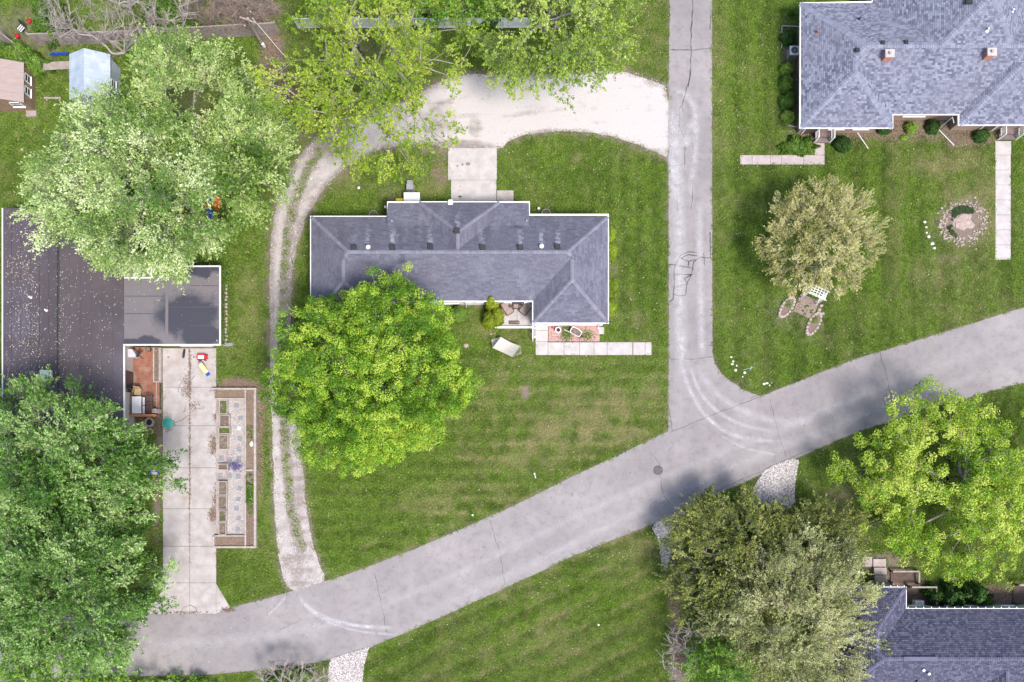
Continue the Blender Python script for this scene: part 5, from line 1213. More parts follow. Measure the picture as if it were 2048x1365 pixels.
for (x0, x1, y0, y1), kd, lb in PB:
    X0, X1, Y0, Y1 = 400 + x0 / 3.9, 400 + x1 / 3.9, 760 + y0 / 3.9, 760 + y1 / 3.9; a, b = P(X0, Y1), P(X1, Y0); c = (a + b) / 2
    t_ = thing('planter_box', lb, 'planter box', c, 0, 'wooden planter boxes along the driveway'); zz = .36
    for q_ in ((a.x, b.x, a.y, a.y + .06), (a.x, b.x, b.y - .06, b.y), (a.x, a.x + .06, a.y + .062, b.y - .062), (b.x - .06, b.x, a.y + .062, b.y - .062)): MB().box(*q_, 0, zz).build('board', m_timber, t_)
    MB().box(a.x + .06, b.x - .06, a.y + .06, b.y - .06, 0, .24).build('soil', m_soil, t_)
    if kd in ('green', 'weed'): leafpatch('foliage', X0 + 2, X1 - 2, Y0 + 2, Y1 - 2, .24, 420 if kd == 'green' else 160, .035, m_herb, t_)
cl = thing('plant', 'row of leafy green plants in right timber bed of the garden', 'plants', P(500, 980)); leafpatch('foliage', 494.5, 509, 950, 1008, .2, 1500, .06, m_herb, cl, .28); leafpatch('foliage', 497, 507, 1008, 1030, .2, 160, .05, m_herb, cl, .12)
cl = thing('plant', 'sparse green weeds midway along right timber bed of the garden', 'plants', P(500, 868)); leafpatch('foliage', 495, 508, 852, 878, .2, 330, .04, m_herb, cl, .1)
m_purl = leafM('purple_flower', (.09, .07, .25), (.22, .18, .50), (.45, .42, .75)); m_darkleaf = leafM('dark_leaf', (.018, .045, .01), (.04, .09, .02), (.08, .15, .03))
fl = thing('flowers', 'clump of purple-blue flowers spilling over the garden gravel', 'flowers', P(470, 932)); leafpatch('leaves', 458, 487, 925, 940, .08, 260, .05, m_darkleaf, fl, .2); leafpatch('petals', 458, 488, 922, 943, .22, 360, .045, m_purl, fl, .18, True)
rb = thing('ornament', 'white rounded ornament lying in right bed of the garden', 'ornament', P(505, 889)); MB().sph((0, 0, .28), (.14, .19, .09), 14, 8).build('body', m_white, rb, True); MB().sph((.02, .2, .27), .06, 10, 6).build('head', m_white, rb, True)
# stone edging strip right of the garage
se = thing('stone_edging', 'row of pale stones edging the bed beside flat garage roof', 'stone edging', P(454, 640))
for i in range(17): py = 572 + i * 7.2 + random.uniform(-1, 1); c = P(453 + random.uniform(-1, 1), py); MB().sph((c.x, c.y, .07), (random.uniform(.08, .13), random.uniform(.10, .14), .1), 8, 5, .25).build('stone', m_stone, se)
bp_ = thing('plant', 'bright green plants at garage corner above stone edging', 'plants', P(452, 562)); leafpatch('foliage', 443, 460, 536, 578, .02, 1300, .07, m_herb, bp_, .3); leafpatch('foliage', 444, 452, 580, 680, .02, 700, .06, m_herb, bp_, .15)

# ================================================================== porch furniture and front garden of the central house
def lounge(px, py, rz, label):
    c = P(px, py, .4); t_ = thing('lounge_chair', label, 'lounge chair', (c.x, c.y, .12), rz, 'lounge chairs on the porch')
    MB().obox((0, -.12, .36), (.56, .62, .10)).build('seat', m_cushion, t_, True); MB().obox((0, .30, .58), (.56, .10, .55), 0, -.45).build('backrest', m_cushion, t_, True)
    for sx in (-1, 1):
        MB().obox((sx * .34, 0, .56), (.07, .8, .04)).build('armrest', m_chair, t_, True)
        for sy in (-1, 1): MB().obox((sx * .34, sy * .34, .27), (.05, .05, .53)).build('leg', m_chair, t_, True)
    MB().obox((0, -.45, .28), (.60, .05, .14)).obox((0, .42, .56), (.66, .06, .5), 0, -.45).build('frame', m_chair, t_, True)
lounge(1015, 618, R(35), 'brown lounge chair with taupe cushion at the left side of porch'); lounge(1051, 618, R(-38), 'brown lounge chair with taupe cushion at the right side of porch')
st_ = thing('side_table', 'square brown side table between the two lounge chairs', 'side table', (P(1032, 612, .5).x, P(1032, 612, .5).y, .12))
MB().obox((0, 0, .45), (.52, .52, .04)).build('tabletop', m_chair, st_, True); MB().obox((0, 0, .475), (.34, .34, .01)).build('tile_inset', m_cushion, st_, True)
for sx in (-1, 1):
    for sy in (-1, 1): MB().obox((sx * .22, sy * .22, .21), (.04, .04, .43)).build('leg', m_chair, st_, True)
rt = thing('side_table', 'little round dark table behind left lounge chair', 'side table', (P(1020, 612, .5).x, P(1020, 612, .5).y, .12)); MB().cyl((0, 0, .42), .16, .03, 18).build('tabletop', m_chair, rt, True); MB().cyl((0, 0, 0), .03, .42, 8).cyl((0, 0, 0), .12, .03, 12).build('pedestal', m_chair, rt, True)
pt_ = thing('planter', 'long dark brown planter trough on the porch edge', 'planter', (P(1029, 647).x, P(1029, 647).y, .12))
MB().box(-.38, .38, -.1, .1, 0, .22).build('trough', m_brownwood, pt_, True); MB().box(-.35, .35, -.07, .07, .2, .235).build('soil', m_soil, pt_, True)
pw = thing('railing', 'low white railing in front of porch with a short return', 'railing', P(1034, 657))
a, b = P(990, 656), P(1067, 656)
MB().box(a.x, b.x, a.y - .05, a.y + .05, 0, .10).build('bottom_rail', m_white, pw); MB().box(a.x, b.x, a.y - .06, a.y + .06, .30, .36).build('top_rail', m_white, pw)
for i in range(16): x = a.x + .04 + i * (b.x - a.x - .1) / 15; MB().box(x - .03, x + .03, a.y - .025, a.y + .025, .102, .298).build('baluster', m_white, pw)
a, b = P(1065, 683), P(1065, 650); MB().box(a.x - .04, a.x + .04, a.y, b.y + 1.0, .9, .98).build('side_rail', m_white, pw)
for yy in (a.y + .05, (a.y + b.y) / 2, b.y): MB().box(a.x - .04, a.x + .04, yy - .04, yy + .04, 0, .898).build('post', m_white, pw)
hb_ = thing('box', 'narrow white bench box beside the front door slab', 'bench box', P(1069, 667)); MB().box(-.06, .10, -.38, .38, 0, .4).build('body', m_white, hb_, True); MB().box(-.07, .11, -.3, .3, .402, .42).build('lid', m_grey, hb_, True)
m_pink = M('pink_lava_gravel', (.44, .24, .21), (.28, .15, .13), 22, 1, .9, 40, lo=.35, hi=.7)
bed = tag(MB().box(P(1097, 0).x, P(1199, 0).x, P(0, 684.5).y, P(0, 646).y, 0, .03).build('gravel_bed', m_pink), 'pink crushed stone bed before the east wing', kind='structure')
MB().box(P(1097, 0).x, P(1199, 0).x, P(0, 685).y, P(0, 684).y, 0, .09).build('edging', m_darkmetal, bed)
q = scatter_in(PX([(1097, 655), (1199, 655), (1199, 684), (1097, 684)]), 9000); m_ppeb = pebbleM('pink_pebbles', (.26, .13, .12), (.45, .27, .24), (.62, .46, .42)); scatter('gravel', 'loose pink stones in the bed before east wing', np.c_[q, np.full(len(q), .032)], pebble_me(m_ppeb), {'tone': RNG.random(len(q))}, .5, 1.0, .5)
wb = thing('wheelbarrow', 'white wheelbarrow planter full of dark soil on the pink gravel', 'wheelbarrow', (P(1150, 666).x, P(1150, 666).y, .03), R(-30))
def lathe_rect(mb, sx, sy, z, k=1.0):
    return [(sx * math.copysign(abs(math.cos(t)) ** .45, math.cos(t)) + (.08 if math.cos(t) > 0 else 0) * abs(math.cos(t)), sy * math.copysign(abs(math.sin(t)) ** .5, math.sin(t)), z) for t in [6.283 * (i + .5) / 24 for i in range(24)]]
mb = MB(); A_ = lathe_rect(mb, .40, .27, .62); B_ = lathe_rect(mb, .27, .18, .32); C_ = lathe_rect(mb, .37, .24, .62); D_ = lathe_rect(mb, .25, .16, .34)
vs = A_ + B_ + C_ + D_; n = 24; fs = []
for i in range(n): j = (i + 1) % n; fs += [(n + i, n + j, j, i), (i, j, 2 * n + j, 2 * n + i), (2 * n + i, 2 * n + j, 3 * n + j, 3 * n + i)]
fs += [tuple(range(2 * n - 1, n - 1, -1)), tuple(range(3 * n, 4 * n))]
mb.add(vs, fs); mb.build('tray', m_white, wb, True)
MB().prism([(p[0] - .04, p[1]) for p in lathe_rect(None, .31, .22, 0)], .5, .58).build('soil', m_soil, wb, True)
for sy in (-1, 1): MB().tube([(.42, sy * .06, .28), (-.1, sy * .2, .38), (-.82, sy * .30, .52)], .02, 6).build('handle', m_white, wb, True)
for sy in (-1, 1): MB().tube([(-.22, sy * .2, .36), (-.3, sy * .2, 0)], .018, 6).build('leg', m_darkmetal, wb, True)
MB().tube([(.5, -.04, .19), (.5, .04, .19)], .19, 18).build('wheel', m_black, wb, True)
fp = thing('flower_pot', 'round white-rimmed pot of dark soil left of wheelbarrow', 'flower pot', (P(1116, 662).x, P(1116, 662).y, .03)); MB().cyl((0, 0, 0), .16, .34, 20, .22, cap=False).cyl((0, 0, 0), .16, .02, 20).ring((0, 0, .33), .16, .235, .04, 20).build('pot', m_white, fp, True); MB().cyl((0, 0, .05), .15, .26, 20, .19).build('soil', m_black, fp, True)
pl_ = thing('plant', 'low green plants round the white wheelbarrow', 'plants', P(1145, 665)); leafpatch('foliage', 1122, 1144, 652, 682, .03, 700, .05, m_herb, pl_, .2, True); leafpatch('foliage', 1160, 1186, 660, 682, .03, 420, .05, m_herb, pl_, .15, True)
rd = thing('flowers', 'small red flowers at the house wall beside pot', 'flowers', P(1103, 655)); leafpatch('petals', 1099, 1110, 651, 657, .05, 130, .04, leafM('red_petal', (.35, .01, .02), (.5, .02, .03), (.6, .05, .06)), rd, .15)
# hammock
hm = thing('hammock', 'off-white rope hammock on a stand in the front lawn', 'hammock', (P(1013, 695, .6).x, P(1013, 695, .6).y, 0), math.atan2(-(705 - 684), 1036 - 991))
mb = MB(); nu, nv_ = 12, 8; L_, Wd = 1.62, 1.02
vs = [((u / nu - .5) * L_ + (v / nv_ - .5) * .22, (v / nv_ - .5) * Wd * (1 - .06 * math.sin(math.pi * u / nu)), .78 - .28 * math.sin(math.pi * u / nu) * (1 - (2 * v / nv_ - 1) ** 2 * .35)) for u in range(nu + 1) for v in range(nv_ + 1)]
mb.add(vs, [(u * (nv_ + 1) + v, (u + 1) * (nv_ + 1) + v, (u + 1) * (nv_ + 1) + v + 1, u * (nv_ + 1) + v + 1) for u in range(nu) for v in range(nv_)]); mb.build('bed', m_rope, hm, True)
for u in range(1, nu, 1):
    rib = MB(); rib.tube([(v_[0], v_[1], v_[2] + .012) for v_ in vs[u * (nv_ + 1):(u + 1) * (nv_ + 1)]], .010, 4); rib.build('cord', m_rope, hm, True)
for s_ in (-1, 1):
    x = s_ * L_ / 2; MB().tube([(x - .11, -Wd / 2, .78), (x + .11, Wd / 2, .78)], .022, 6).build('spreader_bar', m_timber, hm, True)
    mb = MB()
    for k in range(9):
        f = k / 8 - .5; mb.tube([(x + f * .22, f * Wd, .785), (s_ * 1.22, s_ * .02, 1.0)], .008, 4)
    mb.build('rope_fan', m_rope, hm, True)
    MB().tube([(s_ * 1.24, 0, 1.02), (s_ * .75, 0, .06)], .025, 6).build('stand_arm', m_steel, hm, True); MB().tube([(s_ * .75, -.45, .03), (s_ * .75, .45, .03)], .025, 6).build('stand_foot', m_steel, hm, True)
MB().tube([(-.75, 0, .05), (.75, 0, .05)], .025, 6).build('stand_base', m_steel, hm, True)
for px, py, r, lb in ((932, 692, .20, 'round brown stone in the front lawn near big green tree'), (982, 668, .10, 'small pale stone in the lawn above hammock')):
    c = P(px, py); tag(MB().sph((c.x, c.y, .03), (r, r * .9, .08), 12, 6, .1).build('stone', m_stone), lb, 'stone')
# arbor, brick patch and stone beds by the small tree
ab = thing('arbor', 'white lattice garden arbor below the small yellow tree', 'arbor', (P(1637, 585, 2.0).x, P(1637, 585, 2.0).y, 0), R(-24))
for sx in (-1, 1):
    for sy in (-1, 1): MB().obox((sx * .62, sy * .30, 1.0), (.06, .06, 2.0)).build('post', m_white, ab, True)
for sy in (-1, 1): MB().obox((0, sy * .34, 2.03), (1.55, .05, .09)).build('beam', m_white, ab, True)
for k in range(6): MB().obox((-.6 + k * .24, 0, 2.10), (.05, .82, .05)).build('slat', m_white, ab, True)
for k in range(4): MB().obox((0, -.27 + k * .18, 2.15), (1.30, .045, .04)).build('slat', m_white, ab, True)
for sx in (-1, 1):
    for k in range(6): MB().obox((sx * .62, 0, .4 + k * .27), (.03, .56, .03)).build('lattice_bar', m_white, ab, True)
bp2 = thing('brick_patch', 'slanted patch of weathered pavers between two stone beds', 'paving', P(1612, 612), R(-24))
for i in range(8):
    for j in range(12):
        if random.random() < .03: continue
        MB().obox((-.68 + i * .195 + (j % 2) * .05, -.72 + j * .125, .03 + random.uniform(-.006, .01)), (.185, .115, .06), random.uniform(-.03, .03)).build('paver', m_paverbrick if 'm_paverbrick' in globals() else globals().setdefault('m_paverbrick', M('weathered_paver', (.30, .225, .20), (.22, .165, .15), 3, .95, .4, 30, island=.15)), bp2, True)
def stonebed(px, py, rz, a_, b_, label, n=18):
    t_ = thing('stone_bed', label, 'stone-edged bed', P(px, py), rz, 'stone-edged beds by the arbor')
    for i in range(n):
        t = 6.283 * i / n; MB().sph((a_ * math.cos(t), b_ * math.sin(t), .08), (random.uniform(.13, .17), random.uniform(.11, .15), .12), 8, 5, .25).build('stone', m_stone, t_, True)
    MB().prism([(a_ * .9 * math.cos(6.283 * i / 20), b_ * .9 * math.sin(6.283 * i / 20)) for i in range(20)], 0, .10).build('soil', m_mulch, t_, True)
    V = []; T = []
    for i in range(160):
        c = Vector((random.gauss(.25, .12), random.gauss(.05, .1), .12 + random.uniform(0, .12))); d = Vector((random.gauss(0, 1), random.gauss(0, 1), .3)).normalized() * .06; e = d.cross(Vector((0, 0, 1))) * .5; V += [c - d, c + e, c + d, c - e]; T.append(random.random())
    child('foliage', mesh_np('foliage', V, 4, m_herb, {'tone': T}), t_)
stonebed(1573, 615, R(55), .86, .36, 'oval stone-ringed bed left of the paver patch'); stonebed(1627, 648, R(62), .92, .38, 'oval stone-ringed bed right of the paver patch')
for a, lb_ in zip(((1642, 612), (1638, 620), (1645, 628)), ('top', 'middle', 'lowest')): 
    c = P(*a); tag(MB().sph((c.x, c.y, .05), (.16, .13, .1), 8, 5, .2).build('stone', m_stone), lb_ + ' flat grey stone of three between arbor and right stone bed', 'stone', 'stones by the arbor')
# round bed
rbed = thing('round_bed', 'round bed with ring of pale rubble and ivy in the duplex lawn', 'flower bed', P(1926, 446))
for i in range(295):
    t = random.uniform(0, 6.283); r = random.gauss(1.5 + .12 * math.sin(2 * t + 1), .27)
    if r < 1.05: continue
    MB().sph((r * math.cos(t), r * math.sin(t), .03), (random.uniform(.04, .11), random.uniform(.03, .09), .05), 6, 4, .5).build('stone', m_pinkrub if 'm_pinkrub' in globals() else globals().setdefault('m_pinkrub', M('pale_pink_rubble', (.44, .36, .33), (.28, .22, .20), 8, .95, .6, 30, island=.15)), rbed, True)
MB().sph((.02, .1, .0), (.80, .62, .16), 16, 8, .5, 0).build('mound', M('pinkish_bare_soil', (.40, .31, .28), (.30, .23, .20), 6, 1, .8, 20), rbed, True)
V = []; T = []
for i in range(4200):
    t = random.uniform(0, 6.283); r = random.uniform(.45, 1.3)
    if float(fnoise(r * math.cos(t) + 20, r * math.sin(t) + 7, .9, 5)) < .5 + .25 * (r < .7) : continue
    c = Vector((r * math.cos(t), r * math.sin(t), .03 + random.uniform(0, .14))); d = Vector((random.gauss(0, 1), random.gauss(0, 1), random.gauss(0, .3))).normalized() * .05; e = d.cross(Vector((0, 0, 1))) * .7; V += [c - d, c + e, c + d, c - e]; T.append(random.random() * .8)
child('ivy', mesh_np('ivy', V, 4, m_darkleaf, {'tone': T}), rbed, kind='stuff')
def stones(lst, labels, mat, group, cat='stone'):
    for (px, py, r), label in zip(lst, labels):
        c = P(px, py); tag(MB().sph((0, 0, r * .3), (r, r * random.uniform(.7, 1), r * .6), 9, 6, .25).build('stone', mat), label, cat, group).location = (c.x, c.y, 0)
ORD = ['topmost', 'second', 'third', 'fourth', 'fifth', 'bottom']
stones([(1849, 445, .12), (1852, 455, .11), (1853, 466, .09), (1857, 474, .14), (1864, 488, .16), (1868, 497, .12)], [o_ + ' pale rock of the short curved row left of the round bed' for o_ in ORD], m_whitestone, 'rocks left of the round bed')
stones([(1462, 715, .11), (1466, 723, .10), (1464, 729, .13), (1473, 732, .08), (1471, 741, .12)], ['topmost white rock of the cluster at the lane corner', 'second white rock down in the cluster at the lane corner', 'biggest white rock, left edge of the cluster at the lane corner', 'smallest white rock on the right of the lane corner cluster', 'lowest white rock of the cluster at the lane corner'], m_whitestone, 'white rocks at the street corner')
stones([(1489, 746, .12), (1485, 754, .07), (1500, 760, .06), (1528, 768, .13), (1534, 767, .11), (1539, 771, .08), (1543, 766, .06)], ['white rock just below the teal stake', 'small white rock below the rock by the teal stake', 'tiny white rock alone between stake and junction rocks', 'largest and leftmost of four white rocks nearest the junction', 'second from left of four white rocks nearest the junction', 'third from left of four white rocks nearest the junction', 'small rightmost of four white rocks nearest the junction'], m_whitestone, 'white rocks nearer the junction')
stk = thing('marker_stake', 'thin pale teal stake lying by the white corner rocks', 'stake', P(1497, 738)); MB().tube([(-.45, -.1, .05), (.45, .14, .08)], .02, 6).build('rod', M('teal_rod', (.25, .48, .42), (.2, .4, .36), 4, .6), stk, True); MB().tube([(.1, -.12, .06), (.25, .2, .08)], .015, 5).build('crossbar', m_white, stk, True)
for px, py, lb in ((1068, 948, 'white post at the lower lawn edge nearer the junction'), (943, 1028, 'short white post at the lower lawn edge farther from junction')):
    t_ = thing('marker_post', lb, 'marker post', P(px + 3, py + 8 if px > 1000 else py + 4), 0, 'white posts along the street'); h = 1.6 if px > 1000 else .9
    MB().tube([(0, 0, 0), (-.12 if px > 1000 else 0, .30 if px > 1000 else .1, h)], .05, 8).build('post', m_white, t_, True); MB().cyl((-.12 if px > 1000 else 0, .30 if px > 1000 else .1, h), .06, .03, 8).build('cap', m_white, t_, True)
for px, py, lb in ((1197, 1250, 'small white cap in the bottom lawn'), (1317, 1075, 'small white cap beside the thin gravel strip')): c = P(px, py); tag(MB().cyl((c.x, c.y, 0), .07, .08, 12).build('ground_marker', m_white), lb, 'marker')

# ================================================================== upper left: sheds, fences, toys
def shed(name, label, cat, x0, x1, y0, y1, ze, zr, axis, roofm, wallm, extras):
    """pixel rectangle of the roof at eave height; ridge along y"""
    r = rectz(x0, x1, y0, y1, ze); t_ = thing(name, label, cat, P((x0 + x1) / 2, (y0 + y1) / 2)); xm_ = (r[0] + r[1]) / 2; o = .12
    a, b, c, d = r[0] + o, r[1] - o, r[2] + o, r[3] - o
    MB().add([(a, c, 0), (b, c, 0), (b, c, ze), (xm_, c, zr - .05), (a, c, ze), (a, d, 0), (b, d, 0), (b, d, ze), (xm_, d, zr - .05), (a, d, ze)], [(0, 1, 2, 3, 4), (9, 8, 7, 6, 5), (1, 6, 7, 2), (5, 0, 4, 9)]).build('wall', wallm, t_)
    for s_ in (0, 1):
        xa, za = (r[0], ze - .04) if s_ == 0 else (r[1], ze - .04); n = 5
        for i in range(n):
            y0_, y1_ = r[2] + (r[3] - r[2]) * i / n + .004, r[2] + (r[3] - r[2]) * (i + 1) / n - .004
            MB().add([(xa, y0_, za), (xm_, y0_, zr), (xm_, y1_, zr), (xa, y1_, za), (xa, y0_, za - .05), (xm_, y0_, zr - .05), (xm_, y1_, zr - .05), (xa, y1_, za - .05)], [(0, 1, 2, 3), (7, 6, 5, 4), (0, 4, 5, 1), (2, 6, 7, 3), (3, 7, 4, 0)]).build('roof_panel', roofm, t_)
    return t_, r
m_shroof = M('taupe_metal_roof', (.36, .28, .26), (.29, .23, .21), 2, .7, .2, 30, stretch=(1, 8, 1), island=.08); m_shwall = M('brown_shed_wall', (.30, .20, .13), (.22, .14, .10), 3, .8, .3)
s1, r1 = shed('shed', 'small brown shed with white ridge strip at the left edge', 'shed', -42, 47, 125, 205, 2.0, 2.75, 'y', m_shroof, m_shwall, None)
xm1 = (r1[0] + r1[1]) / 2; MB().obox((xm1 + .02, (r1[2] + r1[3]) / 2, 2.79), (.42, r1[3] - r1[2] + .02, .05)).build('ridge_skylight', m_white, s1)
window(s1, (r1[1] - .12, (r1[2] + r1[3]) / 2 - .35, 1.25), .55, .8, E_); window(s1, (r1[1] - .12, (r1[2] + r1[3]) / 2 + .6, 1.25), .55, .8, E_); window(s1, (xm1 + .8, r1[2] + .12, 1.35), .8, .7, S_); MB().box(xm1 + .9, xm1 + 1.7, r1[2] - .35, r1[2] + .1, 0, .25).build('step', m_wood, s1)
m_bluesh = M('pale_blue_roof', (.40, .46, .52), (.32, .38, .45), 1.5, .7, .2, 30, island=.05, c3=(.52, .55, .58), s3=.8)
s2, r2 = shed('shed', 'pale blue-grey shed with a white cross-braced door under silver tree', 'shed', 138, 220, 108, 200, 2.1, 3.0, 'y', m_bluesh, m_bluesh, None)
xm2 = (r2[0] + r2[1]) / 2; yy = r2[2] + .09; dd = MB().obox((xm2 + .5, yy, .95), (1.0, .05, 1.8)).build('door', m_bluesh, s2)
br = MB(); br.obox((xm2 + .5, yy - .04, .95), (2.0, .03, .09), 0, 0, R(60)).obox((xm2 + .5, yy - .05, .95), (2.0, .03, .09), 0, 0, R(-60))
for k in (-1, 1): br.obox((xm2 + .5 + k * .47, yy - .045, .95), (.09, .03, 1.8)).obox((xm2 + .5, yy - .047, .95 + k * .87), (1.0, .03, .09))
br.build('door_brace', m_white, dd); window(s2, (r2[1] - .12, (r2[2] + r2[3]) / 2 - .2, 1.3), .6, .7, E_)
tp = thing('tarp', 'crumpled blue tarp against the pale blue shed', 'tarp', P(125, 119)); mb = MB()
g = [[(x * .28 - .6 + random.uniform(-.03, .03), y * .12 - .12, .9 + random.uniform(-.08, .08) - .1 * y) for x in range(6)] for y in range(4)]
mb.add([p for r_ in g for p in r_], [(j * 6 + i, j * 6 + i + 1, (j + 1) * 6 + i + 1, (j + 1) * 6 + i) for j in range(3) for i in range(5)]); mb.build('sheet', m_blue, tp, True)
wf = thing('timber_rack', 'weathered timber platform left of pale blue shed', 'timber rack', P(105, 135))
for k in range(6): a = P(76 + k * 1.5, 127 + k * 2.6, .8); b = P(140, 124 + k * 2.6, .8); MB().obox(((a.x + b.x) / 2, (a.y + b.y) / 2, .8), ((b - a).length, .09, .05), math.atan2(b.y - a.y, b.x - a.x)).build('plank', m_wood, wf)
for a in ((80, 130), (138, 128), (92, 142), (138, 141)): c = P(*a, .4); MB().box(c.x - .05, c.x + .05, c.y - .05, c.y + .05, 0, .77).build('post', m_wood, wf)
wb2 = thing('timber_beam', 'weathered beam lying left of the blue shed door', 'beam', P(108, 199)); a, b = P(93, 199), P(125, 198); MB().obox((0, 0, .2), (1.3, .12, .12)).obox((-.5, 0, .07), (.1, .3, .14)).obox((.5, 0, .07), (.1, .3, .14)).build('beam', m_wood, wb2, True)
def fence(label, pts, h, mat, cat='fence', board=.15, gap=.015, name='wooden_fence', group=None, postm=None):
    """board fence along ground points in pixels of the picture base line"""
    t_ = thing(name, label, cat, P(*pts[0]), 0, group); org = wloc(t_); me_ = MB().box(-board / 2 + gap / 2, board / 2 - gap / 2, -.012, .012, .04, h).mesh('fence_board', mat)
    for i in range(len(pts) - 1):
        a, b = P(*pts[i]), P(*pts[i + 1]); d = b - a; L_ = d.length; an = math.atan2(d.y, d.x); n = int(L_ / board); u = d.normalized()
        for k in range(n):
            p = a + u * (k + .5) * L_ / n; o = child('fence_board', me_, t_, p - org + Vector((0, 0, random.uniform(-.02, .01))), an + random.uniform(-.02, .02))
        nn = Vector((-u.y, u.x, 0)) * .05
        for zz in (h * .2, h - .06): MB().obox((a + b) / 2 + nn + Vector((0, 0, zz)), (L_, .05, .09), an).build('rail', postm or mat, t_)
        m_ = max(1, int(L_ / 2.4))
        for k in range(m_ + 1):
            p = a + u * L_ * k / m_ + nn * 1.9; MB().box(p.x - .05, p.x + .05, p.y - .05, p.y + .05, 0, h + .06).build('post', postm or mat, t_)
    return t_
fence('long brown board fence behind the sheds and silver tree', [(78, 92), (300, 85), (430, 77), (560, 70)], 1.8, m_fence)
fence('short leaning board fence in the top left corner', [(-20, 84), (25, 88), (50, 108), (64, 140)], 1.7, m_fence)
fwh = thing('vinyl_fence', 'white panel fence crossing under the yellow-green trees', 'fence', P(830, 57)); h = 1.5; xs = [598 + i * 58 for i in range(9)]
for i in range(8):
    a, b = P(xs[i], 57 - i * .1), P(xs[i + 1], 57 - i * .1); mb = MB()
    MB().box(a.x + .06, b.x - .06, a.y - .03, a.y + .03, h - .1, h).box(a.x + .06, b.x - .06, a.y - .03, a.y + .03, .08, .18).build('rail', m_white, fwh); n = 12
    me_ = bpy.data.meshes.get('vinyl_board') or MB().box(-.085, .085, -.012, .012, .18, h - .1).mesh('vinyl_board', m_white)
    for k in range(n): child('board', me_, fwh, Vector((a.x + .1 + (k + .5) * (b.x - a.x - .2) / n, a.y, 0)) - wloc(fwh))
for i in range(9): a = P(xs[i], 57 - i * .1); MB().box(a.x - .06, a.x + .06, a.y - .06, a.y + .06, 0, h + .08).obox((a.x, a.y, h + .1), (.15, .15, .05), taper=.5).build('post', m_white, fwh)
for px, py, lb in ((62, 46, 'red garden bucket nearer the top fence corner'), (38, 76, 'red garden bucket farther down by the leaning fence')):
    t_ = thing('bucket', lb, 'bucket', P(px, py), 0, 'red buckets in the corner'); MB().cyl((0, 0, 0), .14, .34, 14, .18, cap=False).cyl((0, 0, .30), .16, .02, 14).build('body', m_red, t_, True); MB().tube([(-.18, 0, .34), (0, .05, .42), (.18, 0, .34)], .012, 5).build('handle', m_black, t_, True)
cc = thing('folding_chair', 'black and white striped folding chair between the red buckets', 'chair', P(48, 62), R(-40))
for k in range(7): MB().obox((-.24 + k * .08, 0, .42), (.075, .5, .03)).build('seat_strap' , m_white if k % 2 else m_black, cc, True)
MB().obox((0, .3, .68), (.56, .05, .5), 0, -.3).build('backrest', m_black, cc, True)
for sx in (-1, 1): MB().tube([(sx * .28, -.25, 0), (sx * .28, .25, .5)], .02, 5).tube([(sx * .28, .25, 0), (sx * .28, -.25, .42)], .02, 5).build('leg', m_steel, cc, True)
bx = thing('crate', 'pale plastic crate behind the brown shed', 'crate', P(54, 121)); MB().obox((0, 0, .25), (.62, .5, .5), taper=1.05).build('body', M('milky_plastic', (.42, .48, .46), (.34, .4, .4), 5, .5), bx, True); MB().obox((0, 0, .53), (.7, .56, .05)).build('lid', m_grey, bx, True)
# utility pole with transformer can and its service wire
pole = thing('utility_pole', 'leaning-looking wooden utility pole with white transformer can over the brown fence', 'utility pole', P(530, 98))
MB().cyl((0, 0, 0), .14, 4.6, 10, .11).build('shaft', m_wood, pole, True); MB().obox((0, -.05, 4.45), (.1, 1.3, .1), R(70)).build('crossarm', m_wood, pole, True)
MB().cyl((.10, -.10, .6), .13, .45, 12).cyl((.10, -.10, 1.05), .13, .05, 12, .05).build('transformer_can', m_white, pole, True)
for s_ in (-1, 1): MB().cyl((s_ * .2, s_ * .5, 4.5), .03, .14, 8).build('insulator', m_white, pole, True)
pb0 = wloc(pole); A0 = Vector((pb0.x, pb0.y, 4.5)); B0 = P(748, 404, 2.6)
MB().tube([A0.lerp(B0, t) - Vector((0, 0, 1.0 * 4 * t * (1 - t))) for t in [i / 16 for i in range(17)]], .014, 5).build('service_wire', m_black, pole)
MB().tube([A0 + Vector((.3, .1, 0)), pb0 + Vector((2.2, -1.4, .1))], .02, 5).build('guy_wire', m_white, pole)
wp = thing('clothes_pole', 'thin white pole standing in the lawn above dark left roof', 'pole', P(60, 388)); MB().tube([(.1, .5, .1), (0, 0, 1.2), (-.05, -.6, 1.0)], .03, 6).build('rod', m_white, wp, True); MB().sph((-.02, .1, 1.25), .08, 8, 6).build('cap', m_white, wp, True)
ls = thing('vent_stack', 'short pale pipe sticking out at left edge beside the dark roof', 'pipe', P(1, 449)); MB().tube([(-.3, 0, 1.2), (.1, 0, 1.2)], .05, 8).build('pipe', m_white, ls, True); MB().box(-.33, -.25, -.04, .04, 0, 1.2).build('stand', m_grey, ls, True)
# playset under the silver tree
ps = thing('playset', 'orange and blue swing playset showing through silver tree', 'playset', P(428, 412)); zt = 2.1
for sx in (-1, 1):
    for sy in (-1, 1): MB().box(sx * .45 - .05, sx * .45 + .05, sy * .45 - .05, sy * .45 + .05, 0, zt).build('post', m_orange, ps, True)
MB().add([(-.6, -.5, zt), (0, -.5, zt + .45), (.6, -.5, zt), (-.6, .5, zt), (0, .5, zt + .45), (.6, .5, zt)], [(0, 1, 4, 3), (1, 2, 5, 4), (0, 2, 1), (3, 4, 5)]).build('canopy', m_blue, ps, True)
MB().box(-.45, .45, -.45, .45, 1.1, 1.16).build('platform', m_orange, ps, True); MB().box(.50, .95, -.5, .35, 1.2, 1.6).build('side_wall', m_orange, ps, True)
MB().tube([(-.45, 0, zt), (-2.1, .1, zt)], .06, 8).build('swing_beam', m_orange, ps, True)
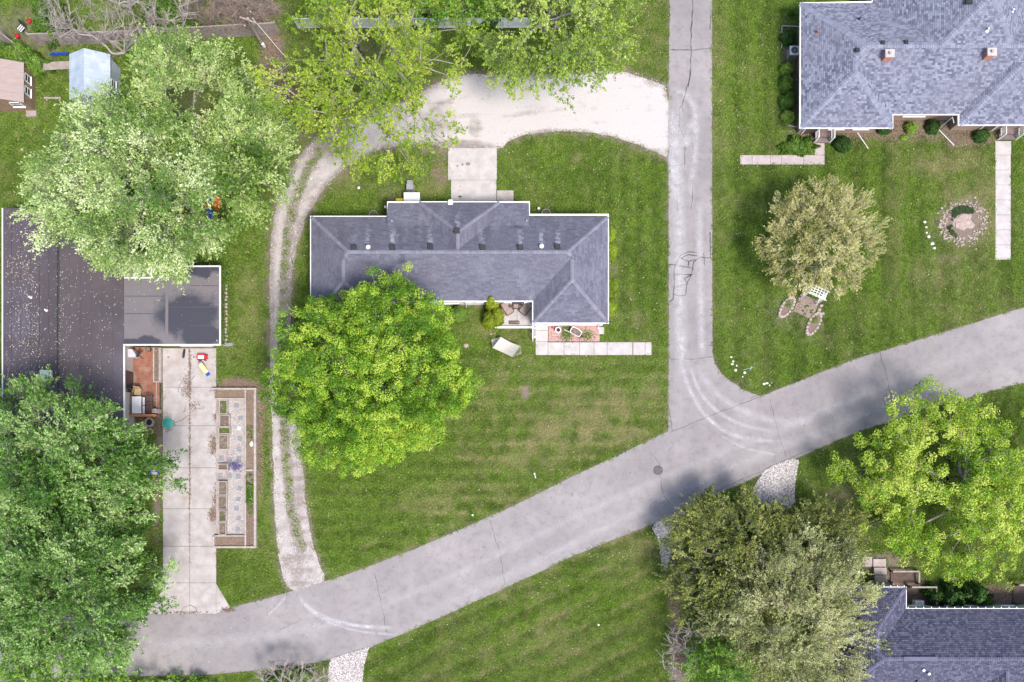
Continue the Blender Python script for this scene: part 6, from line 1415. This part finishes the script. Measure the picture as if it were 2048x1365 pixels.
for x in (-1.1, -1.6):
    MB().tube([(x - .15, 0, zt), (x - .15, 0, .5)], .012, 5).tube([(x + .15, 0, zt), (x + .15, 0, .5)], .012, 5).obox((x, 0, .5), (.4, .18, .04)).build('swing', m_yellow, ps, True)
for sy in (-1, 1): MB().tube([(-2.1, 0, zt), (-2.3, sy * .8, 0)], .05, 8).build('brace_leg', m_orange, ps, True)
mb = MB(); n = 10
for s_ in (0,):
    vs = []
    for i in range(n + 1):
        t = i / n; z = 1.15 * (1 - t) ** 1.3 + .15; y = -.5 - 2.0 * t
        vs += [(-.25 + .1 * math.sin(3 * t), y, z + .14), (-.2 + .1 * math.sin(3 * t), y, z), (.2 + .1 * math.sin(3 * t), y, z), (.25 + .1 * math.sin(3 * t), y, z + .14)]
    mb.add(vs, [(i * 4 + k, i * 4 + k + 1, (i + 1) * 4 + k + 1, (i + 1) * 4 + k) for i in range(n) for k in range(3)])
mb.build('slide', m_blue, ps, True)
ty = thing('tire_pile', 'black tires with white rims half hidden under yellow-green tree', 'tires', P(706, 108))
for dx, dy, z in ((0, 0, 0), (.5, -.2, 0), (.2, .45, 0), (.15, .1, .2)): MB().ring((dx, dy, z), .17, .33, .19, 20).build('tire', m_black, ty, True); MB().ring((dx, dy, z + .05), .10, .17, .1, 16).build('rim', m_white, ty, True)
# ================================================================== vegetation
def branch_mesh(nodes, par, rad, name, mat, parent, minr=.0, sides=5, bend=.12, rng=None):
    """tapered limbs along a tree graph"""
    V = []; F = []
    for i in range(1, len(nodes)):
        if rad[i] < minr: continue
        a = nodes[par[i]]; b = nodes[i]; d = b - a; L_ = np.linalg.norm(d)
        if L_ < 1e-3: continue
        d /= L_; u = np.cross(d, (0, 0, 1.0)); u = u / np.linalg.norm(u) if np.linalg.norm(u) > 1e-3 else np.array((1.0, 0, 0)); v = np.cross(d, u)
        ns = sides if rad[i] > .04 else 3; r0 = min(rad[par[i]], rad[i] * 1.5); r1 = rad[i]; m_ = 3 if L_ > .5 else 2
        off = (rng.random(3) - .5) * L_ * bend; b0 = len(V)
        for k in range(m_):
            t = k / (m_ - 1); c = a + (b - a) * t + off * 4 * t * (1 - t); r = r0 + (r1 - r0) * t
            for j in range(ns): an = 6.283 * j / ns; V.append(c + u * r * math.cos(an) + v * r * math.sin(an))
        for k in range(m_ - 1):
            for j in range(ns): F.append((b0 + k * ns + j, b0 + k * ns + (j + 1) % ns, b0 + (k + 1) * ns + (j + 1) % ns, b0 + (k + 1) * ns + j))
    me = bpy.data.meshes.new(name); me.from_pydata([tuple(p) for p in V], [], F); me.shade_smooth(); me.materials.append(mat)
    return child(name, me, parent)
def grow(tips, fork, base, rng, z0, gather=.45):
    nodes = [np.array(base, float), np.array(fork, float)]; par = [0, 0]; path = [0.0, float(np.linalg.norm(np.array(fork) - np.array(base)))]
    order = np.argsort([np.linalg.norm(t - nodes[1]) for t in tips]); idx = []
    for k in order:
        t = tips[k]; A = np.array(nodes[1:]); dd = np.linalg.norm(A - t, axis=1) + gather * (np.array(path[1:]) - path[1]) + 3.0 * np.maximum(0, A[:, 2] - t[2] - .2)
        j = int(np.argmin(dd)) + 1; a = nodes[j]; L_ = np.linalg.norm(t - a); cur = j; m_ = max(1, int(L_ / 1.6))
        for s_ in range(1, m_ + 1):
            f = s_ / m_; p = a + (t - a) * f + (rng.random(3) - .5) * .25 * L_ * f * (1 - f) * 2; p[2] -= .12 * L_ * 4 * f * (1 - f) * .5
            nodes.append(p); par.append(cur); path.append(path[cur] + L_ / m_); cur = len(nodes) - 1
        idx.append((k, cur))
    n = len(nodes); w_ = np.zeros(n)
    for _, c in idx: w_[c] += 1
    for i in range(n - 1, 0, -1): w_[par[i]] += w_[i]
    return nodes, par, w_, idx
def leaves_np(C, D, U, s, wd, rng, fold=.0):
    """diamond leaves: centre, long axis, cross axis"""
    s = s[:, None]; e = U * s * wd
    return np.stack([C - D * s, C + e - D * s * .1, C + D * s, C - e - D * s * .1], 1).reshape(-1, 3)
def unit(a): return a / (np.linalg.norm(a, axis=1, keepdims=True) + 1e-9)
def tree(name, label, cat, px, py, rx, ry, ztop, zbot, leaf, bark, seed, ntip=260, per=130, s=.10, wd=.5, clump=.75, spray=.0, shell=.6, flat=.55, up=.5, droop=0., trunk_r=.28, base=None, wob=.16, group=None, twigs=True, minr=.0, holes=.0, low=.0, bias=(0, 0), avoid=()):
    rng = np.random.default_rng(seed); zm = zbot + (ztop - zbot) * .45; c = P(px, py, zm); k = (CH - zm) / CH / PPM; RX, RY = rx * k, ry * k
    bx = P(*base) if base else P(px, py, 0).lerp(Vector((c.x, c.y, 0)), .9); bx.z = 0
    t_ = thing(name, label, cat, bx, 0, group); org = np.array(wloc(t_))
    tips = []; RZ1 = ztop - zm; RZ0 = zm - zbot; tries = 0
    while len(tips) < ntip and tries < ntip * 60:
        tries += 1
        v = rng.normal(size=3); v /= np.linalg.norm(v)
        if v[2] < -.35 - low: continue
        an = math.atan2(v[1], v[0]); rr = (shell + (1 - shell) * rng.random() ** .6) if rng.random() < .8 else rng.random() ** .5
        q = 1 + wob * (2 * float(vnoise(an * 1.6 + 10, v[2] * 1.5 + seed, 1.0, seed)) - 1) + wob * .6 * (2 * float(vnoise(an * 4.5 + 30, v[2] * 4 + seed, 1.0, seed + 3)) - 1)
        p = np.array([c.x + v[0] * RX * rr * q, c.y + v[1] * RY * rr * q, zm + v[2] * (RZ1 if v[2] > 0 else RZ0) * rr * q])
        if any(math.hypot((p[0] * CH / (CH - p[2]) * PPM + NX) - ax_, (NY - (p[1] - CY) * CH / (CH - p[2]) * PPM) - ay_) < ar_ for ax_, ay_, ar_ in avoid): continue
        if holes and float(fnoise(p[0], p[1], 2.6, seed)) < holes: continue
        if tips and min(np.linalg.norm(np.array(tips) - p, axis=1)) < clump * .62: 
            if rng.random() < .85: continue
        tips.append(p)
    tips = np.array(tips); fork = np.array([bx.x * .6 + c.x * .4, bx.y * .6 + c.y * .4, zbot + .15 * (ztop - zbot)])
    nodes, par, wt, idx = grow(tips, fork, (bx.x, bx.y, 0), rng, 0)
    rad = np.maximum(.012, trunk_r * np.sqrt(wt / max(1, wt[1])) * .95); rad[0] = trunk_r * 1.25; rad[1] = trunk_r * .8
    nl = [n_ - org for n_ in nodes]
    tr_i = [0, 1]; branch_mesh(nl[:2], par[:2], rad[:2], 'trunk', bark, t_, sides=9, bend=.05, rng=rng)
    # limbs (thick) and branches (thin)
    rad2 = rad.copy(); V_keep = minr
    branch_mesh(nl, [0 if i < 2 else p for i, p in enumerate(par)], np.where(np.arange(len(rad)) < 2, 0, rad), 'branches', bark, t_, minr=max(.001, V_keep), bend=.12, rng=rng)['kind'] = 'stuff'
    # foliage
    if per:
        CC = []; DD = []; UU = []; SS = []; TT = []; TW = []
        cen = np.array([c.x, c.y, zm - .3 * (ztop - zbot)])
        for q in tips:
            out = q - cen; out /= np.linalg.norm(out) + 1e-9; tone = rng.random(); dz = out.copy(); dz[2] *= .5
            if spray > 0:
                ns = max(3, int(per / 14)); 
                for _ in range(ns):
                    d = dz + rng.normal(size=3) * .42 + np.array([bias[0], bias[1], up * .5]); d /= np.linalg.norm(d); L_ = spray * (.55 + .7 * rng.random()); o = q + rng.normal(size=3) * clump * .38
                    m_ = 14; tt = rng.random(m_) ** .85; pos = o + d[None] * (tt * L_)[:, None]; pos[:, 2] -= droop * (tt * L_) ** 2 
                    side = rng.normal(size=(m_, 3)); side -= (side @ d)[:, None] * d; side = unit(side); pos = pos + side * (.055 + .06 * (1 - tt))[:, None] * (s / .08)
                    ld = unit(side * .8 + d * .9 + rng.normal(size=(m_, 3)) * .25); nn = unit(np.array([0, -.15, 1.0]) + rng.normal(size=(m_, 3)) * .45); uu = unit(np.cross(ld, nn))
                    CC.append(pos); DD.append(ld); UU.append(uu); SS.append(s * (.6 + .7 * rng.random(m_))); TT.append(np.full(m_, tone * .8 + .2 * rng.random()))
                    if twigs: TW.append((o - d * L_ * .25, o + d * L_ * .75 - np.array([0, 0, droop * (L_ * .75) ** 2])))
            else:
                m_ = per; v = rng.normal(size=(m_, 3)); v = unit(v); v[:, 2] = np.abs(v[:, 2]) * 1.0 - .25; r_ = clump * (.45 + .55 * rng.random(m_) ** .5); sc = .75 + .5 * rng.random()
                pos = q + v * r_[:, None] * np.array([1, 1, flat]) * sc
                nn = unit(v * .8 + np.array([0, 0, up]) + rng.normal(size=(m_, 3)) * .45); ld = unit(np.cross(nn, rng.normal(size=(m_, 3)))); uu = unit(np.cross(ld, nn))
                CC.append(pos); DD.append(ld); UU.append(uu); SS.append(s * (.6 + .7 * rng.random(m_))); TT.append(np.full(m_, tone))
                if twigs:
                    for _ in range(3): e = q + unit(rng.normal(size=(1, 3)))[0] * clump * .7; TW.append((q - out * .2, e))
        C_ = np.concatenate(CC) - org; V = leaves_np(C_, np.concatenate(DD), np.concatenate(UU), np.concatenate(SS), wd, rng)
        o = child('crown', mesh_np('crown', V, 4, leaf, {'tone': np.concatenate(TT)}), t_); o['kind'] = 'stuff'
        if TW:
            A = np.array([a for a, b in TW]) - org; B = np.array([b for a, b in TW]) - org; d = unit(B - A); u = unit(np.cross(d, np.array([0, 0, 1.0]) + .01)) ; r0 = .008
            vv = np.cross(d, u)
            tri = []
            ang = [(1, 0), (-.5, .87), (-.5, -.87)]
            for i_ in range(3):
                j_ = (i_ + 1) % 3; a1 = u * ang[i_][0] + vv * ang[i_][1]; a2 = u * ang[j_][0] + vv * ang[j_][1]
                tri.append(np.stack([A + a1 * r0, A + a2 * r0, B + a2 * r0 * .3, B + a1 * r0 * .3], 1))
            o = child('twigs', mesh_np('twigs', np.concatenate(tri).reshape(-1, 3), 4, bark), t_); o['kind'] = 'stuff'
    return t_
def bare(name, label, cat, base, tip_px, ztop, bark, seed, ntip=120, tr=.16, n_twig=6, group=None, tl=.9):
    """leafless tree: tip_px = (px, py, rx, ry) ellipse where the branch ends show"""
    rng = np.random.default_rng(seed); px, py, rx, ry = tip_px; b = P(*base); t_ = thing(name, label, cat, b, 0, group); org = np.array(wloc(t_)); tips = []
    for i in range(ntip):
        a = rng.random() * 6.283; r = math.sqrt(rng.random()) ; z = ztop * (1 - .45 * r * r) * (.8 + .2 * rng.random()); q = P(px + rx * r * math.cos(a), py + ry * r * math.sin(a), z); tips.append(np.array(q))
    tips = np.array(tips); c = P(px, py, ztop * .45); fork = np.array([b.x * .65 + c.x * .35, b.y * .65 + c.y * .35, ztop * .3])
    nodes, par, wt, idx = grow(tips, fork, (b.x, b.y, 0), rng, 0, .35); rad = np.maximum(.016, tr * np.sqrt(wt / wt[1])); rad[0] = tr * 1.3; rad[1] = tr * .85; nl = [n_ - org for n_ in nodes]
    branch_mesh(nl[:2], par[:2], rad[:2], 'trunk', bark, t_, sides=9, bend=.05, rng=rng)
    branch_mesh(nl, [0 if i < 2 else p for i, p in enumerate(par)], np.where(np.arange(len(rad)) < 2, 0, rad), 'branches', bark, t_, minr=.001, bend=.3, rng=rng)['kind'] = 'stuff'
    TN = []; TP = []; TR = []
    for q, (k, c_) in zip(tips, idx):
        q = tips[k]; p0 = nodes[par[c_]]; out = q - p0; out /= np.linalg.norm(out) + 1e-9
        for j in range(n_twig):
            s_ = p0 + (q - p0) * rng.uniform(.2, 1); d = out + rng.normal(size=3) * .55; d /= np.linalg.norm(d); L_ = tl * rng.uniform(.4, 1.1)
            TN += [s_ - org, s_ + d * L_ - org]; TP += [0, 0]; TR += [.014, .008]
            e = s_ + d * L_ * .55
            d2 = d + rng.normal(size=3) * .6; d2 /= np.linalg.norm(d2); TN += [e - org, e + d2 * L_ * .5 - org]; TP += [0, 0]; TR += [.010, .007]
    V = []; F = []
    for i in range(0, len(TN), 2):
        a, b2 = TN[i], TN[i + 1]; d = b2 - a; d /= np.linalg.norm(d) + 1e-9; u = np.cross(d, (0, 0, 1.0)); u /= np.linalg.norm(u) + 1e-9; v = np.cross(d, u); b0 = len(V)
        for c_, r in ((a, TR[i]), (b2, TR[i + 1])):
            for ca, sa in ((1, 0), (-.5, .87), (-.5, -.87)): V.append(tuple(c_ + u * r * ca + v * r * sa))
        F += [(b0 + j, b0 + (j + 1) % 3, b0 + 3 + (j + 1) % 3, b0 + 3 + j) for j in range(3)]
    me = bpy.data.meshes.new('twigs'); me.from_pydata(V, [], F); me.materials.append(bark); child('twigs', me, t_, kind='stuff')
    return t_
lf_silver = leafM('silver_maple_leaf', (.08, .19, .02), (.38, .53, .15), (.78, .84, .55), .32, .6, .3)
lf_mid = leafM('fresh_green_leaf', (.05, .15, .008), (.20, .42, .03), (.45, .62, .12), .38)
lf_palemid = leafM('pale_green_leaf', (.07, .17, .015), (.31, .47, .09), (.68, .76, .38), .34)
lf_maple = leafM('bright_maple_leaf', (.055, .15, .006), (.22, .42, .022), (.50, .62, .08), .40)
lf_yel = leafM('yellow_green_leaf', (.15, .27, .015), (.31, .45, .03), (.50, .56, .10), .40)
lf_yel2 = leafM('lime_leaf', (.12, .26, .012), (.36, .52, .04), (.62, .70, .16), .42)
lf_sparse = leafM('small_green_leaf', (.13, .23, .03), (.29, .43, .05), (.50, .60, .15), .35)
lf_buff = leafM('buff_spring_leaf', (.24, .25, .06), (.48, .47, .18), (.70, .67, .36), .30)
lf_olive = leafM('olive_leaf', (.05, .085, .012), (.19, .235, .035), (.42, .43, .12), .25)
lf_tan = leafM('tan_catkin_leaf', (.12, .15, .03), (.34, .38, .13), (.58, .59, .31), .28)
lf_dark = leafM('deep_green_leaf', (.035, .11, .012), (.15, .33, .04), (.50, .64, .28), .32, .6, .3)
m_bark_br = M('brown_twig_bark', (.27, .21, .18), (.17, .13, .115), 3, .95, .5, 30)
# big silver tree, upper left (two leaders)
tree('silver_maple', 'large pale silvery tree over the left roof, feathery sprays', 'tree', 272, 392, 188, 165, 12, 3, lf_silver, m_bark, 11, 330, 330, .080, .5, .8, .95, .5, droop=.12, wob=.3, holes=.30, trunk_r=.33, base=(330, 400), bias=(-.45, -.35), up=.25, avoid=((428, 412, 34), (345, 300, 26)))
tree('maple_tree', 'fresher green tree behind silvery tree, near the pale blue shed', 'tree', 385, 235, 165, 140, 10, 2.5, lf_palemid, m_bark, 12, 240, 260, .080, .5, .8, .8, .4, droop=.1, wob=.28, holes=.36, trunk_r=.3, base=(400, 260), bias=(0, -.1), up=.3, avoid=((365, 195, 34), (395, 245, 24), (175, 140, 40)))
tree('maple_tree', 'green tree right of the silvery tree, above playset', 'tree', 480, 330, 95, 130, 9.5, 3, lf_palemid, m_bark, 13, 130, 260, .08, .5, .75, .7, .4, droop=.1, wob=.2, holes=.25, trunk_r=.22, base=(470, 340), avoid=((428, 418, 40),))
tree('maple_tree', 'yellow-green tree with bare limbs showing over the white fence', 'tree', 742, 150, 195, 180, 12.5, 3, lf_yel, m_bark_pale, 14, 330, 135, .078, .6, .7, .7, .42, droop=.1, wob=.22, holes=.34, trunk_r=.36, base=(760, 180), up=.2, bias=(0, -.1), avoid=((840, 47, 24), (895, 47, 24), (625, 47, 18), (720, 46, 16)))
tree('maple_tree', 'sparse small-leaved green tree at the top between fence and lane', 'tree', 1100, 25, 185, 160, 12, 3, lf_sparse, m_bark, 15, 330, 165, .072, .6, .8, .6, .35, droop=.1, wob=.2, holes=.33, trunk_r=.33, base=(1090, 60), up=.2, avoid=((1000, 48, 26), (1045, 48, 24), (955, 48, 18)))
tree('maple_tree', 'green tree at the top edge between the two big upper trees', 'tree', 925, -10, 110, 80, 10.5, 3, lf_mid, m_bark, 16, 130, 120, .075, .6, .75, .6, .4, wob=.2, holes=.3, trunk_r=.25, base=(930, 20), avoid=((980, 48, 20), (895, 48, 20), (935, 50, 14)))
tree('norway_maple', 'big dense bright green rounded tree in the front lawn', 'tree', 745, 762, 184, 197, 11.0, 2.0, lf_maple, m_bark, 17, 1500, 105, .056, .8, .42, 0, .60, .8, .55, wob=.22, trunk_r=.36, base=(765, 785), holes=.14)
tree('small_tree', 'small round buff-leaved spring tree in the duplex lawn', 'tree', 1637, 478, 117, 116, 6.2, 1.2, lf_buff, m_bark_pale, 18, 330, 200, .045, .6, .42, .42, .4, droop=.05, wob=.16, holes=.2, trunk_r=.15, base=(1622, 575), up=.3, avoid=((1642, 598, 32),))
tree('maple_tree', 'deep green tree with pale glints filling lower left, upper crown', 'tree', 120, 915, 195, 165, 11, 2.5, lf_dark, m_bark, 19, 340, 300, .084, .5, .8, .75, .4, droop=.12, wob=.2, holes=.30, trunk_r=.36, base=(150, 930), bias=(.1, .1), avoid=((300, 790, 78), (210, 745, 60), (60, 720, 40)))
tree('maple_tree', 'deep green tree in the bottom left corner by the street', 'tree', 140, 1165, 190, 155, 11, 2.5, lf_dark, m_bark, 20, 330, 300, .084, .5, .8, .75, .4, droop=.12, wob=.2, holes=.28, trunk_r=.36, base=(150, 1150), bias=(.2, .1), avoid=((375, 1165, 38),))
tree('maple_tree', 'yellower tree at the bottom left corner over the street edge', 'tree', 110, 1335, 120, 70, 8, 2, lf_mid, m_bark, 21, 120, 140, .08, .5, .75, .6, .4, wob=.2, holes=.25, trunk_r=.22, base=(100, 1330))
tree('oak_tree', 'dark olive tree below the junction, left of tan tree', 'tree', 1487, 1125, 138, 128, 5.0, .9, lf_olive, m_bark, 22, 290, 250, .070, .5, .75, .65, .45, droop=.08, wob=.28, holes=.22, trunk_r=.28, base=(1490, 1120))
tree('oak_tree', 'tan-olive feathery tree beside dark blue roof', 'tree', 1592, 1235, 155, 150, 7.2, 1.5, lf_tan, m_bark_pale, 23, 330, 270, .070, .45, .75, .8, .42, droop=.08, wob=.28, holes=.28, trunk_r=.3, base=(1600, 1220), bias=(.2, .2), avoid=((1795, 1250, 50), (1755, 1330, 38), (1790, 1180, 36)))
tree('oak_tree', 'olive tree top poking up near the coarse gravel apron', 'tree', 1640, 1075, 95, 75, 4.5, 1.0, lf_olive, m_bark, 24, 110, 230, .066, .5, .75, .6, .4, wob=.25, holes=.28, trunk_r=.2, base=(1640, 1080))
tree('maple_tree', 'large lime-yellow tree at the right edge, limbs showing', 'tree', 1895, 965, 208, 192, 6.4, 1.0, lf_yel2, m_bark, 25, 900, 80, .064, .8, .46, 0, .4, .6, .5, wob=.34, holes=.28, trunk_r=.38, base=(1880, 960))
tree('maple_tree', 'small bright green tree at the bottom edge below tan tree', 'tree', 1435, 1345, 62, 58, 6, 1.2, lf_mid, m_bark, 26, 90, 120, .07, .6, .6, .45, .4, wob=.25, holes=.2, trunk_r=.13, base=(1440, 1345))
tree('undergrowth', 'leafy green undergrowth along the bottom left edge by the street', 'shrub', 225, 1378, 95, 32, 2.6, .3, lf_mid, m_bark_br, 27, 60, 110, .07, .6, .5, .4, .2, wob=.4, holes=.3, trunk_r=.08, base=(225, 1380))
tree('undergrowth', 'low green undergrowth at the bottom edge right of the leafier clump', 'shrub', 375, 1374, 70, 20, 1.6, .2, lf_mid, m_bark_br, 28, 34, 110, .06, .6, .45, .35, .2, wob=.4, holes=.25, trunk_r=.06, base=(375, 1376))
bare('dead_tree', 'leafless pale grey tree reaching over the top left fence', 'tree', (316, 104), (235, 15, 150, 95), 8.5, m_bark_pale, 31, 150, .20, 8)
bare('bare_shrub', 'leafless brown shrub between silver tree and gravel curve', 'shrub', (552, 205), (540, 205, 48, 75), 3.2, m_bark_br, 32, 60, .07, 9, tl=.7)
bare('bare_shrub', 'leafless pale shrub at the bottom edge below the street', 'shrub', (590, 1375), (585, 1352, 75, 34), 3.4, m_bark_pale, 33, 60, .08, 7, tl=.8)
bare('bare_shrub', 'leafless pale shrub at the bottom by olive tree strip', 'shrub', (1385, 1335), (1365, 1300, 48, 62), 4.0, m_bark_pale, 34, 50, .09, 6, tl=.9)
bare('bare_brush', 'brown bare brushwood behind the board fence near silver tree', 'brush', (440, 30), (455, 22, 105, 36), 2.6, m_bark_br, 35, 130, .06, 9, tl=.8)
# shrubs
def shrub(name, label, px, py, rx, ry, h, mat, n, s=.04, seed=1, group=None, cat='shrub', squash=1.0, wd=.6, fill=.75, clipx=None, tall=False, rough=.12):
    rng = np.random.default_rng(seed); c = P(px, py, h * .6); k = (CH - h * .6) / CH / PPM; RX, RY = rx * k, ry * k; t_ = thing(name, label, cat, (c.x, c.y, 0), 0, group)
    v = unit(rng.normal(size=(n, 3))); v[:, 2] = np.abs(v[:, 2]) if not tall else v[:, 2]; r = fill + (1 - fill) * rng.random(n) ** .5; lump = 1 + (rough if rx < 25 or ry < 12 and rx < 40 else .45) * (2 * fnoise(v[:, 0] * (2.2 if rx < 25 else 4) + seed * 3, v[:, 1] * 2.2 + v[:, 2], 1, seed) - 1) * 2
    pos = v * (r * lump)[:, None] * np.array([RX, RY, h * (1.0 if not tall else .5)]); pos[:, 2] += 0 if not tall else h * .5
    nn = unit(v + rng.normal(size=(n, 3)) * .5); ld = unit(np.cross(nn, rng.normal(size=(n, 3)))); uu = np.cross(ld, nn)
    if clipx is not None: k2 = pos[:, 0] + c.x > clipx; pos, ld, uu = pos[k2], ld[k2], uu[k2]
    m_ = len(pos); tone = fnoise(pos[:, 0] * 3 + 50, pos[:, 1] * 3 + pos[:, 2] * 2, 1, seed)
    o = child('foliage', mesh_np('foliage', leaves_np(pos, ld, uu, s * (.6 + .7 * rng.random(m_)), wd, rng), 4, mat, {'tone': tone}), t_); o['kind'] = 'stuff'
    mb = MB(); 
    for i in range(5): a = rng.random() * 6.283; mb.tube([(0, 0, 0), (RX * .5 * math.cos(a), RY * .5 * math.sin(a), h * .6)], .02, 5, .008)
    mb.build('stem', m_bark_br, t_, True); return t_
lf_gold = leafM('golden_cypress_leaf', (.10, .15, .005), (.25, .31, .012), (.42, .46, .03), .2); lf_box = leafM('boxwood_leaf', (.045, .11, .012), (.11, .22, .025), (.22, .34, .05), .25)
lf_jun = leafM('juniper_leaf', (.02, .055, .008), (.045, .12, .012), (.09, .20, .02), .2); lf_hosta = leafM('hosta_leaf', (.15, .25, .03), (.30, .44, .06), (.45, .56, .15), .3); lf_ltgold = leafM('trimmed_gold_leaf', (.10, .17, .008), (.24, .36, .02), (.42, .52, .05), .3)
shrub('cypress', 'golden-green cypress, upper lobe against the central porch wall', 983, 603, 15, 19, 3.0, lf_gold, 9000, .035, 1, 'golden cypresses by the porch', rough=.14); shrub('cypress', 'golden-green cypress, right lower lobe next to porch', 993, 632, 15, 20, 2.2, lf_gold, 8000, .035, 2, 'golden cypresses by the porch', rough=.12); shrub('cypress', 'golden-green cypress, left lower lobe nearest the hammock', 978, 638, 14, 18, 1.9, lf_gold, 7000, .035, 3, 'golden cypresses by the porch', rough=.12)
shrub('round_shrub', 'round blue-green clipped shrub by big maple and central house', 917, 626, 18, 17, 1.1, lf_box, 6000, .032, 4)
for i, (px, py, r, rr) in enumerate(((1221, 466, 12, 17), (1223, 502, 12, 18), (1224, 575, 13, 22), (1223, 614, 13, 18))):
    shrub('clipped_shrub', ['top', 'second', 'third', 'bottom'][i] + ' of four clipped shrubs along the right wall of central house', px, py, r, rr, .9, lf_ltgold, 4500, .03, 10 + i, 'clipped shrubs along the east wall', fill=.85)
for i, (px, py, r, rr, h, mt, lb) in enumerate(((1575, 137, 13, 14, 1.0, lf_hosta, 'pale green shrub just below the duplex air conditioner'), (1576, 165, 14, 18, 1.1, lf_box, 'mid-green shrub second below duplex air conditioner'), (1577, 200, 15, 19, 1.1, lf_box, 'grey-green shrub third below duplex air conditioner'), (1578, 232, 14, 14, 1.0, lf_hosta, 'light green shrub at lower left corner of the duplex'), (1600, 290, 30, 18, .7, lf_box, 'sprawling low green shrub left of duplex porch steps'), (1577, 72, 15, 16, .9, lf_jun, 'dark shrub between spiky plant and duplex air conditioner'),
    (1689, 286, 19, 17, 1.0, lf_jun, 'round dark green shrub right of left porch steps'), (1772, 258, 16, 9, .8, lf_jun, 'low shrub tucked under the duplex eave corner'), (1825, 254, 14, 13, .8, lf_hosta, 'yellow-green round shrub in the duplex recess'), (1869, 251, 16, 15, .9, lf_jun, 'rich green round shrub right of the yellow-green one'), (1965, 269, 17, 13, .9, lf_jun, 'round green shrub left of right porch steps'), (1809, 275, 9, 6, .3, lf_hosta, 'small pale hosta below yellow-green round shrub'),
    (1905, 1190, 40, 26, 1.6, lf_jun, 'very dark shrub against green wall under lime tree'), (1955, 1195, 32, 22, 1.5, lf_jun, 'dark clipped shrub right of the larger dark shrub by green wall'), (92, 38, 34, 40, 2.5, lf_box, 'green bush behind the fence under the bare grey tree'), (30, 108, 34, 22, 1.8, lf_box, 'green bush above the brown shed'), (70, 125, 25, 22, 1.6, lf_box, 'green bush between the sheds'), (330, 25, 45, 30, 2.2, lf_box, 'green bush behind fence right of the bare grey trunk'), (296, 92, 45, 20, 2.0, lf_mid, 'fresh green bush at the foot of the bare grey tree'), (560, 300, 26, 20, .7, lf_box, 'low green growth beside the gravel curve'),
    (590, 1352, 45, 18, .9, lf_box, 'green bush under leafless shrub at the bottom edge'), (1475, 1080, 30, 24, 1.0, lf_jun, 'dark undergrowth beneath olive tree'), (800, 20, 60, 22, 1.6, lf_jun, 'dark green bush behind the white fence'), (960, 30, 60, 24, 1.6, lf_jun, 'dark green bush behind white fence near its right end'))):
    shrub('shrub', lb, px, py, r, rr, h, mt, int(min(11000, 22 * r * rr * .9)) if r > 25 else int(18 * r * rr), .04 if r < 25 else .065, 40 + i)
yk = thing('yucca', 'spiky yucca plant at the upper left corner of the duplex', 'plant', P(1583, 31)); V = []; T = []
for i in range(70):
    a = random.uniform(0, 6.283); e = random.uniform(.15, 1.2); d = Vector((math.cos(a) * math.cos(e), math.sin(a) * math.cos(e), math.sin(e))); s_ = d.cross(Vector((0, 0, 1))).normalized() * .028; L_ = random.uniform(.5, .72); V += [s_ * .5, d * L_ * .5 + s_, d * L_, d * L_ * .5 - s_]; T.append(random.random())
child('spiky_leaves', mesh_np('spiky_leaves', V, 4, lf_jun, {'tone': T}), yk)
